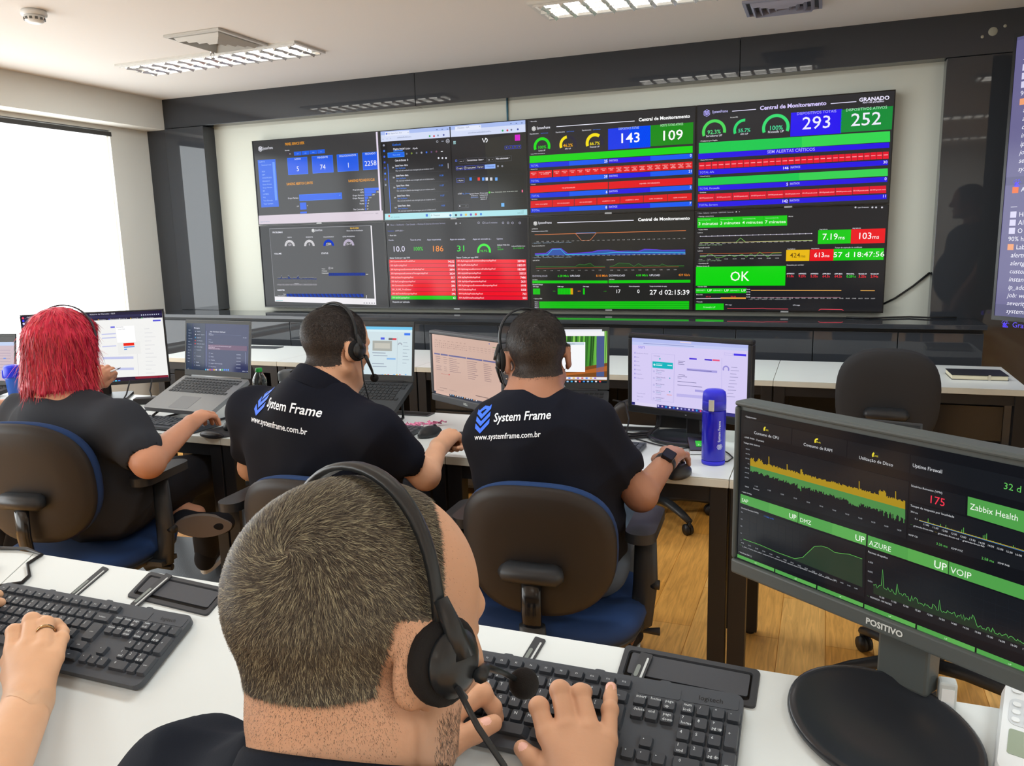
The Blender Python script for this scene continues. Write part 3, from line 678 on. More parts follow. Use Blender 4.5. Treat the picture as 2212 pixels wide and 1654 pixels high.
xs_ = [85, 170, 215, 285, 335, 420, 520, 560, 640, 700, 790, 870, 920, 1000, 1060, 1232]
D.area(xs_, [1170, 1160, 1122, 1120, 1160, 1158, 1146, 1136, 1132, 1142, 1138, 1140, 1124, 1126, 1134, 1128], [1172]*2+[1171]*5+[1168]*4+[1164]*5, '#2a52a8', 1)
D.area(xs_, [1158, 1156, 1124, 1120, 1156, 1152, 1142, 1132, 1128, 1138, 1134, 1136, 1120, 1124, 1132, 1126], [1172]*2+[1171]*5+[1168]*4+[1164]*5, '#4a2aa8', 0.5)
D.line([(85, 1158), (170, 1155), (215, 1122), (285, 1120), (335, 1158), (520, 1148), (560, 1136), (640, 1130), (790, 1150), (870, 1146), (920, 1126), (1010, 1126), (1060, 1132), (1232, 1128)], '#6a3ae8', 4, 3)
D.line([(85, 1170), (180, 1168), (220, 1126), (280, 1124), (320, 1166), (560, 1160), (700, 1148), (1232, 1150)], '#3ac0e8', 4, 4)
for x0, sh in ((90, 0), (652, -6)):
    D.text(x0-22, 1214+sh, 'Link GVT/VI', 8); D.line([(x0, 1270+sh), (x0+528, 1262+sh)], '#a04030', 3, 2)
    pts = [(0, 1256), (300, 1256), (330, 1238), (370, 1242), (415, 1230), (445, 1254), (528, 1254)] if not sh else [(0, 1254), (30, 1250), (70, 1228), (150, 1232), (186, 1254), (220, 1232), (260, 1252), (330, 1244), (380, 1250), (400, 1234), (440, 1250), (570, 1248)]
    D.area([x0+a for a, b in pts], [b for a, b in pts], [1266+sh]*len(pts), '#1e3a1c', 1); D.line([(x0+a, b) for a, b in pts], '#3a7a38', 3, 2)
D.text(64, 1335, 'DOWNLOAD', 15, '#b8b8c8'); D.text(340, 1334, '6.28 Mb/s', 17, '#30d820', 'r', bold=0.01); D.text(350, 1333, 'UPLOAD', 15, W_); D.text(636, 1332, '8.10 Mb/s', 17, '#e88a28', 'r', bold=0.01)
D.text(646, 1330, 'DOWNLOAD', 15, W_); D.text(944, 1328, '4.08 Mb/s', 17, '#30d820', 'r', bold=0.01); D.text(955, 1327, 'UPLOAD', 15, W_); D.text(1264, 1325, '439 Kb/s', 17, '#e88a28', 'r', bold=0.01)
bar(D, 62, 1362, 636, 1361, 20, '#12c810'); bar(D, 642, 1359, 1268, 1354, 22, '#12c810')
D.text(64, 1358, 'Link Status', 7); D.text(646, 1355, 'Link Status', 7); D.text(64, 1396, 'Firewall Infosys', 10, W_, bold=0.01)
D.rect(66, 1422, 119, 1466, '#12c810'); D.text(236, 1446, '33%', 9, '#30a020', 'r'); D.rect(254, 1420, 352, 1466, '#12c810'); D.rect(352, 1420, 370, 1466, '#d8a010'); D.text(428, 1446, '86%', 10, '#e88a28', 'r'); D.rect(447, 1420, 460, 1466, '#12c810'); D.text(626, 1446, '4.6%', 9, '#30a020', 'r')
for x in (74, 84, 94, 104, 264, 276, 288, 300, 312, 324, 336): D.line([(x, 1422), (x, 1466)], '#0a8a0a', 2, 3)
for x, s_ in ((66, 'CPU usage'), (253, 'RAM usage'), (447, 'Disk usage'), (645, 'Total Requisições'), (798, 'Filtros bloqueados'), (955, 'Tempo de atividade do equip.')): D.text(x, 1411-(x-66)*0.004, s_, 8, W_, bold=0.01)
ctext(D, 714, 1455, '17', 28, '#ffffff', bold=0.006); ctext(D, 869, 1455, '0', 28, '#ffffff', bold=0.006); ctext(D, 1106, 1466, '27 d 02:15:39', 36, '#ffffff', bold=0.008, width=298)
D.text(70, 1502, '▾ Uptime VPN', 9); D.poly([(112, 1520), (1257, 1516), (1255, 1578), (114, 1570)], '#12c410')
for y in (1532, 1547, 1562): D.line([(112, y), (1256, y+2)], '#0a980c', 3, 2)
for y in (1527, 1542, 1557, 1570): D.text(106, y, 'VPN 01', 8, W_, 'r')
tv(2, 1, 'lower wall screen with thin traffic graphs and the time 27 d 02:15:39', D)

# --- upper right: 293 / 252
D = Display(DW, DH, [(55, 124), (1472, 9), (1421, 815), (46, 856)], '#2a2a2d')
D.logo(122, 172, 27, '#b8b0ff'); D.text(160, 174, 'SystemFrame', 21, '#c8c4ff', bold=0.008, width=116)
D.line([(302, 159), (472, 145)], '#e8e4ff', 5); D.text(499, 150, 'Central de Monitoramento', 29, '#d8ccff', bold=0.03, width=464); D.line([(1008, 104), (1193, 89)], '#e8e4ff', 5)
D.text(1212, 90, 'GRANADO', 27, '#ece6ff', bold=0.03, width=198); D.text(1239, 103, 'RIO DE JANEIRO', 10, '#ece6ff', bold=0.02, width=140)
D.text(288, 208, 'Access APs', 9)
gauge(D, 173, 305, 68, 90, 0.95, '#4ad85a', '92.3%', 'Servidores UP', '#5ae088', False); gauge(D, 388, 292, 60, 80, 0.52, '#2cd870', '55.7%', 'APs UP', '#4ae0a0', False); gauge(D, 613, 277, 76, 98, 1, '#34dc72', '100%', 'Firewalls UP', '#4ae0a0', False)
D.rect(723, 170, 1082, 318, '#2410ee'); ctext(D, 904, 177, 'DISPOSITIVOS TOTAIS', 20, '#b8b4ff'); ctext(D, 900, 284, '293', 92, '#f0eeff', width=196, bold=0.004)
D.rect(1085, 148, 1448, 290, '#0c8a38'); ctext(D, 1264, 150, 'DISPOSITIVOS ATIVOS', 20, '#b0f0c8'); ctext(D, 1258, 260, '252', 92, '#f0eeff', width=202, bold=0.004)
D.text(74, 378, '▾ Problemas por Região', 10); bar(D, 66, 386, 1436, 303, 76, '#14c850'); bar(D, 800, 342, 1434, 303, 76, '#30d450', 2)
bar(D, 62, 463, 1430, 384, 38, '#2410e4'); ctext(D, 720, 452, 'SEM ALERTAS CRÍTICOS', 23, '#b8b4ff', bold=0.006)
D.text(74, 512, '▾ Access Point Inativos', 8)
for i in range(30):
    x0 = 66+45.4*i; y = 526-(x0-66)*0.0560; D.poly([(x0, y), (x0+42, y-2.4), (x0+42, y+48), (x0, y+50)], '#e4102c')
    D.rect(x0+6, y+20, x0+37, y+24, '#f4a0a8', 2)
band(D, 579, 0, 64, 710, 1420, 511, 37, '', '146', '30', ('#2410e4', '#2410e4'), 'TOTAL APs')
D.text(72, 628, '▾ Firewall Inativos', 8); bar(D, 62, 638, 1418, 571, 54, '#14c850'); bar(D, 780, 602, 1416, 571, 54, '#34d052', 2)
band(D, 694, 0, 62, 706, 1414, 632, 36, '', '5', '0', ('#2410e4', '#2410e4'), 'TOTAL Firewalls')
D.text(68, 743, '▾ Servidores', 8)
for i in range(11):
    x0 = 60+122.6*i; y = 752-(x0-60)*0.0425; D.poly([(x0, y), (x0+119, y-5), (x0+119, y+48), (x0, y+52)], '#dc102c'); ctext(D, x0+60, y+29, ('SRV-FTP', 'SRV-RDS1', 'SRV-BD02', 'SRV-BD05', 'SRVTS07', 'SRV-APP', 'SRV-API', 'SRV-IIS', 'SRVDB9', 'SRV-VOIP', 'SRV-PRT')[i]+'.granado.com.br', 9, '#ffc8d0', bold=0.01, width=104)
band(D, 811, 0, 60, 704, 1408, 757, 35, '', '142', '11', ('#2410e4', '#2410e4'), 'TOTAL Servers')
tv(3, 0, 'upper right wall screen with big 293 on violet and 252 on green', D)

# --- lower right: OK
D = Display(DW, DH, [(42, 886), (1416, 838), (1377, 1588), (32, 1584)], '#1f1f22')
D.text(56, 901, '≡  Home  ›  Dashboards  ›  Caso Granado  ›  CLIENTE DNSP - Concentrador', 9, '#c8c8d0', width=258); D.text(326, 892, '★   ⋖', 10); D.text(1200, 859, 'Last 15 minutes', 8, W_)
for x in (1184, 1304, 1330, 1372): D.arc(x, 854, 0, 6, 0, 360, '#c8c8d0')
D.text(58, 924, '▾ Planning e concorrência', 8); D.text(706, 922, 'Alertas', 8)
bar(D, 54, 930, 697, 911, 72, '#0cc80c')
for x, s_ in ((130, '3 minutes'), (288, '3 minutes'), (449, '4 minutes'), (612, '7 minutes')): D.text(x, 980-(x-130)*0.028, s_, 22, '#e8ffe4', 'c', bold=0.006, width=142); D.text(x-70, 949-(x-130)*0.03, 'ConcorrenciaAppConfig', 8, '#b0f0b0', width=88)
for x in (207, 368, 530): D.line([(x, 925-(x-207)*0.03), (x, 998-(x-207)*0.03)], '#0a8a0a', 2, 3)
D.text(60, 1018, '▾ Links WAN', 9); D.text(56, 1039, 'Latência', 8)
D.line([(72, 1062), (878, 1039)], '#b8b4c8', 4, 2); D.line([(72, 1106), (332, 1102), (364, 1072), (400, 1100), (878, 1086)], '#8ad860', 3, 2); D.line([(72, 1108), (878, 1088)], '#d0c088', 3, 3)
for i in range(20): D.text(64+i*41.5, 1118-i*1.2, '10:%02d' % (i*3), 6.5, '#d0d0d0', width=25); D.rect(72+i*42, 1058-i*1.15, 76+i*42, 1064-i*1.15, '#ffffff', 4)
D.text(60, 1127, '— granado-link01-ctba  — ping-BTT  — L-C TT Bahia  — Download', 7, '#a8d8a8', width=172); D.text(58, 1146, '▾ granado.com.br', 9); D.text(56, 1168, 'Latência', 8)
D.line([(72, 1186), (658, 1174)], '#c05a28', 3, 2); D.line([(72, 1206), (110, 1206), (135, 1186), (160, 1190), (190, 1212), (225, 1210), (285, 1192), (320, 1204), (378, 1188), (405, 1208), (440, 1184), (468, 1204), (500, 1172), (560, 1206), (595, 1178), (658, 1176)], '#6ab84a', 3, 3); D.line([(72, 1200), (658, 1192)], '#d8d8e0', 3, 3)
for i in range(10): D.text(62+i*61, 1228-i*1.2, '10:%02d' % (i*6), 7, '#d0d0d0', width=28)
D.text(56, 1238, '— granado.com-br  — avg-50  — L-C TT-Link  — Download', 7, '#a8d8a8', width=170)
D.text(58, 1258, '▾ Servidores IIS', 9); D.text(48, 1277, 'Windows Servers IIS', 8)
for x0, x1, y0, y1, c, a, b, sc_ in ((920, 1149, 1016, 1108, '#0cc80c', '7.19', ' ms', 44), (1155, 1392, 1008, 1105, '#e8101c', '103', ' ms', 46), (692, 856, 1156, 1232, '#e8b80c', '424', ' ms', 34), (862, 1027, 1152, 1230, '#e8101c', '613', ' ms', 34)):
    D.rect(x0, y0, x1, y1, c); tc_ = '#6a4a08' if c == '#e8b80c' else '#ffffff'
    D.text((x0+x1)/2+(x1-x0)*0.10, (y0+y1)/2+sc_*0.42, a, sc_, tc_, 'r', bold=0.004); D.text((x0+x1)/2+(x1-x0)*0.12, (y0+y1)/2+sc_*0.42, 'ms', sc_*0.62, tc_, bold=0.004); D.text(x0+8, y0-3, 'Avg latência', 8, W_)
D.rect(1031, 1148, 1384, 1224, '#0cc80c'); ctext(D, 1206, 1203, '57 d 18:47:56', 36, '#ffffff', width=328); D.text(1038, 1143, 'Tempo de expiração do certificado', 9, W_)
D.rect(44, 1278, 684, 1408, '#0cd40c'); ctext(D, 357, 1376, 'OK', 72, '#f8fff0', width=138, bold=0.004)
D.text(694, 1267, 'Conexões por servidor', 9)
for i, (v, c) in enumerate((('11.0s', '#f03040'), ('9.27s', '#f03040'), ('5.35s', '#f03040'), ('64.3s', '#f03040'), ('64.2s', '#f03040'), ('0.201s', '#30e030'), ('3.25s', '#f03040'), ('2.94s', '#f03040'))):
    D.text(694+i*85.5, 1349, v, 17, c, bold=0.012); D.text(694+i*85.5, 1328, ('APPIIS01', 'APPIIS02', 'APPIIS03', 'APPUB01', 'APPUB02', 'PRINCIPAL', 'TECARE API', 'TECARE APP')[i], 9, W_, bold=0.012, width=52)
D.text(54, 1422, '▾ Servidor DNS', 8)
bar(D, 42, 1432, 406, 1428, 34, '#0cc80c')
for i in range(3): D.text(46+i*122, 1450, 'SERVNET1', 11, '#b8f0b8'); D.text(158+i*122, 1454, 'UP', 20, '#d8ffd8', 'r')
D.text(46, 1479, 'Disco Uso', 8); D.line([(46, 1504), (225, 1501)], '#e8e0e8', 4, 2); D.rect(222, 1494, 403, 1504, '#e8a040', 2); ctext(D, 133, 1494, '375 GB', 9, '#f03040'); ctext(D, 312, 1492, '703 GB', 9, '#f03040')
for i in range(4): D.text(434, 1440+i*18, '750MB', 7.5, W_, 'r')
D.line([(440, 1443), (1086, 1441)], '#d8a050', 4, 2); D.line([(1222, 1441), (1324, 1441)], '#d8a050', 4, 2); D.line([(440, 1494), (1080, 1490)], '#b07888', 3, 2)
for i in range(20): D.text(440+i*45, 1500, '10:%02d' % (i*3), 7, '#d8d8d8', width=28)
D.text(420, 1509, '— CPU  — Link A  — Memória  — Disk  — Response-time (ms)  — IO', 7, '#c8c8c8', width=296)
D.text(46, 1530, '▾ Firewalls', 8); bar(D, 42, 1540, 244, 1538, 44, '#0cc80c'); ctext(D, 140, 1570, 'Firewalls UP', 13, '#b0f0b0')
D.line([(270, 1572), (400, 1573), (530, 1570), (550, 1573), (706, 1574)], '#e04858', 4, 2); D.line([(925, 1582), (940, 1574), (1090, 1576), (1102, 1582)], '#e04858', 4, 2)
for x in (254, 740): D.text(x, 1550, 'CPU usage', 8, W_)
tv(3, 1, 'lower right wall screen with a large green OK field and 57 d 18:47:56', D)

# --- tall screen standing angled at the right edge
t = thing('tall_screen', 'tall angled screen with a violet alert message at the right edge', 'television', (4.790, -0.30, 0.951), R(-46))
MB().box((0, 0.002, 0), (0.80, 0.055, 1.389), BEZ).build('housing', t, 0.004)
b = MB()
for a, c in (((0, -0.003, 0), (0.80, 0.002, 0.022)), ((0, -0.003, 1.372), (0.80, 0.002, 1.389)), ((0, -0.003, 0.022), (0.014, 0.002, 1.372)), ((0.786, -0.003, 0.022), (0.80, 0.002, 1.372))): b.box(a, c, BEZ)
b.build('bezel', t)
D = Display(0.772, 1.35, None, '#5c5a82', 1.0)
D.rect(0, 0, 0.772, 1.35, '#5c5a82', 0.5); D.rect(0.0, 0.015, 0.70, 0.66, '#686490', 1); D.rect(0.0, 0.70, 0.70, 1.29, '#686490', 1)
D.text(0.045, 0.075, '←', 0.045, W_)
def msg(y0, first):
    y = y0
    rows = ['—', '#High CPU usage', '#Alta utilização de CPU', '#O uso de CPU está acima de', '90% há mais de 5 minutos', '*Labels:', '/alertname: HighCPU', '/alertgroup: windows', '/customer: granado', '/instance: 10.0.4.21', '/ip_address: 10.0.4.21', '/job: windows', '/severity: warning', '/system: frame']
    for s_ in (rows if first else ['!Alerta resolvido', ''] + rows):
        x = 0.04
        if s_ and s_[0] in '#*!':
            D.rect(x, y-0.026, x+0.032, y+0.004, {'#': '#d8d4f0', '*': '#f0a070', '!': '#f07030'}[s_[:1]], 2); x += 0.045; s_ = s_[1:]
        sh = 0.25 if s_.startswith('/') else 0.0; s_ = s_.lstrip('/')
        if s_: D.text(x+(0.02 if sh else 0), y, s_, 0.024, '#f4f2ff', shear=sh)
        y += 0.0398
    D.text(0.04, y+0.03, '⚒ Grafana', 0.028, '#5a48f0'); return y
msg(0.118, True); msg(0.735, False)
D.build('screen', t, T(0.014, 0.001, 0.022))
MB().box((0.25, 0.055, 0.45), (0.55, 0.085, 0.95), BLACKM).build('wall_mount', t)
MB().tube([(0.40, 0.085, 0.7), (0.46, 0.22, 0.7), (0.52, 0.36, 0.7)], 0.025, BLACKM, 8).build('mount_arm', t)
# ------------------------------------------------------------------ desks
def desk(label, x0, x1, y0, y1, z=0.74, panel=False, group=None, th=0.028, legs=True):
    t = thing('desk', label, 'desk', ((x0+x1)/2, (y0+y1)/2, 0), group=group)
    a, b = (x1-x0)/2-0.001, (y1-y0)/2
    m = MB(); m.box((-a, -b, z-th), (a, b, z-0.003), DESKE); m.box((-a, -b, z-0.003), (a, b, z), DESKW)
    m.build('tabletop', t, 0.0015)
    for sx in (-1, 1):
        for sy in (-1, 1):
            if legs: MB().box((sx*(a-0.003)-(0.05 if sx > 0 else 0), sy*(b-0.03)-0.025, 0.012), (sx*(a-0.003)+(0.05 if sx < 0 else 0), sy*(b-0.03)+0.025, z-th), BLACKM).build('leg', t, 0.002)
            MB().cyl((sx*(a-0.028), sy*(b-0.03), 0), (sx*(a-0.028), sy*(b-0.03), 0.014), 0.016, BLACKP, 12).build('foot', t)
    f = MB()
    for sy in (-1, 1): f.box((-a+0.05, sy*(b-0.03)-0.02, z-th-0.045), (a-0.05, sy*(b-0.03)+0.02, z-th), BLACKM)
    for sx in (-1, 1): f.box((sx*(a-0.028)-0.02, -b+0.05, z-th-0.045), (sx*(a-0.028)+0.02, b-0.05, z-th), BLACKM)
    f.build('frame', t)
    if panel:
        MB().box((-a+0.055, b-0.05, 0.16), (a-0.055, b-0.032, z-th-0.045), BLACKM).build('modesty_panel', t)
    return t
# middle row, split where the legs stand in pairs
for x0, x1, lb in ((0.14, 1.04, 'white desk at the window end of the middle row'), (1.04, 1.94, 'white desk in front of the red-haired person'), (1.94, 2.85, 'white desk in front of the person in the polo shirt'),
                   (2.85, 3.745, 'white desk carrying the blue bottle in the middle row'), (3.745, 4.65, 'white desk behind the large foreground monitor')):
    desk(lb, x0, x1, -2.79, -2.20, group='white desks of the middle row')
# far row along the cabinet, each with a black front panel towards the room
for x0, x1, lb in ((0.03, 0.96, 'white desk of the far row by the window'), (0.96, 1.89, 'white desk of the far row behind the open laptops'), (1.89, 2.83, 'white desk of the far row behind the two headsets'), (2.83, 3.77, 'white desk of the far row left of the empty black chair'), (3.77, 4.81, 'white desk of the far row under the black notebook')):
    d = desk(lb, x0, x1, -1.16, -0.53, panel=True, group='white desks of the far row')
# pedestals under the far desks
for i, x in enumerate((0.30, 1.22, 2.14, 2.56, 4.56)):
    t = thing('pedestal', 'black drawer pedestal under the far desks, ' + ('nearest the window', 'second from the window', 'third from the window', 'fourth from the window', 'right of the empty black chair')[i], 'cabinet', (x, -0.86, 0), group='black pedestals under the far desks')
    MB().box((-0.17, -0.24, 0.05), (0.17, 0.22, 0.665), BLACKM).build('body', t, 0.003)
    for z0, z1 in ((0.07, 0.32), (0.33, 0.49), (0.50, 0.655)): MB().box((-0.165, -0.256, z0), (0.165, -0.241, z1), DARKG).build('drawer', t, 0.002)
    for sx in (-1, 1):
        for sy in (-0.2, 0.18): MB().cyl((sx*0.14, sy, 0), (sx*0.14, sy, 0.05), 0.02, BLACKP, 10).build('foot', t)

# ------------------------------------------------------------------ office chairs
NAVY = mat('navy_upholstery', (30, 50, 84), rough=0.9, bump=(900, 0.25, 0.0008), sheen=0.0)
SHELL = mat('brown_black_shell', (35, 31, 30), rough=0.5, bump=(700, 0.15, 0.0006))
CHB = mat('chair_plastic', (38, 39, 41), rough=0.4, bump=(500, 0.1, 0.0006))
def chair(label, loc, rz, back_h=0.37, back_w=0.42, back_z=0.70, seat_z=0.47, tilt=6, shell=SHELL, cloth=NAVY, arms=True, base_rot=10, back=True, group='office chairs', pad_z=0.66, arm_x=0.285):
    t = thing('office_chair', label, 'chair', loc, rz, group)
    # five star base
    for k in range(5):
        a = R(base_rot + 72*k); c, s_ = math.cos(a), math.sin(a)
        m = MB(); m.tube([(0.02*c, 0.02*s_, 0.105), (0.12*c, 0.12*s_, 0.105), (0.22*c, 0.22*s_, 0.088), (0.285*c, 0.285*s_, 0.070)], [0.026, 0.025, 0.021, 0.017], CHB, 10, flat=(1.0, 0.8))
        leg = m.build('leg', t)
        m = MB(); q = Rz(a)
        m.cyl((0.272*c+0.016*s_, 0.272*s_-0.016*c, 0.027), (0.272*c+0.003*s_, 0.272*s_-0.003*c, 0.027), 0.027, BLACKP, 16); m.cyl((0.272*c-0.016*s_, 0.272*s_+0.016*c, 0.027), (0.272*c-0.003*s_, 0.272*s_+0.003*c, 0.027), 0.027, BLACKP, 16)
        m.cyl((0.285*c, 0.285*s_, 0.03), (0.285*c, 0.285*s_, 0.072), 0.008, BLACKP, 8); m.build('castor', leg)
    m = MB(); m.cyl((0, 0, 0.085), (0, 0, 0.125), 0.035, CHB, 20); m.cyl((0, 0, 0.12), (0, 0, 0.28), 0.028, CHB, 18); m.build('column_cover', t)
    MB().cyl((0, 0, 0.28), (0, 0, seat_z-0.10), 0.016, mat('gas_lift', (90, 90, 92), rough=0.25, metal=0.8), 14).build('gas_lift', t)
    m = MB(); m.box((-0.07, -0.14, seat_z-0.115), (0.07, 0.10, seat_z-0.075), BLACKM); m.tube([(0.06, 0.02, seat_z-0.10), (0.22, 0.03, seat_z-0.10), (0.27, 0.035, seat_z-0.10)], [0.006, 0.006, 0.012], BLACKP, 8); m.build('mechanism', t, 0.004)
    # seat: shell under a rounded cushion
    out = superell(0.235, 0.225, 3.0, 44)
    def ring(z, k): return [(x*k, y*k, z) for x, y in out]
    MB().rings([ring(seat_z-0.074, 0.80), ring(seat_z-0.070, 0.94), ring(seat_z-0.052, 1.0), ring(seat_z-0.046, 1.0)], CHB).build('seat_shell', t)
    MB().rings([ring(seat_z-0.045, 1.0), ring(seat_z-0.025, 1.025), ring(seat_z-0.006, 1.0), ring(seat_z+0.004, 0.93), ring(seat_z+0.006, 0.80)], cloth).build('seat', t)
    if back:
        o = superell(back_w/2, back_h/2, 2.6, 48, 0.02)
        Bm = T(0, -0.225, back_z) @ Rx(R(tilt))
        def br(y, k, bow=0.032):
            return [(x*k, y - 0.010 + bow*(x*k/(back_w/2))**2 - 0.02*(z*k/(back_h/2))**2*0.6, z*k) for x, z in o]
        m = MB(Bm); m.rings([br(-0.022, 0.55), br(-0.018, 0.86), br(-0.008, 0.97), br(0.004, 1.0), br(0.008, 0.99)][::1], shell); m.build('backrest_shell', t)
        m = MB(Bm); m.rings([br(0.008, 0.985), br(0.024, 1.0), br(0.042, 0.97), br(0.052, 0.88), br(0.056, 0.6)], cloth); m.build('backrest', t)
        m = MB(Bm); m.tube([(-0.075, -0.035, -0.045), (-0.060, -0.042, -0.045), (0.060, -0.042, -0.045), (0.075, -0.035, -0.045)], [0.020, 0.034, 0.034, 0.020], CHB, 14, flat=(1, 0.75)); m.build('back_bracket', t)
        zb = back_z-0.055
        m = MB(); m.tube([(0, -0.268, zb), (0, -0.272, zb-0.10), (0, -0.255, seat_z-0.06), (0, -0.20, seat_z-0.10), (0, -0.10, seat_z-0.10)], 0.026, DARKG, 10, flat=(1.0, 0.42)); m.build('back_post', t)
        m = MB(); m.tube([(0, -0.266, seat_z+0.03), (0, -0.258, seat_z-0.05), (0, -0.21, seat_z-0.095)], [0.034, 0.036, 0.034], CHB, 12, flat=(1.0, 0.7)); m.build('post_sleeve', t)
    if arms:
        for sx in (-1, 1):
            m = MB(); m.box((sx*(arm_x-0.03)-0.028, -0.035, seat_z-0.07), (sx*(arm_x-0.03)+0.028, 0.045, seat_z-0.055), CHB)
            m.tube([(sx*0.19, 0.0, seat_z-0.075), (sx*(arm_x-0.01), 0.0, seat_z-0.05), (sx*arm_x, 0.0, seat_z+0.06), (sx*arm_x, 0.0, pad_z-0.012)], [0.024, 0.026, 0.026, 0.022], CHB, 10, flat=(0.55, 1.3)); m.cyl((sx*(arm_x+0.015), 0, seat_z+0.05), (sx*(arm_x+0.037), 0, seat_z+0.05), 0.013, BLACKP, 12)
            ar = m.build('armrest', t)
            m = MB(); m.prism(rrect(sx*arm_x-0.038, -0.12, sx*arm_x+0.038, 0.12, 0.036, 6), pad_z-0.012, pad_z+0.014, CHB, True); m.build('arm_pad', ar, 0.006, 3)
    return t
chair('office chair with navy seat under the person with the black smart watch', (3.330, -3.085, 0), R(3), base_rot=50, back_h=0.345, back_w=0.395, back_z=0.683, arm_x=0.235, pad_z=0.685)
chair('office chair behind the foreground head, brown-black back shell of the person in the polo shirt', (2.685, -3.11, 0), R(2), base_rot=30, seat_z=0.45, back_h=0.345, back_z=0.65, arm_x=0.355)
chair('office chair with navy cushion edge under the red-haired person', (1.705, -3.17, 0), R(8), base_rot=15, back_h=0.39, back_w=0.43, back_z=0.735, arm_x=0.285, pad_z=0.71)
CHK = mat('black_mesh_back', (40, 40, 42), rough=0.75, bump=(900, 0.3, 0.001))
chair('empty black office chair at the far desk beside the notebook', (4.235, -1.42, 0), R(-3), back_h=0.42, back_w=0.38, back_z=0.765, shell=CHK, cloth=CHK, arms=False, base_rot=20, group='empty office chairs')
chair('office chair whose five-star base shows under the large foreground monitor', (4.31, -2.47, 0), R(0), back_h=0.14, back_w=0.34, back_z=0.55, base_rot=197, arms=False, group='empty office chairs')
chair('office chair whose castor leg shows below the desk of the blue bottle', (3.225, -1.13, 0), R(8), back_h=0.22, back_z=0.56, base_rot=17, arms=False, cloth=CHK, group='empty office chairs')
chair('black chair back between the silver laptop and the green-capped bottle', (1.07, -1.50, 0), R(-8), back_h=0.40, back_w=0.40, back_z=0.70, shell=CHK, cloth=CHK, arms=False, group='empty office chairs')
# foot rest under the second desk
t = thing('footrest', 'dark grey sloping foot rest under the desk by the canvas shoe', 'footrest', (1.43, -2.48, 0), R(6))
m = MB(T(0, 0, 0.062) @ Rx(R(12))); m.prism(rrect(-0.25, -0.17, 0.25, 0.17, 0.03), 0, 0.018, mat('rubber_tread', (84, 88, 92), rough=0.35, bump=(260, 0.5, 0.002)))
m.build('plate', t, 0.003)
for sx in (-1, 1): MB().tube([(sx*0.2, -0.12, 0.012), (sx*0.2, -0.11, 0.03), (sx*0.2, 0.10, 0.074), (sx*0.2, 0.13, 0.012)], 0.012, BLACKM, 8).build('leg', t)
# ------------------------------------------------------------------ keyboards
KEYM = mat('key_plastic', (60, 63, 68), rough=0.38, bump=(900, 0.06, 0.0004))
KBODY = mat('keyboard_body', (66, 69, 74), rough=0.5, bump=(900, 0.1, 0.0004))
LEG = mat('key_legend', (214, 218, 218), rough=0.5)
_KEY = {}
def key_mesh(w, d, legend, km, h=0.0065):
    k = (round(w, 4), round(d, 4), legend, km.name, h)
    if k not in _KEY:
        m = MB(); r = min(w, d)*0.16
        m.prism(rrect(-w/2, -d/2, w/2, d/2, r, 3), 0, h, km, False, None, 0.84)
        q = rrect(-w/2*0.84, -d/2*0.84, w/2*0.84, d/2*0.84, r, 3)
        if legend:
            if isinstance(legend, tuple):
                for i, s_ in enumerate(legend): put_text(m, s_, -w*0.30, d*(0.10 - 0.42*i), min(0.0058, d*0.34), LEG, z=h+0.00025, res=1)
            else:
                sz = 0.0062 if len(legend) == 1 else 0.0036
                if len(legend) == 1: put_text(m, legend, -w*0.26, d*0.02, sz, LEG, z=h+0.00025, res=1)
                else: put_text(m, legend, 0, -d*0.08, sz, LEG, 'c', z=h+0.00025, res=1)
        o = m.build('key'); me = o.data; bpy.data.objects.remove(o); _KEY[k] = me
    return _KEY[k]
def put_key(parent, x, y, z, w, d, legend, km, name='key', h=0.0065):
    o = bpy.data.objects.new(name, key_mesh(w, d, legend, km, h)); COL.objects.link(o); o.parent = parent; o.location = (x, y, z); return o

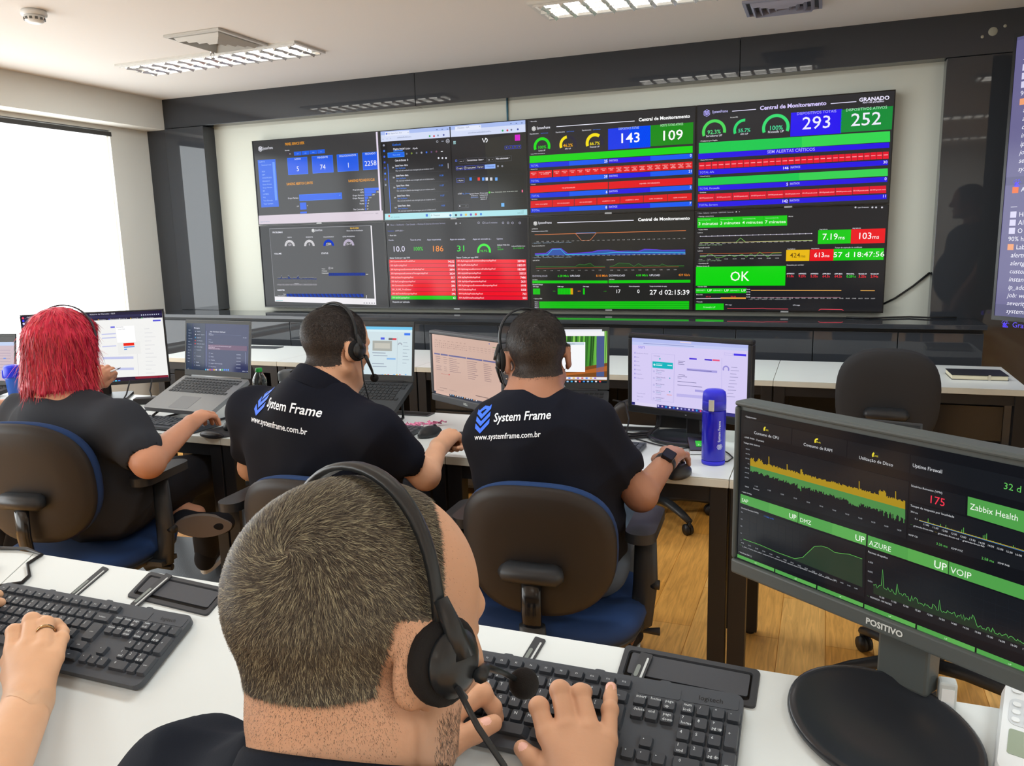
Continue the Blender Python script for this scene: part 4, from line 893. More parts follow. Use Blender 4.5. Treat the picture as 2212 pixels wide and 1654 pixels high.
def keyboard(label, loc, rot, legends=True, group='desktop keyboards', brand=True):
    t = thing('keyboard', label, 'keyboard', loc, 0, group, rot)
    W, Dp = 0.4355, 0.1375
    m = MB(); m.prism(rrect(0, -Dp, W, 0, 0.012, 6), 0.004, 0.0145, KBODY); m.build('body', t, 0.0035, 3)
    if brand:
        m = MB(); m.prism(rrect(0.302, -0.0245, 0.357, -0.0065, 0.003, 4), 0.0140, 0.0152, KBODY); m.prism(rrect(0.360, -0.0245, 0.430, -0.0065, 0.003, 4), 0.0140, 0.0152, KBODY)
        put_text(m, 'logitech', 0.395, -0.0185, 0.0098, mat('debossed', (14, 14, 15), rough=0.6), 'c', z=0.01535); m.build('logo_panel', t)
    for x in (0.10, 0.235, 0.325): MB().prism(rrect(x, -0.002, x+0.016, 0.008, 0.004), 0.002, 0.006, KBODY).build('foot', t)
    for x in (0.03, 0.39): MB().box((x, -0.128, 0), (x+0.02, -0.120, 0.005), BLACKP).build('rubber_pad', t)
    u = 0.019; X0 = 0.0085; z = 0.0142
    def row(y, items, x0=X0, d=0.0172):
        x = x0
        for w, s_ in items:
            if s_ is not None: put_key(t, x+w*u/2, y, z, w*u-0.0018, d, (s_ if legends else ''), KEYM)
            x += w*u
    row(-0.0155, [(1.153, 'esc')] + [(1.153, 'F%d' % i) for i in range(1, 13)], d=0.0135)
    row(-0.036, [(1, ('"', "'")), (1, ('!', '1')), (1, ('@', '2')), (1, ('#', '3')), (1, ('$', '4')), (1, ('%', '5')), (1, ('¨', '6')), (1, ('&', '7')), (1, ('*', '8')), (1, ('(', '9')), (1, (')', '0')), (1, ('_', '-')), (1, ('+', '=')), (2, 'backspace')])
    row(-0.055, [(1.5, 'tab')] + [(1, c) for c in 'QWERTYUIOP´['])
    row(-0.074, [(1.75, 'caps lock')] + [(1, c) for c in 'ASDFGHJKLÇ~'])
    put_key(t, X0+13.5*u+0.0142, -0.055-0.0095, z, 1.5*u-0.002, 0.0362, 'enter' if legends else '', KEYM)
    row(-0.093, [(1.25, 'shift')] + [(1, c) for c in '\\ZXCVBNM,.;/'] + [(1.75, 'shift')])
    row(-0.112, [(1.25, 'ctrl'), (1.25, 'start'), (1.25, 'alt'), (5.25, ''), (1.25, 'alt gr'), (1.25, 'fn'), (1.5, 'menu'), (2, 'ctrl')])
    xn = X0 + 15*u + 0.0045
    row(-0.036, [(1, ('insert', '')), (1, ('home', '')), (1, ('page', 'up'))], xn); row(-0.055, [(1, ('delete', '')), (1, ('end', '')), (1, ('page', 'down'))], xn)
    row(-0.093, [(1, None), (1, '▴')], xn); row(-0.112, [(1, '◂'), (1, '▾'), (1, '▸')], xn)
    xp = xn + 3*u + 0.0045
    row(-0.036, [(1, ('num', 'lock')), (1, '/'), (1, '*'), (1, '-')], xp); row(-0.055, [(1, ('7', 'home')), (1, '8'), (1, ('9', 'pg up'))], xp); row(-0.074, [(1, '4'), (1, '5'), (1, '6')], xp)
    row(-0.093, [(1, ('1', 'end')), (1, '2'), (1, ('3', 'pg dn'))], xp); row(-0.112, [(2, '0'), (1, ',')], xp)
    put_key(t, xp+3.5*u, -0.0645, z, u-0.0018, 0.0362, '+' if legends else '', KEYM); put_key(t, xp+3.5*u, -0.1025, z, u-0.0018, 0.0362, 'enter' if legends else '', KEYM)
    return t

# ------------------------------------------------------------------ laptops
LAPG = mat('laptop_silver', (150, 152, 154), rough=0.35, metal=0.6)
LAPD = mat('laptop_black', (44, 45, 47), rough=0.45)
LAPK = mat('laptop_key', (58, 60, 62), rough=0.5)
LAPKD = mat('laptop_key_black', (32, 33, 35), rough=0.5)
def laptop(label, loc, rz, W, Dp, Hl, deck_tilt, lean, D, dark=True, brand=None, group='open laptops', keys=True):
    """loc: middle of the hinge; the deck falls away towards -y, the lid stands up"""
    t = thing('laptop', label, 'laptop', loc, rz, group)
    shell, km = (LAPD, LAPKD) if dark else (LAPG, LAPK)
    Dk = Rx(R(deck_tilt)); ln = Rx(R(-lean))
    base = empty('base', rot=(R(deck_tilt), 0, 0), parent=t)
    m = MB(); m.prism(rrect(-W/2, -Dp, W/2, 0, 0.010, 4), -0.018, 0, shell); m.build('deck', base, 0.002)
    m = MB(); m.prism(rrect(-0.052, -Dp+0.012, 0.052, -Dp*0.58-0.006, 0.004), 0.0, 0.0006, mat('touchpad_grey', (128, 130, 132), rough=0.3, metal=0.4) if not dark else mat('touchpad_dark', (50, 51, 53), rough=0.35)); m.build('touchpad', base)
    if keys:
        px = 0.0185 if W > 0.34 else 0.0178; ncol = int((W-0.03)/px); x0 = -ncol*px/2
        for r_ in range(6):
            y = -0.022 - r_*0.0185; d = 0.0155 if r_ else 0.0105; x = x0; c = 0
            while c < ncol:
                w = 1
                if r_ == 5 and c == 3: w = 5
                elif r_ in (2, 3, 4) and c == 0: w = 1.5
                elif r_ in (2, 3, 4) and c == ncol-2: w = 1.5
                elif r_ == 3 and c == 12: w = 1
                if x + w*px > -x0 + 1e-4: break
                put_key(base, x+w*px/2, y, 0.0002, w*px-0.0024, d, '', km, h=0.0022); x += w*px; c += int(math.ceil(w))
    lid = empty('lid', loc=(0, 0.002, 0.002), rot=(R(-lean), 0, 0), parent=t)
    m = MB(); m.box((-W/2, 0, 0), (W/2, 0.007, Hl), shell); m.build('lid_shell', lid, 0.002)
    m = MB(); e = 0.008; b0 = 0.024
    for a, c in (((-W/2+0.001, -0.0015, 0.0), (W/2-0.001, 0, b0)), ((-W/2+0.001, -0.0015, Hl-0.014), (W/2-0.001, 0, Hl-0.001)), ((-W/2+0.001, -0.0015, b0), (-W/2+e, 0, Hl-0.014)), ((W/2-e, -0.0015, b0), (W/2-0.001, 0, Hl-0.014))): m.box(a, c, mat('laptop_bezel', (52, 54, 54), rough=0.5))
    if brand: put_text(m, brand, 0, 0.009, 0.010, mat('brand_grey', (190, 190, 190), rough=0.4), 'c', bold=0.02, z=0.0018, mx=Matrix(((1,0,0,0),(0,0,-1,0),(0,1,0,0),(0,0,0,1))))
    m.build('bezel', lid)
    if D: D.build('screen', lid, T(-W/2+e, -0.0004, b0))
    m = MB(); m.cyl((-W*0.38, 0.002, 0.0), (W*0.38, 0.002, 0.0), 0.006, shell, 12); m.build('hinge', t)
    return t
def riser(label, x, y, rz, z_back, tilt, W=0.26, Dp=0.22):
    t = thing('laptop_stand', label, 'laptop stand', (x, y, 0.74), rz, 'laptop stands')
    zb = z_back-0.74-0.021; a = R(tilt); zf = zb - Dp*math.sin(a); yf = -Dp*math.cos(a)
    for sx in (-1, 1):
        m = MB()
        m.tube([(sx*W/2, -0.005, 0.004), (sx*W/2, -0.005, zb-0.004), (sx*W/2, yf, zf-0.004), (sx*W/2, yf, 0.006), (sx*W/2, -0.012, 0.006)], 0.0055, BLACKM, 8)
        m.build('side_frame', t)
    m = MB(); m.tube([(-W/2, -0.05, zb-0.05*math.tan(a)-0.006), (W/2, -0.05, zb-0.05*math.tan(a)-0.006)], 0.005, BLACKM, 8); m.build('crossbar', t); MB().tube([(-W/2, yf+0.02, 0.006), (W/2, yf+0.02, 0.006)], 0.005, BLACKM, 8).build('crossbar', t)
    return t

# --- silver laptop of the red-haired person
a = 8.0/1.0
D = Display(0.344, 0.197, [(45, 130), (838, 140), (848, 728), (55, 688)], '#26305a')
D.rect(45, 131, 130, 690, '#2a3a52', 1); D.rect(130, 135, 290, 705, '#27354f', 1)
D.text(140, 197, 'Mensagens', 16, '#d8dcf0', bold=0.01)
for i, s_ in enumerate(('Feed', 'Equipes', 'Chat', 'Chamadas', 'Lista', 'Arquivos', 'Web', 'Agenda', 'Sites', 'Bloco', 'Painel', 'Apps')): D.text(72, 222+i*34, s_, 12, '#b8c0d8')
for i, s_ in enumerate(('Suporte', 'System - Suporte', 'Equipe 01', 'Atendimento', 'Central de Atend.', 'Service Desk', 'Central N1', '', 'Conversas', '', 'Equipe', 'Gerência')):
    D.text(180, 238+i*37, s_ or ' ', 13, '#c8cee4'); D.arc(160, 232+i*37, 0, 8, 0, 360, ('#8a94b4', '#e8eaf4', '#3aa0d8', '#e83a3a', '#e83a3a', '#8a94b4')[i % 6] if i < 6 else '#6a7698')
D.line([(300, 225), (312, 655)], '#8894c8', 4); D.line([(807, 478), (812, 620)], '#a8b0d8', 4)
D.text(345, 238, 'Painel - Central Suporte - Relatório geral', 14, '#e8eaf6', bold=0.01, width=245); D.text(330, 258, 'Editado', 11, '#c8cee4'); D.text(330, 276, 'Oi pessoal', 13, '#e8eaf6')
D.line([(330, 262), (742, 276)], '#56608e', 2); D.text(768, 305, 'Ver tudo', 11, '#c8cee4'); D.text(330, 334, 'Novos', 12, '#98a2c8'); D.text(333, 362, '▢ Sistema', 12, '#c8cee4')
D.poly([(328, 386), (822, 402), (824, 462), (328, 448)], '#5e3c60', 2)
for i, s_ in enumerate(('Para manter a empresa informada do andamento geral', 'a partir agora é', 'Relatório operacional diário')): D.text(332, 408+i*16, s_, 12, '#e8d8ea', bold=0.006)
for i, s_ in enumerate(('Itens', 'Pastas', 'Arquivos', 'Registro Geral de Entrada', 'Documentos')): D.text(365, 500+i*40, s_, 13, '#c8cee4'); D.text(692, 512+i*40, '05/02/2025', 11, '#c8cee4'); D.frame(340, 486+i*40, 354, 502+i*40, '#98a2c8', 2)
for i, c in enumerate(('#5ac8e8', '#d8d0e8', '#e87a5a', '#b85ac8', '#e8b83a', '#e8e8f0', '#5a6a98', '#f0f0f8', '#3ac86a', '#3a8af0', '#3a8af0', '#4a9af0')): D.rect(298+i*26, 683, 314+i*26, 703, c, 2)
D.text(72, 688, '☁', 14, '#f0f0f8'); D.text(775, 712, '▲ ◨ ⊿   11:30', 11, '#e0e4f4')
laptop('silver laptop with a dark blue chat page beside the red-haired person', (1.622, -2.42, 0.888), R(-4), 0.36, 0.245, 0.234, 22, 8, D, dark=False)
riser('black wire stand under the silver laptop', 1.626, -2.447, R(-4), 0.872, 22)
# --- black laptop behind the person in the polo shirt
D = Display(0.319, 0.190, [(690, 208), (1118, 210), (1125, 455), (690, 440)], '#cfe0e6')
D.rect(690, 206, 1118, 225, '#6ec4ec', 1); D.rect(690, 222, 1120, 236, '#d8ecf2', 1); D.rect(1070, 240, 1107, 252, '#3a7af0', 2); D.rect(928, 262, 952, 273, '#4a5ae0', 2); D.rect(976, 264, 1000, 275, '#6a6a70', 2); D.rect(1000, 265, 1024, 275, '#d84858', 2)
D.rect(880, 278, 998, 330, '#a8aaa4', 2); D.rect(892, 290, 986, 318, '#c4c2b8', 3)
D.arc(1046, 300, 7, 13, 0, 180, '#a8b0bc'); D.line([(1030, 262), (1033, 452)], '#b8c8d0', 2); D.line([(700, 236), (700, 438)], '#b8c8d0', 2)
for y, x0, x1 in ((338, 880, 960), (352, 886, 972), (392, 880, 952), (406, 884, 968)): D.line([(x0, y), (x1, y+2)], '#98a4b4', 4)
D.rect(968, 364, 1022, 374, '#8ab8e8', 2)
for i in range(7): D.line([(1065, 288+i*17), (1090+(i % 3)*8, 289+i*17)], '#8a98a8', 2)
D.rect(690, 440, 1126, 456, '#2a3442', 2)
for i in range(14): D.rect(850+i*18, 446, 858+i*18, 452, ('#e8e8f0', '#5aa8e8', '#e8b83a', '#d84858')[i % 4], 3)
laptop('black laptop with a pale chat page behind the person in the polo shirt', (2.323, -2.32, 0.883), R(2), 0.335, 0.235, 0.235, 24, 8, D, brand='DELL')
riser('black wire stand under the laptop of the person in the polo shirt', 2.326, -2.347, R(2), 0.867, 24)
# --- black laptop with bamboo wallpaper
D = Display(0.319, 0.190, [(750, 170), (1112, 163), (1112, 432), (745, 428)], '#3a7a30')
random.seed(5)
for i in range(46):
    x = 750+i*8; D.poly([(x, 168), (x+random.uniform(3, 8), 168), (x-20+random.uniform(0, 30), 420), (x-24+random.uniform(0, 20), 420)], random.choice(('#4a9a34', '#2f6a26', '#6ab848', '#8ac85a', '#24501e')), 1)
D.poly([(750, 400), (860, 385), (1112, 330), (1112, 420), (750, 420)], '#7a4a20', 2); D.poly([(840, 396), (980, 378), (1112, 345), (1112, 372), (900, 400)], '#b0642a', 3)
D.rect(750, 166, 1090, 180, '#e8eaf2', 4); D.rect(750, 180, 1100, 196, '#f2f2f6', 4); D.rect(1068, 196, 1100, 400, '#4a5a8a', 3)
D.rect(760, 230, 1020, 376, '#f6f8fa', 5); D.rect(860, 214, 914, 230, '#14181c', 6); D.rect(870, 230, 1016, 242, '#c8d8e4', 6); D.text(950, 240, 'Opções', 8, '#6a7888', layer=7)
for i in range(6): D.line([(860, 258+i*16), (890+(i*7) % 20, 258+i*16)], '#b8c2cc', 2, 7)
D.rect(745, 400, 1112, 415, '#e8e6ea', 6)
for i in range(12): D.rect(860+i*18, 404, 869+i*18, 411, ('#d84838', '#3a7ae8', '#e8a830', '#8a5ac8')[i % 4], 7)
D.rect(745, 417, 1112, 432, '#16202a', 6)
for i in range(18): D.rect(790+i*17, 421, 798+i*17, 428, ('#4ab8f0', '#e8e8f0', '#e84a4a', '#4a9af0', '#9ac8f0')[i % 5], 7)
laptop('black laptop with green bamboo wallpaper behind the raised headset', (3.114, -2.359, 0.890), R(10), 0.335, 0.235, 0.222, 22, 8, D, brand='DELL')
riser('black wire stand under the bamboo wallpaper laptop', 3.110, -2.386, R(10), 0.874, 22)
# --- laptop cut by the left edge
D = Display(0.319, 0.190, None, '#c4aeb8')
D.rect(0, 0, 0.319, 0.018, '#b8c8e8', 1)
for i in range(9): D.line([(0.20, 0.04+i*0.014), (0.30, 0.041+i*0.014)], '#9888a0', 0.002)
D.rect(0.262, 0.078, 0.275, 0.084, '#4a8ae8', 2)
laptop('laptop with a pinkish page cut by the left edge behind the blue cup', (0.135, -2.36, 0.775), R(15), 0.335, 0.235, 0.255, 3, 10, D)

# ------------------------------------------------------------------ monitors
def monitor(label, loc, rz, W, H, z0, D, bez=0.013, chin=0.02, depth=0.03, frame=BLACKP, base='round', br=(0.11, 0.085), neck=(0.05, 0.028), neck_y=0.045, base_mx=None, brand=None, back=0.03, base_c=(0, 0), group='desk monitors', bsize=0.011, bcol=(205, 208, 204)):
    """loc: foot on the desk; the panel faces -y, its lower edge z0 above the foot and its middle over x=0"""
    t = thing('monitor', label, 'monitor', loc, rz, group)
    FR = Matrix(((1,0,0,0),(0,0,-1,0),(0,1,0,0),(0,0,0,1)))
    m = MB(T(0, 0, z0))
    for a, c in (((-W/2, 0, 0), (W/2, depth, chin)), ((-W/2, 0, H-bez), (W/2, depth, H)), ((-W/2, 0, chin), (-W/2+bez, depth, H-bez)), ((W/2-bez, 0, chin), (W/2, depth, H-bez))): m.box(a, c, frame)
    m.build('bezel', t, 0.004, 3)
    m = MB(T(0, 0, z0)); m.box((-W/2+bez*0.8, 0.006, chin*0.8), (W/2-bez*0.8, depth+0.004, H-bez*0.8), frame); m.rings([[(-W*s_/2, y, H/2-H*s_/2), (W*s_/2, y, H/2-H*s_/2), (W*s_/2, y, H/2+H*s_/2), (-W*s_/2, y, H/2+H*s_/2)] for s_, y in ((0.9, depth), (0.62, depth+back), (0.55, depth+back))], frame, False); m.build('back_cover', t)
    if brand:
        m = MB(T(0, -0.0006, z0) @ FR); put_text(m, brand, 0, chin*0.5-bsize*0.36, bsize, mat('brand_%d' % bcol[0], bcol, rough=0.4), 'c', bold=0.03); m.build('brand_mark', t)
    D.build('screen', t, T(-W/2+bez, 0.0045, z0+chin))
    m = MB(); n0 = depth+neck_y-0.02; ht = z0+H*0.45
    m.rings([[(-neck[0]/2, n0, z), (neck[0]/2, n0, z), (neck[0]/2, n0+neck[1], z), (-neck[0]/2, n0+neck[1], z)] for z in (0.008 if base_mx is None else 0.026, ht)], frame, False); m.build('neck', t, 0.004)
    m = MB(base_mx or T(base_c[0], base_c[1], 0)); o = superell(br[0], br[1], 2.0, 56)
    if base == 'round':
        def rg(k, z): return [(x*k, y*k, z) for x, y in o]
        m.rings([rg(0.97, 0.0), rg(1.0, 0.004), rg(0.995, 0.009), rg(0.96, 0.0125), rg(0.90, 0.0135), rg(0.85, 0.0115), rg(0.5, 0.012), rg(0.2, 0.014)], mat('base_satin', (42, 44, 48), rough=0.22))
    else:
        m.prism(rrect(-br[0], -br[1], br[0], br[1], 0.02), 0, 0.012, frame)
    m.build('base', t)
    return t
# --- large monitor in front of the red-haired person
D = Display(0.588, 0.320, [(205, 140), (2010, 75), (2068, 905), (270, 1052)], '#f3f3f1')
D.poly([(205, 140), (262, 138), (326, 1048), (270, 1052)], '#241c48', 1); D.poly([(205, 140), (2010, 75), (2014, 162), (212, 236)], '#1e1a3a', 1)
D.line([(262, 190), (2010, 122)], '#2a2a52', 30, 2)
for i, s_ in enumerate(('Central - Atendimento', 'Sun - Suporte', 'Chamados', 'Relatório de Chamados - GLPI')): D.text((280, 480, 820, 1110)[i], (162, 152, 140, 128)[i], s_, 17, '#e8e8f4', layer=4)
for i in range(9): D.rect(1755+i*26, 124-i*1.2, 1768+i*26, 136-i*1.2, '#d8d8e8', 4)
for i, c in enumerate(('#e8b83a', '#5a5ae8', '#e8e8f0', '#e8c83a', '#3ac85a')): D.rect(1212+i*136, 180-i*5, 1224+i*136, 192-i*5, c, 4); D.text(1230+i*136, 192-i*5, ('Inventário', 'Monitoramento', 'Gestão TI', 'Central TI', 'Chamados Novos')[i], 13, '#e8e8f4', layer=4)
for i, c in enumerate(('#e83a5a', '#3a3af0', '#d8d8f0')): D.arc(228+i*3, 162+i*36, 0, 13, 0, 360, c, 4)
for i, c in enumerate(('#8ae8f0', '#6ab8e8', '#e86ad8', '#4a4ab8')): D.arc(264+i*3, 520+i*34, 0, 13, 0, 360, c, 4)
D.text(336, 272, 'sun', 34, '#7a7ae0', layer=4)
for i in range(7): D.text(310+i*4, 325+i*39, ('Atendimento', 'Início', 'Chats', 'Tickets', 'Contatos', 'Campanhas', 'Configurações')[i], 15, '#a8a8c0')
D.rect(1896, 190, 1993, 205, '#5a5ad8', 3); D.rect(1366, 270, 1422, 288, '#6a6ae0', 3)
for y in (362, 410, 515, 660, 800): D.line([(1250, y+8), (1430 if y < 600 else 1640, y-4)], '#c4c8ec', 14 if y < 600 else 30)
D.rect(1424, 262, 1672, 452, '#f0f0ee', 4); D.rect(1430, 268, 1678, 460, '#ffffff', 5); D.text(1440, 284, 'Anotações', 14, '#6a6a7a', layer=6); D.text(1460, 312, 'ramal 7225', 13, '#8a8a9a', layer=6)
D.rect(1445, 468, 1740, 606, '#eeeeec', 4); D.rect(1520, 478, 1658, 504, '#ee2a1c', 6); D.line([(1526, 528), (1660, 518)], '#3a8ae0', 12, 6); D.line([(1528, 556), (1564, 552)], '#3a8ae0', 12, 6)
for i in range(12): D.line([(1790, 300+i*50), (1850+(i*37) % 90, 297+i*50)], '#c8c8d0', 4, 2)
D.line([(1690, 610), (1698, 880)], '#dcdce0', 4, 2)
D.poly([(264, 985), (2062, 868), (2068, 905), (270, 1052)], '#2a1430', 3); D.poly([(1650, 897), (2062, 868), (2066, 892), (1660, 925)], '#8a1c30', 4)
for i, c in enumerate(('#2ac85a', '#3aa0e8', '#5ad8f0', '#4a8af0')): D.arc(1328+i*40, 964-i*3, 0, 14, 0, 360, c, 6)
monitor('large thin monitor with a bright page in front of the red-haired person', (0.86, -2.32, 0.74), R(35.4), 0.60, 0.343, 0.06, D, bez=0.006, chin=0.017, br=(0.12, 0.10), base='flat')
# --- small grey-framed monitor with a pinkish spreadsheet
D = Display(0.394, 0.216, [(262, 192), (1134, 312), (1088, 1188), (240, 975)], '#d0b0a2')
D.rect(240, 192, 265, 975, '#d8b4a6', 1)
for i in range(9): D.text(300+i*52, 275+i*7, ('Arquivo', 'Página', 'Inserir', 'Layout', 'Dados', 'Revisão', 'Exibir', 'Ajuda', '')[i] or ' ', 12, '#8a6a66')
for r_ in range(3):
    for i in range(16): D.rect(290+i*26, 300+i*3.6+r_*26, 304+i*26, 312+i*3.6+r_*26, ('#b89a90', '#c0a298', '#a88a84')[(i+r_) % 3], 2)
for i in range(8): D.line([(720+i*50, 362+i*7), (755+i*50, 367+i*7)], '#a08680', 4); D.line([(720+i*50, 390+i*7), (750+i*50, 395+i*7)], '#a08680', 4); D.line([(724+i*50, 418+i*7), (752+i*50, 422+i*7)], '#b09690', 3)
D.rect(1030, 366, 1126, 386, '#4e8a4e', 3); D.arc(990, 322, 0, 9, 0, 360, '#5a6ab0', 3)
for x0, x1 in ((276, 348), (356, 446), (455, 676), (686, 884), (895, 1110)):
    y = 452+(x0-276)*0.152; D.poly([(x0, y-10), (x1, y-10+(x1-x0)*0.15), (x1, y+10+(x1-x0)*0.15), (x0, y+10)], '#6a6a98', 3)
random.seed(9)
for i in range(10):
    y = 488+i*25
    for x0, l in ((290, 62), (386, 44), (455, 130), (682, 120), (892, 96)):
        if i == 4 and x0 < 455: continue
        if i > 7 and x0 < 680: continue
        D.line([(x0, y+(x0-290)*0.17), (x0+l*random.uniform(0.7, 1.15), y+(x0-290)*0.17+l*0.15)], '#9a8080', 6)
D.line([(345, 718), (446, 742)], '#c05050', 3); D.rect(440, 724, 452, 742, '#d04048', 3); D.line([(762, 1010), (922, 1048)], '#6a5658', 8)
D.line([(315, 902), (405, 922)], '#8a7070', 5); D.line([(430, 934), (525, 956)], '#a89090', 4); D.line([(285, 930), (360, 946)], '#8a7070', 4)
D.poly([(240, 940), (1090, 1150), (1088, 1188), (240, 975)], '#2a3244', 3); D.poly([(265, 942), (432, 984), (430, 1020), (262, 975)], '#d8b4a6', 4)
for i in range(12): D.rect(442+i*29, 990+i*7.2, 456+i*29, 1006+i*7.2, ('#c8d0e0', '#7ab0e0', '#e0a878', '#e8e8f0')[i % 4], 5)
monitor('grey-framed monitor with a pinkish spreadsheet between the two headsets', (2.838, -2.590, 0.74), R(-29.6), 0.42, 0.255, 0.117, D, chin=0.026, frame=mat('monitor_grey', (70, 71, 74), rough=0.5), br=(0.10, 0.08), neck=(0.06, 0.03), brand='DELL')
# --- monitor with the lilac chat page
D = Display(0.420, 0.238, [(255, 182), (1858, 275), (1806, 1352), (228, 1165)], '#d6ccf4')
D.poly([(255, 182), (1858, 275), (1855, 322), (254, 236)], '#b4bcf0', 1); D.poly([(254, 236), (1855, 322), (1854, 362), (253, 285)], '#c4caf4', 1)
D.line([(410, 262), (1108, 303)], '#8a90c8', 8); D.rect(918, 232, 1070, 258, '#e8d4e0', 2)
D.text(336, 334, 'sun', 60, '#7a78e0', layer=4)
for i, s_ in enumerate(('Atendimento Pessoal', 'Início', 'Chats', 'Tickets', 'Contatos', 'Campanhas', 'Configurações')): D.text(308-i*3, 412+i*61, s_, 17, '#8a86b0'); D.arc(290-i*2, 404+i*61, 6, 12, 0, 360, '#8a80d8')
for i, s_ in enumerate(('Central de ajuda', 'Minha conta', 'Sair')): D.text(300, 1000+i*48, s_, 16, '#8a86b0')
D.frame(520, 405, 812, 1130, '#b8b0e0', 3); D.poly([(530, 525), (812, 545), (808, 640), (528, 618)], '#18b4bc', 3); D.rect(575, 572, 662, 592, '#d4f4f4', 4); D.arc(555, 575, 0, 16, 0, 360, '#c8f0f0', 4); D.rect(735, 574, 800, 592, '#d4f4f4', 4); D.text(580, 562, 'Atendimento 1', 13, '#d4f4f4', layer=4); D.text(545, 450, 'Conversas', 18, '#7a76a8'); D.arc(632, 488, 0, 12, 0, 360, '#2ab8b8')
for i in range(5):
    y = 662+i*100; D.text(575-i*4, y, ('Cliente Rafaela', 'Cliente Granado', 'Matriz Suporte', 'Central Loja 12', 'Atendimento 4')[i], 17, '#6a6698', bold=0.01); D.text(578-i*4, y+24, 'WhatsApp', 15, '#3a9ab8'); D.text(572-i*4, y+48, 'há minutos', 15, '#7a76a8'); D.arc(545-i*3, y+10, 8, 14, 0, 360, '#a8a4d8')
    if i in (1, 3): D.arc(764-i*3, y+10, 0, 10, 0, 360, '#2a9ab0')
D.rect(715, 1010, 785, 1026, '#e89888', 3)
for x0, x1, c in ((1040, 1142, '#5038d8'), (1250, 1352, '#4a34c8'), (1360, 1458, '#e85a84')): y = 468+(x0-1040)*0.055; D.rect(x0, y, x1, y+30, c, 3)
D.rect(1655, 398, 1826, 440, '#4838e8', 3); D.frame(1525, 388, 1640, 430, '#b0a8e0', 3)
for x0, y, l in ((885, 515, 95), (885, 535, 70), (880, 560, 90), (885, 718, 88), (870, 740, 132), (870, 765, 54), (868, 815, 260), (866, 868, 340)): D.line([(x0, y), (x0+l, y+l*0.09)], '#6a6696', 7)
D.line([(1000, 638), (1420, 672)], '#a8a0e0', 34, 2); D.line([(1010, 644), (1345, 668)], '#5a5690', 6, 3); D.line([(1105, 950), (1420, 985)], '#a8a0e0', 32, 2); D.line([(850, 1018), (1440, 1065)], '#bcb4ea', 44, 2)
D.line([(1488, 470), (1470, 1150)], '#b0a8e0', 4); D.line([(838, 420), (800, 1130)], '#b8b0e0', 4); D.arc(1542, 630, 30, 50, -30, 210, '#9a92d8')
for i in range(10): D.line([(1615-i*8, 600+i*48), (1700-i*9+(i*31) % 60, 606+i*48)], '#8a86b0', 6)
D.poly([(228, 1120), (575, 1160), (575, 1204), (228, 1165)], '#ddd4f2', 4); D.poly([(575, 1160), (1808, 1300), (1806, 1352), (573, 1206)], '#34307a', 4); D.rect(228, 1122, 272, 1168, '#2a2870', 5)
for i in range(14): D.arc(596+i*53, 1182+i*6.1, 0, 14, 0, 360, ('#c8c4f0', '#d8a8d8', '#2a9ae8', '#e8e4f4', '#3a78e0', '#e8e8f8', '#a8a8e8', '#7a74c8')[i % 8] if i != 11 else '#e84878', 6)
monitor('black monitor with a lilac chat page behind the blue bottle', (3.556, -2.375, 0.74), R(-17), 0.45, 0.28, 0.073, D, bez=0.015, chin=0.026, br=(0.125, 0.105), neck=(0.05, 0.03), brand='∽', base_c=(-0.01, 0.0))
# --- large foreground monitor
D = Display(0.458, 0.218, [(89.9, 120.9), (2285.5, 569.5), (2144.7, 1772.1), (68.7, 950.7)], '#101217')
PNL = '#16191e'; GRN = '#4f9e4a'; GRL = '#62ae54'; TXW = '#d4d6da'


D.text(118, 160, '▾ Equipamento', 11, TXW)
for a, b, c, d in (((110, 168), (378, 224), (374, 312), (104, 252)), ((382, 226), (686, 292), (682, 386), (378, 316)), ((690, 294), (1038, 370), (1034, 474), (685, 390)), ((1042, 372), (2280, 640), (2270, 800), (1038, 478))): D.poly([a, b, c, d], PNL, 1)
for (x, y), f_, v, cap in (((236, 232), 0.40, '40%', 'Consumo de CPU'), ((522, 300), 0.52, '48.4%', 'Consumo de RAM'), ((846, 378), 0.36, '34%', 'Utilização de Disco')):
    D.arc(x, y, 12, 22, 210, -30, '#26282e'); D.arc(x, y, 12, 22, 210, 210-240*f_, '#e8d838', 2); D.text(x+4, y+6, v, 10, '#e8d838', 'c'); D.text(x, y+38, cap, 19, TXW, 'c')
D.text(112, 275, '› LINK WAN   (3 painéis)', 11, TXW); D.poly([(104, 290), (1032, 522), (1014, 842), (92, 570)], PNL, 1); D.text(110, 306, 'Tráfego LINK WAN 01', 10, TXW)
for i, s_ in enumerate(('600 Mb', '400 Mb', '200 Mb', '0 b', '-200 Mb', '-400 Mb', '-600 Mb')):
    D.text(144-i*0.8, 346+i*26.5, s_, 8, '#a8acb4', 'r'); D.line([(150-i*0.7, 346+i*26.5), (1018-i*3.6, 560+i*35)], '#22262c', 1, 1.5)
random.seed(21)
xs_ = []; up = []; dn = []; md = []
N_ = 170
for i in range(N_):
    f = i/(N_-1); x = 146+f*860; base = 432+f*(676-432)
    h = 26+12*f+random.uniform(0, 11); g = 20+22*f+random.uniform(0, 16)
    if 8 <= i <= 12: h += 16
    if i < 4: h += 12
    for j, e_ in ((20, 44), (40, 36), (56, 22), (119, 46), (159, 46), (55, 18), (57, 14)):
        if i in (j,): h += e_
    if 141 <= i <= 148: h += 26
    if 52 <= i <= 55: g += 20
    if 108 <= i <= 118: g += 12
    if i > 140 and random.random() < 0.3: g += 26
    for q in (0, 1): xs_.append(x+q*5.05); up.append(base+q*1.43-h); dn.append(base+q*1.43+g); md.append(base+q*1.43)
D.area(xs_, up, md, '#a88a1c', 2); D.area(xs_, md, dn, '#4a8a48', 2)
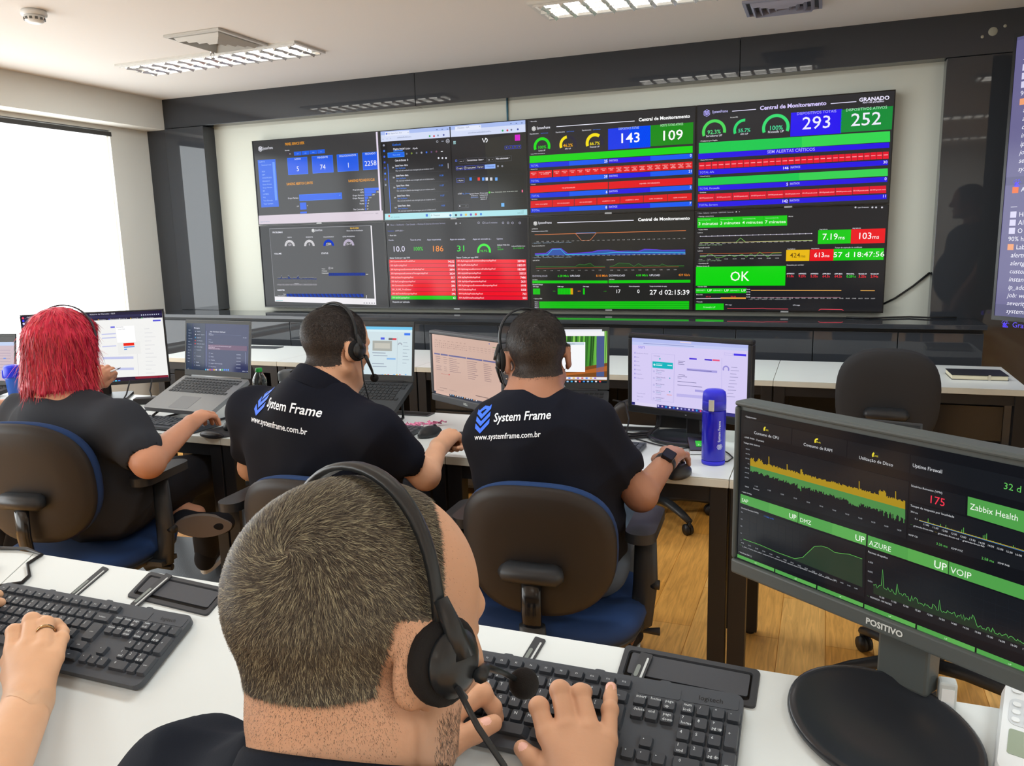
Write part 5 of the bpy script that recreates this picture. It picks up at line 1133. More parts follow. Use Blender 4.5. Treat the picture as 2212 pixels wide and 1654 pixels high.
for i in range(12): x = 180+i*72.5; D.text(x, 551+i*22.4, ('11:00', '11:30', '12:00', '12:30', '13:00', '13:30', '14:00', '14:30', '15:00', '15:30', '16:00', '16:30')[i], 8.5, '#b4b8be', 'c')
for i in range(12): D.line([(190+i*72, 365+i*17), (186+i*72, 530+i*22)], '#20242a', 1, 1.5)
D.rect(102, 541, 112, 544, GRL, 2); D.text(117, 549, 'Upload', 8, TXW); D.rect(149, 553, 159, 556, '#d8b82a', 2); D.text(164, 562, 'Download', 8, TXW); D.text(100, 580, '▾ Links WANs', 10, TXW)
for a, b, c, d, n, u_ in (((92, 590), (414, 693), (410, 752), (90, 640), 'SAP', 1), ((416, 694), (794, 816), (791, 881), (413, 754), 'DMZ', 1), ((802, 822), (1252, 968), (1249, 1040), (800, 886), 'AZURE', 1), ((1256, 970), (2262, 1300), (2256, 1385), (1253, 1042), 'VOIP', 0)):
    D.poly([a, b, c, d], GRN, 1); mx_ = ((a[0]+b[0])/2, (a[1]+b[1])/2); mx2 = ((c[0]+d[0])/2, (c[1]+d[1])/2); D.poly([mx_, b, c, mx2], '#57a64e', 1.5)
    sz = 24+(a[0]-92)*0.010; D.text(a[0]+7, d[1]-8-(d[1]-a[1])*0.06+2, n, sz, '#e8f4e4'); 
    if u_: D.text(c[0]-6, c[1]-16, 'UP', sz*1.35, '#f0f8ec', 'r', bold=0.008)
D.poly([(90, 655), (790, 890), (782, 1168), (76, 918)], PNL, 1); D.text(96, 670, 'Usuários Remotos (VPN)', 10, TXW); D.text(222, 716, '◷ Today so far', 9.5, '#3a78e0')
for i, s_ in enumerate(('200', '150', '100', '50', '0')): D.text(106-i*2, 696+i*39, s_, 8, '#a8acb4', 'r'); D.line([(110-i*2, 694+i*39), (784-i*3, 925+i*47)], '#22262c', 1, 1.5)
cx = [108, 200, 300, 395, 440, 475, 505, 545, 580, 620, 660, 700, 772]; cy = [842, 874, 918, 952, 945, 912, 884, 882, 892, 918, 924, 928, 954]
bx = [846+(x-108)*0.402 for x in cx]
D.area(cx, cy, bx, '#27382a', 2); D.line(list(zip(cx, cy)), '#6ac85a', 2.4, 3)
for i in range(17): D.text(104+i*39.5, 866+i*16, '%02d:00' % i, 7.5, '#b4b8be', 'c')
for i in range(16): D.line([(142+i*40, 706+i*13), (138+i*40, 858+i*16)], '#20242a', 1, 1.5)
D.rect(88, 874, 98, 877, GRL, 2)
s_ = '{__name__="remote_users_number", component="users", customer="granado", exported_instance="GRANADO - FW MATRIZ", exported_systemframe_id="}'
D.text(102, 884, s_, 8, TXW, width=706); D.text(84, 916, '▾ Interfaces Eth ( )', 10.5, TXW)
for a, b in ((74, 280), (286, 514), (521, 776), (783, 1068), (1077, 1400), (1410, 2150)):
    ya, yb = 926+(a-74)*0.3955, 926+(b-74)*0.3955; hh = 18+(a-74)*0.008; D.poly([(a, ya), (b, yb), (b-2, yb+hh), (a-1, ya+hh)], GRN, 1); D.poly([((a+b)/2, (ya+yb)/2), (b, yb), (b-2, yb+hh), ((a+b)/2-1, (ya+yb)/2+hh)], '#5aa850', 1.5); D.text((a+min(b, 1780))/2, (ya+(yb if b < 2000 else ya+148))/2+hh*0.72, 'UP', 9, '#d8f0d0', 'c')
D.text(1052, 440, 'Uptime Firewall', 21, TXW, width=158); D.text(1558, 562, '32 d 02:14', 34, '#62c25a')
D.poly([(1040, 528), (1350, 606), (1346, 710), (1036, 628)], PNL, 1); D.text(1044, 549, 'Usuários Remotos (VPN)', 11.5, TXW, width=168); D.text(1185, 650, '175', 44, '#f0384e', 'c')
D.poly([(1360, 606), (2278, 850), (2264, 990), (1357, 712)], GRN, 1); D.text(1372, 676, 'Zabbix Health', 33, '#f0f8ec', width=226)
D.poly([(1034, 634), (2266, 978), (2260, 1090), (1028, 780)], PNL, 1); D.text(1040, 660, 'Tempo de resposta por localidade', 12, TXW, width=234)
D.text(1082, 704, '20.0 ms', 9.5, TXW, 'r'); D.text(1080, 737, '0 s', 9.5, TXW, 'r')
pts = [(1090+i*9.9, 738+i*2.9) for i in range(100)]; D.line(pts, '#d8b82a', 2.4, 3); D.line([(1090, 741), (2070, 1032)], '#5a9ae0', 2, 2.5)
random.seed(4)
for i, (x, y) in enumerate(pts):
    h = random.uniform(0, 5) + {5: 22, 12: 12, 15: 12, 25: 30, 24: 12, 38: 30, 37: 22, 36: 14, 53: 10, 69: 14}.get(i, 0)
    if i % 2 == 0 or h > 8: D.line([(x, y), (x+0.5, y-h)], '#6ac85a', 2.2, 2.8)
for i in range(16): D.text(1128+i*51.5, 769+i*17, ('11:00', '11:30', '12:00', '12:30', '13:00', '13:30', '14:00', '14:30', '15:00', '15:30', '16:00', '16:30', '', '', '', '')[i] or ' ', 10.5, TXW, 'c')
for x, y, c, s_ in ((1040, 763, GRL, 'granado-linux-mtz'), (1176, 805, '#d8b82a', 'granado-linux-cd'), (1314, 846, '#5a9ae0', 'granado-linux-fab')): D.rect(x, y-2, x+12, y+2, c, 2); D.text(x+18, y+9, s_, 9.5, TXW, width=108)
D.poly([(1028, 786), (2258, 1100), (2254, 1180), (1022, 850)], PNL, 1)
for x, y, s_, c, z_ in ((1030, 822, 'ICMP CD', TXW, 9.5), (1184, 874, '3.36 ms', '#62c25a', 14), (1268, 898, 'ICMP MTZ', TXW, 9.5), (1437, 956, '2.58 ms', '#62c25a', 14), (1528, 980, 'ICMP FAB', TXW, 9.5)): D.text(x, y, s_, z_, c)
D.poly([(802, 896), (2254, 1392), (2240, 1690), (788, 1186)], PNL, 1); D.text(804, 918, 'Pacotes dropados', 12, TXW)
for i, s_ in enumerate(('0.003', '0.002', '0.001')): D.text(832-i*2, 982+i*53, s_, 10, '#b4b8be', 'r'); D.line([(836, 980+i*53), (2240, 1455+i*57)], '#22262c', 1, 1.5)
random.seed(33); xs_ = []; ys_ = []; bs_ = []
for i in range(180):
    x = 834+i*7.4; b_ = 1146+(x-834)*0.352; h = 40+random.uniform(-14, 22)-max(0, i-70)*0.22
    h += {7: 118, 18: 55, 19: 30, 50: 62, 31: 20, 75: 44, 76: 22, 90: 26}.get(i, 0)
    if i > 78: h = max(14, h-22)
    xs_.append(x); ys_.append(b_-h); bs_.append(b_+2)
D.area(xs_, ys_, bs_, '#1f3023', 2); D.line(list(zip(xs_, ys_)), '#62be5c', 2.6, 3)
for i in range(14): D.text(880+i*67, 1174+i*24.6, ('11:00', '11:30', '12:00', '12:30', '13:00', '13:30', '14:00', '14:30', '15:00', '15:30', '16:00', '16:30', '17:00', '17:30')[i], 10.5, TXW, 'c')
for i in range(14): D.line([(888+i*70, 960+i*22), (882+i*70, 1150+i*25)], '#20242a', 1, 1.5)
D.rect(798, 1160, 810, 1164, GRL, 2); D.text(816, 1170, 'GRANADO - FW MATRIZ', 10.5, TXW, width=130)
POSF = mat('monitor_charcoal', (72, 77, 76), rough=0.42, bump=(700, 0.12, 0.0006))
_ex = Vector((math.cos(R(-34.7)), math.sin(R(-34.7)), 0)); _pc = Vector((3.865, -3.936, 0)) + _ex*0.2365
monitor('large charcoal monitor with a dark network dashboard in the right foreground', (_pc.x, _pc.y, 0.841), R(-34.7), 0.473, 0.2535, 0.1095, D, bez=0.0075, chin=0.0225, depth=0.034, frame=POSF, br=(0.113, 0.080), neck=(0.066, 0.03), neck_y=0.03, base_mx=Rz(R(34.7)) @ T(0.003, -0.018, -0.006) @ Rx(R(23.5)) @ Rz(R(-20)), brand='POSITIVO', bsize=0.011)
# ------------------------------------------------------------------ the sloping foreground desk and what lies on it
TILT = R(23.5)
NX = Rx(TILT)
def near(x, s, off=0.0):
    """point on the foreground desk: x along its back edge, s down the slope towards the viewer"""
    return Vector((x, -4.0302 - s*math.cos(TILT) - off*math.sin(TILT), 0.858 - s*math.sin(TILT) + off*math.cos(TILT)))
NROT = (TILT, 0, 0)
for x0, x1, lb in ((1.70, 2.572, 'white sloping desk top cut by the left edge in the foreground'), (2.574, 4.98, 'long white sloping foreground desk carrying both keyboards')):
    t = thing('desk', lb, 'desk', near((x0+x1)/2, 0), 0, 'white foreground desks')
    h = (x1-x0)/2; m = MB(NX); m.box((-h, -0.64, -0.028), (h, 0, -0.002), DESKE); m.box((-h, -0.64, -0.002), (h, 0, 0.0), DESKW); m.build('tabletop', t, 0.0015)
    for sx in (-1, 1):
        for s in (0.06, 0.56):
            p = near(0, s, -0.03); yy = p.y+4.0302; zz = p.z-0.858
            MB().box((sx*(h-0.06)-0.025, yy-0.025, -0.858), (sx*(h-0.06)+0.025, yy+0.025, zz-0.012), BLACKM).build('leg', t, 0.002)
    m = MB(NX); m.box((-h+0.03, -0.60, -0.055), (h-0.03, -0.56, -0.028), BLACKM); m.build('rear_rail', t); m = MB(NX); m.box((-h+0.03, -0.10, -0.055), (h-0.03, -0.05, -0.028), BLACKM); m.build('front_rail', t)
keyboard('black full-size keyboard under the hand with the watchless pale wrist at the lower middle', near(3.466, 0.055, 0.001), NROT)['label'] = 'black full-size keyboard under the hands of the foreground person'
keyboard('black full-size keyboard at the lower left under the hand with the ring', near(2.600, 0.085, 0.001), NROT)

FLAPF = mat('flap_frame', (56, 57, 60), rough=0.5, bump=(900, 0.08, 0.0005)); FLAPL = mat('flap_lid', (66, 67, 71), rough=0.5, bump=(900, 0.1, 0.0005)); GAP = mat('gap_black', (8, 8, 9), rough=0.8); PILL = mat('pill_grey', (122, 126, 120), rough=0.45)
def flap(label, x, s, rz, w=0.185, d=0.060):
    t = thing('cable_flap', label, 'cable flap', near(x, s, 0.0), 0, 'cable flaps in the foreground desk', (NX @ Rz(rz)).to_euler())
    def rg(k, z, r=0.006): return [(a, b, z) for a, b in rrect(-w/2+k, -d/2+k, w/2-k, d/2-k, r, 4)]
    m = MB(); m.rings([rg(0, 0.0002), rg(0.001, 0.0035), rg(0.008, 0.0040), rg(0.0095, 0.0008, 0.003)], FLAPF, False, None, False, False); m.build('frame', t)
    MB().prism(rrect(-w/2+0.009, -d/2+0.009, w/2-0.009, d/2-0.009, 0.003), 0.0002, 0.0006, GAP).build('well', t)
    MB().prism(rrect(-w/2+0.013, -d/2+0.015, w/2-0.012, d/2-0.011, 0.003), 0.0006, 0.0028, FLAPL).build('lid', t, 0.0006)
    return t
flap('black framed cable flap behind the right-hand keyboard', 3.824, 0.029, R(-2))
flap('black framed cable flap behind the left-hand keyboard', 2.955, 0.036, R(-3))
def slot(label, p0, p1, w=0.0175, lift=0.0, pill=0.3):
    a = near(*p0); b = near(*p1); L = (b-a).length; ang = math.atan2(-(p1[0]-p0[0]), -(p1[1]-p0[1]))
    t = thing('desk_slot', label, 'slot plate', near((p0[0]+p1[0])/2, (p0[1]+p1[1])/2, lift), 0, 'slotted strips on the foreground desk', (NX @ Rz(ang)).to_euler())
    m = MB(); m.prism(rrect(-w/2, -L/2, w/2, L/2, 0.002, 3), 0.0002, 0.0024, FLAPF); m.build('strip', t, 0.0006)
    MB().prism(rrect(w*0.16, -L/2+0.002, w*0.33, L/2-0.007, w*0.08, 4), 0.0024, 0.0026, mat('slit_light', (190, 190, 186), rough=0.4)).build('slit', t)
    MB().prism(rrect(-w*0.36, -L*0.42, -w*0.04, -L*0.42+L*0.45, w*0.17, 5), 0.0024, 0.0029, PILL).build('pill', t)
slot('slotted strip standing alone left of the left cable flap', (2.752, 0.082), (2.765, 0.008))
slot('slotted strip lying across the left cable flap', (2.896, 0.080), (2.913, 0.004), lift=0.0042)
slot('slotted strip in the middle of the desk beside the microphone', (3.601, 0.052), (3.609, 0.008))
slot('slotted strip lying across the right cable flap', (3.760, 0.052), (3.766, 0.008), lift=0.0042)
m = MB(); m.tube([near(2.40, 0.035, 0.004), near(2.479, 0.006, 0.004), near(2.55, -0.004, 0.004), near(2.60, 0.004, 0.004), near(2.590, 0.030, 0.004), near(2.622, 0.055, 0.004), near(2.622, 0.072, 0.004), near(2.57, 0.092, 0.004), near(2.50, 0.11, 0.004)], 0.0035, BLACKP, 8)
tag(m.build('cable'), 'loose black cable lying behind the left keyboard', 'cable')
m = MB(); m.tube([near(2.47, 0.052, 0.004), near(2.525, 0.046, 0.004), near(2.538, 0.060, 0.004), near(2.50, 0.075, 0.004)], 0.0032, BLACKP, 8)
tag(m.build('cable'), 'short black cable loop at the left edge of the foreground desk', 'cable')
# remote control
t = thing('remote_control', 'white air conditioner remote lying at the lower right edge', 'remote control', near(4.215, 0.040, 0.0), 0, None, (NX @ Rz(R(-12))).to_euler())
m = MB(); m.prism(rrect(-0.028, -0.068, 0.028, 0.068, 0.012, 6), 0.001, 0.022, WHITEP, False, None, 0.93); m.build('body', t, 0.004, 3)
MB().prism(rrect(-0.018, -0.040, 0.018, -0.006, 0.003), 0.0218, 0.0226, mat('lcd_green', (150, 160, 140), rough=0.25)).build('display', t)
m = MB(); m.prism(rrect(-0.020, 0.0, 0.020, 0.038, 0.008), 0.0216, 0.0228, mat('remote_grey', (205, 206, 206), rough=0.4)); m.build('keypad', t)
for j in range(3):
    for i in range(3): MB().prism(rrect(-0.017+i*0.0125, 0.004+j*0.011, -0.0085+i*0.0125, 0.010+j*0.011, 0.0028, 4), 0.0228, 0.0244, WHITEP).build('button', t)
for i in range(3): MB().prism(rrect(-0.019+i*0.014, 0.046, -0.009+i*0.014, 0.052, 0.0028, 4), 0.0216, 0.0236, WHITEP).build('button', t)
t = thing('power_adapter', 'pale grey block standing behind the neck of the large monitor', 'adapter', near(4.136, 0.010, 0.0))
m = MB(); m.box((-0.010, -0.010, -0.004), (0.010, 0.008, 0.036), mat('adapter_grey', (190, 192, 188), rough=0.5)); m.build('body', t, 0.003)
MB().box((-0.007, -0.0106, 0.004), (0.007, -0.0098, 0.028), WHITEP).build('face_plate', t)

# ------------------------------------------------------------------ things on the middle desks
BLUE = mat('bottle_blue', (30, 30, 178), rough=0.22, metal=0.25, coat=0.4)
BLUEL = mat('bottle_lid_blue', (44, 44, 190), rough=0.4)
t = thing('thermos_bottle', 'tall blue thermos bottle on the middle desk beside the lilac monitor', 'bottle', (3.681, -2.637, 0.74))
MB().lathe([(0.001, 0.014), (0.0345, 0.013), (0.0355, 0.018), (0.0355, 0.164), (0.0345, 0.168), (0.001, 0.168)], BLUE, 40).build('body', t)
MB().lathe([(0.001, 0.0), (0.0335, 0.0), (0.0350, 0.003), (0.0350, 0.0125), (0.001, 0.013)], BLUEL, 40).build('foot_ring', t)
MB().lathe([(0.001, 0.1685), (0.0352, 0.169), (0.0352, 0.196), (0.0350, 0.1965), (0.0352, 0.197), (0.0345, 0.212), (0.0325, 0.2225), (0.026, 0.228), (0.001, 0.2305)], BLUEL, 40).build('lid', t)
_va = R(-78)      # the clasp turns a little to the left of the viewer
m = MB(Rz(_va - R(18))); m.prism([(0.034, -0.0085), (0.0405, -0.0075), (0.0405, 0.0075), (0.034, 0.0085)], 0.170, 0.203, mat('clasp_steel', (206, 204, 190), rough=0.3, metal=0.35)); m.build('clasp', t, 0.002, 3)
tx = MB(); vs, fs, w_ = glyphs('System Frame', 0.02)
def wrap(p, s_, z0, a0, r=0.0358): return (r*math.cos(a0 - p[1]*s_/r), r*math.sin(a0 - p[1]*s_/r), z0 + p[0]*s_)
ST = mat('print_silver', (196, 200, 224), rough=0.4)
tx.add([wrap(p, 0.0115, 0.074, _va + R(28)) for p in vs], [f[::1] for f in fs], ST)
hm = MB(); hexmark(hm, 0, 0, 0.0095, ST)
tx.add([wrap((p[0], p[1]), 1.0, 0.060, _va + R(25.5)) for p in hm.v], hm.f, ST); tx.build('print', t)
t = thing('desk_clock', 'small device with a green lit display behind the blue bottle', 'clock', (3.636, -2.50, 0.74), R(14))
m = MB(); m.rings([[(-0.05, -0.05, 0.0), (0.05, -0.05, 0.0), (0.05, 0.05, 0.0), (-0.05, 0.05, 0.0)], [(-0.05, -0.05, 0.014), (0.05, -0.05, 0.014), (0.05, 0.05, 0.034), (-0.05, 0.05, 0.034)]], DARKG, False); m.build('body', t, 0.004)
mm = T(0, -0.05, 0.0145) @ Rx(math.atan2(0.02, 0.1))
m = MB(mm); m.box((-0.028, 0.028, 0.0), (0.034, 0.068, 0.0008), glow('#18b818', 1.0)); put_text(m, '3.333', -0.024, 0.034, 0.016, glow('#c8f8b0', 1.0), z=0.0012); m.build('display', t)
m = MB(); m.box((-0.05, -0.0515, 0.002), (0.05, -0.0495, 0.012), WHITEP); m.build('front_strip', t)
m = MB(); m.tube([(3.30, -2.315, 0.744), (3.40, -2.425, 0.744), (3.47, -2.475, 0.744), (3.55, -2.515, 0.744), (3.592, -2.505, 0.748)], 0.0022, BLACKP, 6); tag(m.build('cable'), 'thin black cable running over the desk to the green display', 'cable')
m = MB(); m.tube([(3.684, -2.495, 0.752), (3.716, -2.53, 0.744), (3.733, -2.57, 0.743), (3.722, -2.615, 0.743), (3.705, -2.625, 0.743)], 0.0022, BLACKP, 6); tag(m.build('cable'), 'thin cable looping out beside the blue bottle', 'cable')
for k in range(3):
    m = MB(); m.tube([(3.455, -2.295+0.006*k, 0.83), (3.452+0.004*k, -2.34, 0.775), (3.43, -2.40+0.008*k, 0.748+0.006*k), (3.36+0.01*k, -2.43+0.012*k, 0.745+0.006*k), (3.27, -2.43+0.012*k, 0.744+0.006*k)], 0.004, BLACKP, 7); tag(m.build('cable'), 'black cable of the bundle hanging from the lilac monitor', 'cable', 'cables hanging behind the lilac monitor')
m = MB(); m.tube([(3.30, -2.36, 0.862), (3.335, -2.33, 0.850), (3.36, -2.37, 0.80), (3.365, -2.44, 0.752), (3.33, -2.47, 0.745), (3.285, -2.45, 0.744)], 0.003, BLACKP, 7); tag(m.build('cable'), 'black cord plugged into the side of the bamboo wallpaper laptop', 'cable')
m = MB()
for i in range(5): m.box((3.43, -2.212, 0.752+i*0.016), (3.53, -2.202, 0.760+i*0.016), BLACKM)
t = thing('vent_stand', 'black ribbed holder behind the foot of the lilac monitor', 'holder', (0, 0, 0)); m.build('ribs', t); MB().box((3.425, -2.2175, 0.74), (3.535, -2.2125, 0.832), BLACKM).build('back_plate', t)
for x, y, rz, lb in ((3.355, -2.275, R(6), 'black flap let into the desk left of the lilac monitor'), (2.44, -2.245, R(0), 'black flap let into the desk behind the foam-grey keyboard end')):
    t = thing('cable_flap', lb, 'cable flap', (x, y, 0.74), rz, 'cable flaps in the middle desks'); m = MB(); m.prism(rrect(-0.09, -0.033, 0.09, 0.033, 0.008), 0.0002, 0.003, FLAPF); m.build('frame', t, 0.001); MB().prism(rrect(-0.078, -0.022, 0.078, 0.022, 0.004), 0.003, 0.0036, GAP).build('lid', t)
bpy.data.objects[t.name]['label'] = 'black flap let into the desk left of the spreadsheet monitor'
# keyboards of the middle row (origin at their back left corner)
def row_keyboard(label, x_right, y_back, rz):
    c, s_ = math.cos(rz), math.sin(rz)
    return keyboard(label, (x_right-0.4355*c, y_back-0.4355*s_, 0.7405), (0, 0, rz), legends=False, brand=False)
row_keyboard('dark keyboard on the desk under the silver laptop', 1.815, -2.635, R(-4))
row_keyboard('dark keyboard whose right end shows beside the pink lanyard', 2.622, -2.485, R(2))
row_keyboard('dark keyboard whose right end shows beside the black smart watch', 3.452, -2.505, R(-3))
def mouse(label, x, y, rz):
    t = thing('mouse', label, 'mouse', (x, y, 0.741), rz, 'computer mice')
    m = MB(); n = 20; rs = []
    for k, (zz, kk) in enumerate(((0.0, 0.90), (0.006, 1.0), (0.016, 0.97), (0.026, 0.80), (0.033, 0.5), (0.036, 0.15))):
        rs.append([(0.031*kk*math.cos(2*math.pi*i/n), 0.055*kk*math.sin(2*math.pi*i/n) - 0.008*(1-kk), zz) for i in range(n)])
    m.rings(rs, mat('mouse_black', (38, 40, 42), rough=0.4)); m.build('shell', t); MB().cyl((-0.004, 0.025, 0.029), (0.004, 0.025, 0.029), 0.008, BLACKP, 12).build('wheel', t)
t = thing('mouse_pad', 'black gel mouse pad by the hand of the red-haired person', 'mouse pad', (1.905, -2.70, 0.7403), R(-8)); m = MB(); m.prism(superell(0.085, 0.10, 2.6), 0, 0.003, mat('pad_black', (30, 30, 33), rough=0.8)); m.build('mat', t); MB().ball((0, -0.078, 0.004), (0.06, 0.02, 0.014), mat('gel_black', (26, 26, 30), rough=0.35)).build('wrist_rest', t)
mouse('dark mouse under the hand of the red-haired person', 1.895, -2.655, R(5)); bpy.data.objects['mouse'].location.z = 0.7435
mouse('dark mouse on the white desk left of the fist beside the spreadsheet monitor', 2.680, -2.560, R(-18))
# pink lanyard
random.seed(11); pts = []
for i in range(60):
    f = i/59; pts.append((2.535+0.115*f+random.uniform(-0.014, 0.014), -2.475+0.085*f+random.uniform(-0.014, 0.014), 0.7455+random.uniform(0, 0.012)))
m = MB(); m.tube(pts, 0.0042, mat('pink_ribbon', (226, 132, 164), rough=0.6, vary=(60, 0.2)), 6, flat=(1.0, 0.45)); tag(m.build('lanyard'), 'crumpled pink lanyard on the white desk behind the mouse', 'lanyard')
t = thing('plastic_bottle', 'clear plastic bottle with green cap behind the polo shirt', 'bottle', (1.545, -2.09, 0)); t.location.z = 0.5
t.location = (1.705, -2.25, 0.74)
PET = mat('clear_pet', (240, 246, 246), rough=0.06, trans=1.0)
MB().lathe([(0.001, 0.0), (0.029, 0.001), (0.031, 0.008), (0.030, 0.085), (0.031, 0.095), (0.028, 0.118), (0.018, 0.138), (0.012, 0.146), (0.012, 0.152), (0.0112, 0.152), (0.0112, 0.146), (0.0170, 0.137), (0.027, 0.117), (0.0302, 0.095), (0.0292, 0.085), (0.0302, 0.009), (0.028, 0.002), (0.001, 0.0015)], PET, 30).build('body', t)
MB().lathe([(0.001, 0.146), (0.0145, 0.146), (0.0148, 0.150), (0.0145, 0.162), (0.001, 0.163)], mat('cap_green', (30, 150, 60), rough=0.4), 24).build('cap', t)
t = thing('sports_bottle', 'white bottle with grey flip lid behind the collar of the polo shirt', 'bottle', (1.865, -2.265, 0.74))
MB().lathe([(0.001, 0.0), (0.036, 0.0), (0.037, 0.006), (0.037, 0.110), (0.034, 0.118), (0.001, 0.118)], mat('bottle_white', (206, 208, 208), rough=0.35), 30).build('body', t)
m = MB(); m.lathe([(0.001, 0.1185), (0.040, 0.119), (0.0405, 0.124), (0.0405, 0.150), (0.036, 0.158), (0.022, 0.163), (0.001, 0.164)], mat('lid_grey', (84, 86, 88), rough=0.4), 30); m.build('lid', t)
m = MB(); m.tube([(0.03, -0.018, 0.158), (0.045, -0.01, 0.166), (0.046, 0.01, 0.166), (0.03, 0.018, 0.158)], 0.006, BLACKP, 8); m.build('flip_clasp', t)
t = thing('cup', 'blue plastic cup beside the big bright monitor at the left', 'cup', (0.452, -2.44, 0.74))
MB().lathe([(0.001, 0.002), (0.028, 0.0), (0.034, 0.10), (0.036, 0.1075), (0.034, 0.1075), (0.031, 0.10), (0.026, 0.006), (0.001, 0.005)], mat('cup_blue', (28, 84, 176), rough=0.35), 30).build('body', t)
MB().lathe([(0.001, 0.108), (0.037, 0.108), (0.038, 0.112), (0.037, 0.155), (0.031, 0.163), (0.001, 0.165)], mat('cup_lid_blue', (28, 50, 200), rough=0.35), 30).build('lid', t)
m = MB(); m.tube([(-0.034, 0, 0.14), (-0.058, -0.004, 0.135), (-0.060, -0.004, 0.105), (-0.036, 0, 0.09)], 0.006, mat('cup_lid_blue'), 8); m.build('handle', t)
t = thing('power_brick', 'black power brick among cables under the big bright monitor', 'power brick', (1.165, -2.36, 0.7405), R(30)); m = MB(); m.box((-0.05, -0.025, 0), (0.05, 0.025, 0.028), BLACKP); m.build('case', t, 0.005, 3); MB().tube([(0.05, 0, 0.014), (0.08, 0.01, 0.008), (0.12, -0.03, 0.006), (0.16, -0.02, 0.006)], 0.004, BLACKP, 7).build('lead', t)
for k, pts in enumerate(([(1.02, -2.30, 0.83), (1.02, -2.33, 0.77), (1.06, -2.40, 0.746), (1.12, -2.43, 0.746), (1.20, -2.45, 0.746)], [(1.10, -2.25, 0.83), (1.11, -2.28, 0.78), (1.14, -2.30, 0.747), (1.24, -2.36, 0.747), (1.32, -2.33, 0.747)], [(1.08, -2.47, 0.745), (1.16, -2.50, 0.745), (1.24, -2.47, 0.745), (1.30, -2.50, 0.745)])):
    m = MB(); m.tube(pts, 0.0035, BLACKP, 7); tag(m.build('cable'), 'black cable of the tangle under the big bright monitor', 'cable', 'cables under the big bright monitor')
# dark panel of a switched-off monitor behind the large foreground monitor
t = thing('monitor', 'switched-off dark screen peeking over the large foreground monitor before the empty chair', 'monitor', (4.175, -2.36, 0.74), R(-12), 'desk monitors')
MB().box((-0.10, 0, 0.0), (0.10, 0.016, 0.098), LAPD).build('panel', t, 0.003); MB().box((-0.094, -0.001, 0.012), (0.094, 0.0005, 0.092), mat('screen_off', (20, 21, 24), rough=0.12)).build('screen', t); MB().box((-0.08, -0.05, 0.0), (0.08, 0.06, 0.006), LAPD).build('base', t)
# far row
t = thing('notebook', 'closed black notebook with pale page edges on the far right desk', 'notebook', (4.652, -0.865, 0.74), R(2))
m = MB(); m.box((-0.115, -0.085, 0.002), (0.108, 0.085, 0.021), mat('page_edges', (216, 206, 178), rough=0.8)); m.build('pages', t); m = MB(); CV = mat('notebook_cover', (32, 33, 38), rough=0.5); m.box((-0.117, -0.088, 0.0), (0.112, 0.088, 0.0022), CV); m.build('back_cover', t); MB().box((-0.117, -0.088, 0.021), (0.112, 0.088, 0.0235), CV).build('front_cover', t)
MB().box((0.030, -0.090, 0.001), (0.040, -0.0875, 0.024), mat('strap_cream', (190, 180, 160), rough=0.6)).build('strap', t)
t = thing('desk_mat', 'dark flat mat on the far desk behind the silver laptop', 'mat', (0.47, -0.645, 0.7402), R(2)); m = MB(); m.prism(rrect(-0.125, -0.052, 0.125, 0.052, 0.006), 0, 0.004, mat('mat_dark', (52, 54, 58), rough=0.45)); m.build('plate', t)
# ------------------------------------------------------------------ organic shapes: blended solids turned into one skin
def cap(a, b, ra, rb=None, k=0.02): return ('c', np.array(a, float), np.array(b, float), ra, ra if rb is None else rb, k)
def ell(c, r, rot=None, k=0.02): return ('e', np.array(c, float), np.array(r, float), None if rot is None else np.array(rot, float), k)
def cut(p): return ('-',) + p
def dist(prims, P, crease=None):
    d = np.full(len(P), 1e3, np.float32)
    for q in prims:
        neg = q[0] == '-'
        if neg: q = q[1:]
        if q[0] == 'c':
            _, a, b, ra, rb, k = q; ab = b-a
            h = np.clip((P-a) @ ab / max(ab @ ab, 1e-12), 0, 1); e = np.sqrt((((P-a) - h[:, None]*ab)**2).sum(1)) - (ra + h*(rb-ra))
        else:
            _, c, r, rot, k = q; x = P-c
            if rot is not None: x = x @ rot
            k0 = np.sqrt(((x/r)**2).sum(1)); k1 = np.sqrt(((x/(r*r))**2).sum(1)); e = k0*(k0-1)/np.maximum(k1, 1e-6)
        e = e.astype(np.float32)
        if neg:
            h = np.clip(0.5-0.5*(d+e)/k, 0, 1); d = d*(1-h) - e*h + k*h*(1-h)
        else:
            h = np.clip(0.5+0.5*(d-e)/k, 0, 1); d = d*(1-h) + e*h - k*h*(1-h)
    if crease: d = d + crease(P).astype(np.float32)
    return d

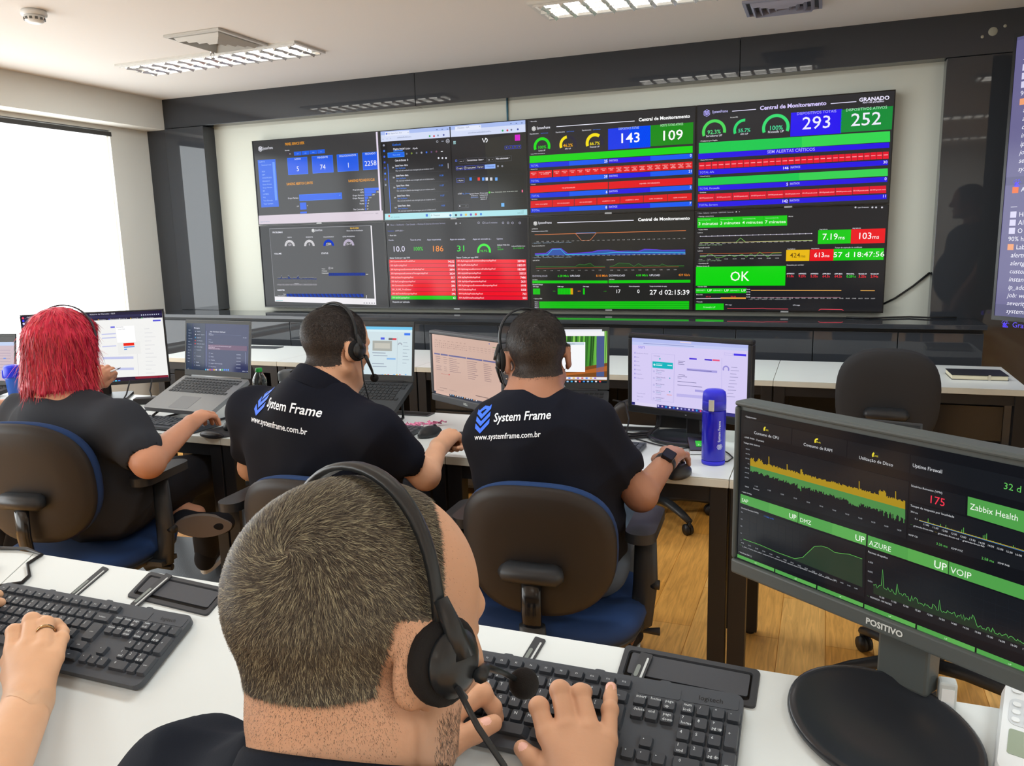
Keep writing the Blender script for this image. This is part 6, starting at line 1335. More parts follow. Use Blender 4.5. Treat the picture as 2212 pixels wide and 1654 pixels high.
def skin_mesh(prims, vox, lo, hi, crease=None):
    """surface net of the blended solid inside the box lo..hi"""
    lo = np.array(lo, float); hi = np.array(hi, float); B = 4
    nb = np.maximum(1, np.ceil((hi-lo)/(vox*B)).astype(int)); n = nb*B
    ci = np.stack(np.meshgrid(*[np.arange(m) for m in nb], indexing='ij'), -1).reshape(-1, 3)
    cd = dist(prims, lo + (ci*B + (B-1)/2)*vox, None)
    D = np.repeat(np.repeat(np.repeat(cd.reshape(nb), B, 0), B, 1), B, 2).astype(np.float32)
    near_ = ci[np.abs(cd) < vox*B*1.9]
    off = np.stack(np.meshgrid(*[np.arange(B)]*3, indexing='ij'), -1).reshape(-1, 3)
    for k in range(0, len(near_), 4000):
        g = (near_[k:k+4000, None, :]*B + off[None]).reshape(-1, 3)
        D[g[:, 0], g[:, 1], g[:, 2]] = dist(prims, lo + g*vox, crease)
    s = D < 0
    cs = [s[i:n[0]-1+i, j:n[1]-1+j, k:n[2]-1+k] for i in (0, 1) for j in (0, 1) for k in (0, 1)]
    a_all = cs[0].copy(); a_any = cs[0].copy()
    for c in cs[1:]: a_all &= c; a_any |= c
    act = a_any & ~a_all; idx = np.argwhere(act)
    if not len(idx): return np.zeros((0, 3)), np.zeros((0, 4), int)
    vid = np.full(act.shape, -1, np.int32); vid[act] = np.arange(len(idx))
    acc = np.zeros((len(idx), 3)); cnt = np.zeros(len(idx))
    cor = np.array([(i, j, k) for i in (0, 1) for j in (0, 1) for k in (0, 1)])
    val = [D[idx[:, 0]+c[0], idx[:, 1]+c[1], idx[:, 2]+c[2]] for c in cor]
    for p in range(8):
        for q in range(p+1, 8):
            if np.abs(cor[p]-cor[q]).sum() != 1: continue
            m = (val[p] < 0) != (val[q] < 0); t = np.where(m, val[p]/np.where(m, val[p]-val[q], 1), 0)
            acc += np.where(m[:, None], cor[p] + t[:, None]*(cor[q]-cor[p]), 0); cnt += m
    V = lo + (idx + acc/cnt[:, None])*vox
    F = []
    for ax in range(3):
        b, c = [(1, 2), (2, 0), (0, 1)][ax]
        sl0 = [slice(None)]*3; sl1 = [slice(None)]*3; sl0[ax] = slice(0, n[ax]-1); sl1[ax] = slice(1, n[ax])
        ch = np.argwhere(s[tuple(sl0)] != s[tuple(sl1)])
        ok = (ch[:, b] > 0) & (ch[:, c] > 0) & (ch[:, b] < n[b]-1) & (ch[:, c] < n[c]-1); ch = ch[ok]
        flip = s[ch[:, 0], ch[:, 1], ch[:, 2]]
        def vv(db, dc):
            e = ch.copy(); e[:, b] -= db; e[:, c] -= dc; return vid[e[:, 0], e[:, 1], e[:, 2]]
        qd = np.stack([vv(1, 1), vv(0, 1), vv(0, 0), vv(1, 0)], 1); qd[~flip] = qd[~flip][:, ::-1]; F.append(qd)
    return V, np.concatenate(F)

def bounds(prims, pad):
    L = []; H = []
    for q in prims:
        if q[0] == '-': continue
        if q[0] == 'c':
            r = max(q[3], q[4]); L += [q[1]-r, q[2]-r]; H += [q[1]+r, q[2]+r]
        else: r = q[2].max(); L.append(q[1]-r); H.append(q[1]+r)
    return np.min(L, 0)-pad, np.max(H, 0)+pad

def organic(name, prims, vox, mats, parent=None, fine=(), crease=None, paint=None, box=None):
    """one mesh; fine = [(lo, hi, voxel)] boxes kept at a finer grain; paint(V centres) -> material numbers"""
    lo, hi = box or bounds(prims, vox*3); V, F = skin_mesh(prims, vox, lo, hi, crease)
    for a, b, v2 in fine:
        a = np.array(a, float); b = np.array(b, float)
        if len(F):
            c = V[F].mean(1); F = F[~((c > a+2.2*vox) & (c < b-2.2*vox)).all(1)]
        V2, F2 = skin_mesh(prims, v2, a, b, crease)
        F = np.concatenate([F, F2+len(V)]); V = np.concatenate([V, V2])
    used = np.unique(F); remap = np.full(len(V), -1); remap[used] = np.arange(len(used)); V = V[used]; F = remap[F]
    me = bpy.data.meshes.new(name); me.vertices.add(len(V)); me.vertices.foreach_set('co', V.astype(np.float32).ravel())
    me.loops.add(F.size); me.loops.foreach_set('vertex_index', F.ravel().astype(np.int32))
    me.polygons.add(len(F)); me.polygons.foreach_set('loop_start', np.arange(0, F.size, 4, dtype=np.int32))
    for m in mats: me.materials.append(m)
    me.polygons.foreach_set('use_smooth', [True]*len(F))
    if paint: me.polygons.foreach_set('material_index', paint(V[F].mean(1)).astype(np.int32))
    me.update(); me.validate()
    o = bpy.data.objects.new(name, me); COL.objects.link(o)
    if parent: o.parent = parent
    return o

def frame_of(face, tilt=0.0, roll=0.0):
    """axes (columns: right, forward, up) of a head or hand looking along bearing face (degrees right of +y), nose up by tilt"""
    M_ = Rz(R(-face)) @ Rx(R(tilt)) @ Ry(R(roll)); return np.array(M_.to_3x3())

def head(c, A, s=1.0, neck_to=None, nr=(0.056, 0.062), ears=True, kq=1.0):
    """skull, face, ears and neck about the point between the ears"""
    P = lambda x, y, z: np.array(c) + A @ (np.array((x, y, z))*s)
    E = lambda x, y, z, r, k=0.02, M_=None: ell(P(x, y, z), np.array(r)*s, A if M_ is None else A @ M_, k)
    out = [E(0, -0.012, 0.038, (0.077, 0.098, 0.084)), E(0, 0.030, 0.030, (0.067, 0.068, 0.070), 0.03), E(0, 0.034, -0.045, (0.058, 0.058, 0.074), 0.035),
           cap(P(-0.054, -0.002, -0.055), P(-0.018, 0.070, -0.098), 0.020*s, 0.016*s, 0.025), cap(P(0.054, -0.002, -0.055), P(0.018, 0.070, -0.098), 0.020*s, 0.016*s, 0.025),
           E(0, 0.080, -0.102, (0.020, 0.016, 0.015), 0.015), E(-0.043, 0.066, -0.022, (0.022, 0.017, 0.018), 0.02), E(0.043, 0.066, -0.022, (0.022, 0.017, 0.018), 0.02),
           cap(P(-0.036, 0.088, 0.020), P(0.036, 0.088, 0.020), 0.010*s, None, 0.015)]
    for sx in (-1, 1): out.append(cut(E(sx*0.032, 0.100, 0.002, (0.016, 0.011, 0.010), 0.010)))
    for sx in (-1, 1): out.append(E(sx*0.032, 0.083, 0.001, (0.0135, 0.0125, 0.0105), 0.003))
    out += [cap(P(0, 0.094, 0.012), P(0, 0.113, -0.026), 0.0075*s, 0.0115*s, 0.010), E(-0.011, 0.102, -0.032, (0.008, 0.010, 0.007), None or 0.006), E(0.011, 0.102, -0.032, (0.008, 0.010, 0.007), 0.006),
            E(0, 0.090, -0.060, (0.024, 0.011, 0.0055), 0.005), E(0, 0.089, -0.071, (0.021, 0.011, 0.006), 0.005)]
    if ears:
        for sx in (-1, 1):
            M_ = np.array((Rz(R(-sx*24)) @ Rx(R(-12))).to_3x3())
            out += [E(sx*0.083, -0.012, -0.004, (0.0085, 0.019, 0.033), 0.010, M_), cut(E(sx*0.0915, -0.006, -0.001, (0.0075, 0.011, 0.021), 0.005, M_)), E(sx*0.080, 0.000, -0.030, (0.006, 0.009, 0.010), 0.006)]
    if neck_to is not None: out.append(cap(P(0, -0.028, -0.050), neck_to, nr[0]*s, nr[1]*s, 0.03))
    return out

def hand_from(wrist, fore, knuckles, fingers, thumb, s=1.0, fr=None):
    """hand built on its joints: knuckles of index..little finger, each finger's further joints, thumb joints"""
    w = np.array(wrist, float); out = [cap(fore, w, 0.034*s, 0.026*s, 0.02)] if fore is not None else []
    kn = [np.array(k, float) for k in knuckles]; mid = sum(kn)/4
    for k, r in zip(kn, (0.0135, 0.0140, 0.0135, 0.0125)): out.append(cap(w + (k-w)*0.08, k - (k-w)*0.10, 0.0205*s, r*s*0.98, 0.016))
    for i, (k, f, r) in enumerate(zip(kn, fingers, (0.0102, 0.0105, 0.0100, 0.0088))):
        pts = [k] + [np.array(p, float) for p in f]; rr = [1.16*r*s, 1.04*r*s, 0.93*r*s, 0.80*r*s]
        for j in range(3): out.append(cap(pts[j], pts[j+1], rr[j], rr[j+1], 0.007 if j == 0 else 0.004))
        out.append(ell(pts[1], np.array((1.10, 1.10, 1.10))*rr[1], None, 0.004))
    th = [np.array(p, float) for p in thumb]
    out += [cap(w + (th[1]-w)*0.2, th[1], 0.0195*s, 0.0150*s, 0.016), cap(th[1], th[2], 0.0135*s, 0.0122*s, 0.006), cap(th[2], th[3], 0.0122*s, 0.0098*s, 0.005)]
    return out

def creases(seed, amp=0.004, f=26.0, stretch=(1, 1, 1)):
    """cloth folds: warped ridges"""
    rs = np.random.RandomState(seed); ks = rs.normal(size=(4, 3))*np.array(stretch); ks /= np.linalg.norm(ks, axis=1)[:, None]; ms = rs.normal(size=(4, 3))*7; ph = rs.uniform(0, 6, 8)
    def fn(P):
        d = np.zeros(len(P))
        for i in range(4):
            t = (P @ ks[i])*f*(0.6+0.25*i) + ph[i] + 1.6*np.sin(P @ ms[i] + ph[4+i]); m = np.clip(0.5+0.9*np.sin(P @ ms[(i+1) % 4]*1.1 + ph[i]), 0, 1)
            d += amp*m*(np.abs(np.sin(t))**1.0-0.64)*(0.9-0.12*i)
        return d
    return fn

def skin_mat(name, col, dark):
    m = mat(name, col, rough=0.5, bump=(260, 0.12, 0.0008), vary=(22, 0.05)); b = m.node_tree.nodes['Principled BSDF']
    b.inputs['Subsurface Weight'].default_value = 0.12; b.inputs['Subsurface Radius'].default_value = (0.012, 0.005, 0.003); b.inputs['Subsurface Scale'].default_value = 0.6
    return m
NAIL = mat('finger_nail', (222, 168, 150), rough=0.28)
def nail_paint(spots, rad=0.0062):
    """material 1 on the finger nails: spots = (centre, outward normal)"""
    def fn(Cn):
        k = np.zeros(len(Cn), int)
        for p, nrm in spots:
            v = Cn - np.array(p); h = v @ np.array(nrm); k[(np.abs(h) < 0.006) & (((v - h[:, None]*np.array(nrm))**2).sum(1) < rad*rad)] = 1
        return k
    return fn

def strands(name, parent, roots, dirs, nrm, length, width, mats, lift=0.35, seg=3, curl=0.0, seed=1, droop=0.0):
    """short hairs as one mesh: slim blades rooted on the scalp, lying along dirs and standing off by lift"""
    rs = np.random.RandomState(seed); n = len(roots); L = length*(0.7+0.6*rs.rand(n))[:, None]
    side = np.cross(dirs, nrm); side /= np.maximum(np.linalg.norm(side, axis=1), 1e-9)[:, None]
    jit = dirs + side*(rs.randn(n)*0.22)[:, None]; jit /= np.linalg.norm(jit, axis=1)[:, None]; side = np.cross(jit, nrm)
    V = np.zeros((n, 2*seg+1, 3), np.float32)
    for j in range(seg+1):
        t = j/seg; p = roots + jit*L*t + nrm*(lift*L*(t - 0.55*t*t)) + side*(curl*L*np.sin(3*t)) - np.array((0, 0, 1))*(droop*L*t*t)
        w = width*(1-t)**0.7
        if j < seg: V[:, 2*j] = p - side*w; V[:, 2*j+1] = p + side*w
        else: V[:, 2*seg] = p
    F4 = np.concatenate([np.stack([np.arange(n)*(2*seg+1)+o for o in (2*j, 2*j+1, 2*j+3, 2*j+2)], 1) for j in range(seg-1)]); b0 = np.arange(n)*(2*seg+1)+2*(seg-1)
    F3 = np.stack([b0, b0+1, b0+2], 1)
    me = bpy.data.meshes.new(name); vv = V.reshape(-1, 3); me.vertices.add(len(vv)); me.vertices.foreach_set('co', vv.ravel())
    me.loops.add(F4.size+F3.size); me.loops.foreach_set('vertex_index', np.concatenate([F4.ravel(), F3.ravel()]).astype(np.int32))
    me.polygons.add(len(F4)+len(F3)); me.polygons.foreach_set('loop_start', np.concatenate([np.arange(len(F4))*4, len(F4)*4+np.arange(len(F3))*3]).astype(np.int32))
    for m in mats: me.materials.append(m)
    k = rs.randint(0, len(mats), n); me.polygons.foreach_set('material_index', np.concatenate([np.tile(k, seg-1), k]).astype(np.int32)); me.polygons.foreach_set('use_smooth', [True]*len(me.polygons))
    me.update(); o = bpy.data.objects.new(name, me); COL.objects.link(o); o.parent = parent
    return o

def scalp_points(o, n, keep, seed=2):
    """random points with normals on the mesh o where keep(points, normals) gives a chance 0..1"""
    me = o.data; nf = len(me.polygons); c = np.zeros(nf*3, np.float32); me.polygons.foreach_get('center', c); c = c.reshape(-1, 3)
    nn = np.zeros(nf*3, np.float32); me.polygons.foreach_get('normal', nn); nn = nn.reshape(-1, 3); ar = np.zeros(nf, np.float32); me.polygons.foreach_get('area', ar)
    rs = np.random.RandomState(seed); pr = ar*keep(c, nn); pr = pr/pr.sum(); i = rs.choice(nf, n, p=pr)
    j = rs.randn(n, 3)*np.sqrt(ar[i])[:, None]*0.5; j -= nn[i]*(j*nn[i]).sum(1)[:, None]
    return c[i]+j, nn[i]

def drape(vs, fs, target, origin, ax, ay, an, m, name, parent, off=0.0012, mats=None, mi=None):
    """lay flat lettering (xy) onto a cloth mesh: points origin + x*ax + y*ay are dropped along -an"""
    me = target.data; tr = BVHTree.FromPolygons([v.co for v in me.vertices], [p.vertices for p in me.polygons]); out = []
    origin, ax, ay, an = (Vector(v) for v in (origin, ax, ay, an))
    for p in vs:
        q = origin + ax*p[0] + ay*p[1]; hit, nrm, _i, _d = tr.ray_cast(q + an*0.3, -an)
        out.append(tuple(hit + an*off if hit else q))
    m_ = bpy.data.meshes.new(name); m_.from_pydata(out, [], [tuple(f) for f in fs])
    for x in (mats or [m]): m_.materials.append(x)
    if mi: m_.polygons.foreach_set('material_index', mi)
    m_.update(); o = bpy.data.objects.new(name, m_); COL.objects.link(o); o.parent = parent; return o

def headset(label, c, A, s=1.0, mic=None, mic_side=1, cable=None, cups=(1,), band_tilt=0.0, top=0.132, yaw=0.0):
    """headband over the crown, ear cups, microphone boom; c, A as for head()"""
    t = thing('headset', label, 'headset', tuple(c), group='headsets')
    A4 = Matrix([list(A[i])+[0] for i in range(3)]+[[0, 0, 0, 1]])
    PL_ = mat('headset_black', (34, 36, 38), rough=0.32); FO = mat('headset_foam', (20, 20, 22), rough=0.85, bump=(900, 0.4, 0.001))
    px0 = 0.09*s*cups[0]; BM = A4 @ T(px0, 0, 0) @ Rz(R(yaw)) @ T(-px0, 0, 0) @ Rx(R(band_tilt)); m = MB(BM); rx = 0.091*s
    rs = []
    for k in range(25):
        a = math.pi*k/24; x = rx*math.cos(a); z = (0.02 + (top-0.02)*math.sin(a)**0.8)*s if 0 < k < 24 else 0.012*s
        nx_, nz_ = math.cos(a), math.sin(a); wd = (0.0048 + 0.0030*math.sin(a)**3)*s; th = 0.0022*s
        rs.append([(x+nx_*o, y, z+nz_*o) for y, o in ((-wd, -th), (wd, -th), (wd, th), (0.5*wd, th*1.7), (-0.5*wd, th*1.7), (-wd, th))])
    m.rings(rs, PL_); m.build('headband', t)
    for sx in (-1, 1):
        B4 = A4 @ T(sx*0.083*s, 0.004*s, -0.004*s) @ Ry(R(90*sx))
        if sx in cups:
            m = MB(B4); m.lathe([(0.001, -0.004*s), (0.025*s, -0.003*s), (0.031*s, 0.002*s), (0.031*s, 0.010*s), (0.027*s, 0.014*s), (0.001, 0.015*s)], FO, 28); m.build('ear_cushion', t)
            m = MB(B4); m.lathe([(0.001, 0.014*s), (0.023*s, 0.014*s), (0.024*s, 0.018*s), (0.018*s, 0.023*s), (0.012*s, 0.0265*s), (0.001, 0.027*s)], PL_, 28); m.build('ear_cup', t)
            m = MB(BM); m.tube([(sx*0.093*s, 0.0, 0.040*s), (sx*0.101*s, 0.002, 0.022*s), (sx*0.107*s, 0.004*s, 0.0)], [0.0055*s, 0.007*s, 0.009*s], PL_, 10); m.build('yoke', t)
        else:
            m = MB(BM @ T(sx*0.086*s, 0, 0.012*s) @ Ry(R(90*sx))); m.lathe([(0.001, 0), (0.02*s, 0.0), (0.02*s, 0.008*s), (0.001, 0.009*s)], FO, 20); m.build('temple_pad', t)
    if mic is not None:
        mm = [Vector(p)-Vector(c) for p in mic]
        m = MB(); m.tube(mm, [0.0055*s, 0.0038*s] + [0.0024*s]*(len(mm)-2), PL_, 8); m.build('boom', t)
        m = MB(); m.ball(tuple(mm[-1]), 0.0125*s, FO, 20); m.build('microphone', t)
    if cable is not None:
        m = MB(); m.tube([Vector(p)-Vector(c) for p in cable], 0.0022*s, PL_, 8); m.build('lead', t)
    return t
# ------------------------------------------------------------------ the person in the foreground
NOH = lambda a: tuple(near(*a))
def smooth(a, b, x): t = np.clip((x-a)/(b-a), 0, 1); return t*t*(3-2*t)
SKIN1 = skin_mat('skin_tan', (196, 146, 114), 0)
STUB = mat('scalp_stubble', (98, 84, 70), rough=0.7, vary=(60, 0.1))
NAVYT = mat('shirt_navy_black', (24, 28, 36), rough=0.9, bump=(700, 0.25, 0.0008), spec=0.2)
hc = np.array((3.650, -4.574, 1.134)); HA = frame_of(21, -15, -9); HS = 1.0
neck = np.array((3.660, -4.622, 1.036))
shL, shR = np.array((3.505, -4.612, 0.962)), np.array((3.800, -4.68, 0.962))
wrL, wrR = np.array(NOH((3.520, 0.275, 0.055))), np.array(NOH((3.746, 0.252, 0.040)))
elL, elR = np.array((3.415, -4.50, 0.775)), np.array((3.885, -4.545, 0.755))
arms = [cap(shL, elL, 0.050, 0.043, 0.03), cap(elL, wrL, 0.043, 0.028, 0.02), cap(shR, elR, 0.050, 0.043, 0.03), cap(elR, wrR, 0.043, 0.028, 0.02)]
handR = hand_from(wrR, None, [NOH(a) for a in ((3.676, 0.180, 0.050), (3.701, 0.168, 0.054), (3.728, 0.164, 0.052), (3.752, 0.168, 0.044))],
    [[NOH(a) for a in f] for f in (((3.660, 0.154, 0.058), (3.654, 0.141, 0.042), (3.654, 0.142, 0.035)), ((3.681, 0.128, 0.062), (3.678, 0.114, 0.044), (3.679, 0.117, 0.026)),
                                   ((3.707, 0.124, 0.058), (3.706, 0.110, 0.041), (3.706, 0.113, 0.035)), ((3.745, 0.130, 0.043), (3.740, 0.109, 0.036), (3.737, 0.092, 0.035)))],
    [NOH(a) for a in ((3.722, 0.224, 0.030), (3.692, 0.222, 0.030), (3.666, 0.209, 0.030), (3.646, 0.196, 0.028))], 1.08)
handL = hand_from(wrL, None, [NOH(a) for a in ((3.560, 0.190, 0.066), (3.541, 0.178, 0.068), (3.521, 0.172, 0.064), (3.502, 0.170, 0.058))],
    [[NOH(a) for a in f] for f in (((3.586, 0.158, 0.068), (3.598, 0.160, 0.047), (3.601, 0.163, 0.030)), ((3.562, 0.140, 0.068), (3.575, 0.138, 0.046), (3.580, 0.142, 0.031)),
                                   ((3.540, 0.134, 0.064), (3.551, 0.130, 0.044), (3.556, 0.134, 0.035)), ((3.515, 0.138, 0.056), (3.522, 0.132, 0.040), (3.525, 0.134, 0.035)))],
    [NOH(a) for a in ((3.540, 0.255, 0.050), (3.566, 0.226, 0.056), (3.591, 0.204, 0.057), (3.609, 0.186, 0.054))], 1.12)
body = head(hc, HA, HS, neck, (0.058, 0.066)) + [cap(neck+(-0.06, 0.0, -0.06), neck+(0.06, -0.03, -0.06), 0.045, None, 0.05), cap(shL, shR, 0.055, None, 0.06), cap((3.62, -4.68, 0.90), (3.58, -4.88, 0.56), 0.115, 0.120, 0.06),
    cap((3.50, -4.86, 0.52), (3.42, -4.46, 0.45), 0.085, 0.07, 0.05), cap((3.68, -4.90, 0.52), (3.78, -4.50, 0.45), 0.085, 0.07, 0.05), cap((3.42, -4.46, 0.45), (3.42, -4.42, 0.06), 0.062, 0.04, 0.03), cap((3.78, -4.50, 0.45), (3.78, -4.45, 0.06), 0.062, 0.04, 0.03)] + arms + handR + handL
up_n = np.array((0, -math.sin(TILT), math.cos(TILT)))
loc = lambda Cn: (Cn-hc) @ HA / HS
def hairy(L):
    """how much hair grows at head coordinates L"""
    x, y, z = L[:, 0], L[:, 1], L[:, 2]; ax = np.abs(x)
    front = 1-smooth(0.030, 0.046, y - 0.30*np.maximum(0, z-0.10) + 0.55*np.maximum(0, ax-0.030))
    low = np.where(y > 0.006, -0.004, np.where(y > -0.034, 0.024, -0.031 + 0.25*np.maximum(0, ax-0.05)))
    return front*smooth(-0.006, 0.008, z-low)
def fade(L):
    """thin stubble below the clipped edge and at the temples"""
    x, y, z = L[:, 0], L[:, 1], L[:, 2]; ax = np.abs(x)
    return np.maximum(0.42*smooth(-0.095, -0.028, z)*(y < -0.02), 0.02*(1-smooth(0.05, 0.078, y+0.3*ax))*(y > 0.0)*(z > 0.01)*(z < 0.12)) + 0*ax
def paint_man(Cn):
    L = loc(Cn); k = nail_paint([(NOH((3.7375, 0.0945, 0.0365)), tuple(up_n)), (NOH((3.603, 0.192, 0.0670)), tuple(up_n)), (NOH((3.650, 0.199, 0.0392)), tuple(up_n))], 0.0066)(Cn)
    h = (np.linalg.norm(L, axis=1) < 0.16) & (hairy(L) > 0.45); k[h] = 2; return k
man = organic('person', body, 0.006, [SKIN1, NAIL, STUB], None, [(hc-0.145*HS, hc+0.145*HS, 0.0032), (np.array(NOH((3.70, 0.17, 0.03)))-(0.085, 0.095, 0.075), np.array(NOH((3.70, 0.17, 0.03)))+(0.085, 0.10, 0.075), 0.002), (np.array(NOH((3.56, 0.19, 0.05)))-(0.085, 0.095, 0.07), np.array(NOH((3.56, 0.19, 0.05)))+(0.075, 0.095, 0.07), 0.002)], None, paint_man)
tag(man, 'person in the foreground seen from behind, headset over cropped hair, typing on a black keyboard', 'person')
# cropped hair swirling out of a whorl at the crown
pts, nn = scalp_points(man, 85000, lambda c, n_: np.where(np.linalg.norm(loc(c), axis=1) < 0.15, np.maximum(hairy(loc(c)), fade(loc(c))), 0), 5)
wh = np.array((0.0327, -0.0923, 0.0702)); Lp = (pts-hc) @ HA / HS
v = Lp - wh; ln = (nn @ HA); v -= ln*(v*ln).sum(1)[:, None]; rr_ = np.linalg.norm(v, axis=1)+1e-6; v /= rr_[:, None]; tg = np.cross(ln, v)
th_ = 1.25*np.exp(-rr_/0.030)+0.25; flow = v*np.cos(th_)[:, None] - tg*np.sin(th_)[:, None]
flow += np.array((0, 0.25, -0.25))*smooth(0.03, 0.10, rr_)[:, None]
ph_ = np.sin(Lp[:, 0]*260+3*np.sin(Lp[:, 1]*90))*np.sin(Lp[:, 2]*230+2*np.sin(Lp[:, 0]*110)); flow += tg*(0.30*ph_)[:, None]
flow -= ln*(flow*ln).sum(1)[:, None]; flow /= np.linalg.norm(flow, axis=1)[:, None]
HAIRC = [mat('hair_%d' % i, c, rough=0.45) for i, c in enumerate(((56, 49, 44), (80, 71, 60), (112, 100, 82), (152, 140, 112)))]
strands('hair', man, pts, flow @ HA.T, nn, (0.0012+0.0070*smooth(0.55, 1.0, hairy(Lp)))[:, None], (0.00010+0.00018*smooth(0.3, 0.9, hairy(Lp)))[:, None], [HAIRC[0], HAIRC[0], HAIRC[1], HAIRC[1], HAIRC[2], HAIRC[3]], 0.38, 3, 0.05, 8)
def beard(L):
    x, y, z = L[:, 0], L[:, 1], L[:, 2]; return smooth(0.012, 0.03, y)*(1-smooth(-0.058, -0.046, z + 0.25*np.maximum(0, 0.06-y)*0))*smooth(-0.135, -0.115, z)*(np.abs(x) < 0.075)*0.8
bp_, bn_ = scalp_points(man, 5000, lambda c, n_: np.where(np.linalg.norm(loc(c), axis=1) < 0.16, beard(loc(c)), 0), 6)
bd = np.tile(HA @ np.array((0, 0.2, -1.0)), (len(bp_), 1)); bd -= bn_*(bd*bn_).sum(1)[:, None]; bd /= np.linalg.norm(bd, axis=1)[:, None]
strands('beard', man, bp_, bd, bn_, 0.004, 0.00022, HAIRC[:2], 0.4, 2, 0, 9)
shirt = [cap(neck+(-0.045, -0.004, -0.030), neck+(0.04, -0.03, -0.030), 0.060, None, 0.05), cap(shL, shR, 0.074, None, 0.06), cap((3.62, -4.68, 0.90), (3.58, -4.88, 0.56), 0.135, 0.140, 0.07), cap(shL, shL*0.42+elL*0.58, 0.076, 0.068, 0.03), cap(shR, shR*0.42+elR*0.58, 0.076, 0.068, 0.03),
         cut(cap(neck+(0.0, 0.03, 0.02), hc+HA @ np.array((0, -0.03, -0.03)), 0.069, 0.069, 0.006)), cut(cap(shL*0.50+elL*0.50, elL, 0.054, 0.056, 0.008)), cut(cap(shR*0.50+elR*0.50, elR, 0.054, 0.056, 0.008))]
shirt_f = organic('shirt', shirt, 0.005, [NAVYT], man, (), creases(3, 0.006, 30))
na = (hc-neck)/np.linalg.norm(hc-neck); nx_ = np.cross((0, 1, 0), na); nx_ /= np.linalg.norm(nx_); ny_ = np.cross(na, nx_); nm = neck + na*0.012
m = MB(); m.rings([[tuple(nm + (nx_*math.cos(2*math.pi*k/44) + ny_*math.sin(2*math.pi*k/44))*r1 + na*(h_ - 0.010*math.sin(2*math.pi*k/44))) for k in range(44)] for r1, h_ in ((0.0715, -0.022), (0.0725, 0.010), (0.0755, 0.013), (0.0785, 0.009), (0.086, -0.014), (0.085, -0.03))], NAVYT, True, None, False, False); m.build('collar', shirt_f)
organic('trousers', [cap((3.50, -4.86, 0.52), (3.42, -4.46, 0.45), 0.100, 0.085, 0.05), cap((3.68, -4.90, 0.52), (3.78, -4.50, 0.45), 0.100, 0.085, 0.05), cap((3.42, -4.46, 0.45), (3.42, -4.42, 0.11), 0.078, 0.06, 0.03), cap((3.78, -4.50, 0.45), (3.78, -4.45, 0.11), 0.078, 0.06, 0.03), cap((3.55, -4.9, 0.54), (3.64, -4.9, 0.54), 0.12, None, 0.06)], 0.008, [mat('trousers_black', (22, 23, 27), rough=0.85)], man)
for x, y in ((3.42, -4.37), (3.78, -4.40)): organic('shoe', [cap((x, y-0.05, 0.056), (x, y+0.12, 0.048), 0.045, 0.038, 0.03), ell((x, y-0.06, 0.07), (0.042, 0.05, 0.06))], 0.006, [mat('shoe_black', (20, 20, 22), rough=0.5)], man)
headset('black headset over the crown of the foreground person, round microphone at the right', hc, HA, HS, [hc + HA @ np.array((0.114, 0.016, -0.012)), (3.742, -4.542, 1.108), (3.748, -4.522, 1.093), (3.759, -4.505, 1.076)],
        1, [hc + HA @ np.array((0.104, 0.012, -0.028)), (3.7535, -4.6165, 1.134), (3.77, -4.622, 1.112), (3.789, -4.624, 1.089), (3.81, -4.63, 1.04)], (1,), 8)
chair('office chair of the foreground person, out of the picture below', (3.60, -4.93, 0), R(5), base_rot=10, arms=False, seat_z=0.38)
# ------------------------------------------------------------------ people at the middle desks
def V3(*a): return np.array(a, float)
def hand_pose(wrist, bearing, pitch, roll, side, curl, s=1.0, fore=None, spread=4, thumb_in=0.0):
    """hand from angles: bearing degrees right of +y, pitch up, roll; side 1 right hand, -1 left; curl = bends of the three joints"""
    A = frame_of(bearing, pitch, roll); w = np.array(wrist, float); G = lambda x, y, z: w + A @ (np.array((x*-side, y, z))*s)
    kn = [G(0.027, 0.086, 0.0), G(0.009, 0.091, 0.004), G(-0.010, 0.088, 0.003), G(-0.028, 0.079, -0.002)]; fg = []
    for i, L in enumerate(((0.042, 0.026, 0.021), (0.046, 0.029, 0.022), (0.043, 0.027, 0.022), (0.034, 0.021, 0.019))):
        p = kn[i]; a = 0; f = []; sp = R((1.5-i)*spread)
        for j in range(3):
            a += R(curl[j]); d = A @ np.array((math.sin(sp)*-side, math.cos(sp)*math.cos(a), -math.sin(a))); p = p + d*L[j]*s; f.append(p)
        fg.append(f)
    th = [G(0.020, 0.025, -0.010), G(0.042-thumb_in*0.3, 0.050, -0.016), G(0.050-thumb_in, 0.080, -0.022), G(0.044-1.6*thumb_in, 0.104, -0.026)]
    return hand_from(w, fore, kn, fg, th, s), (w + A @ np.array((0, 0.08, -0.02))*s)

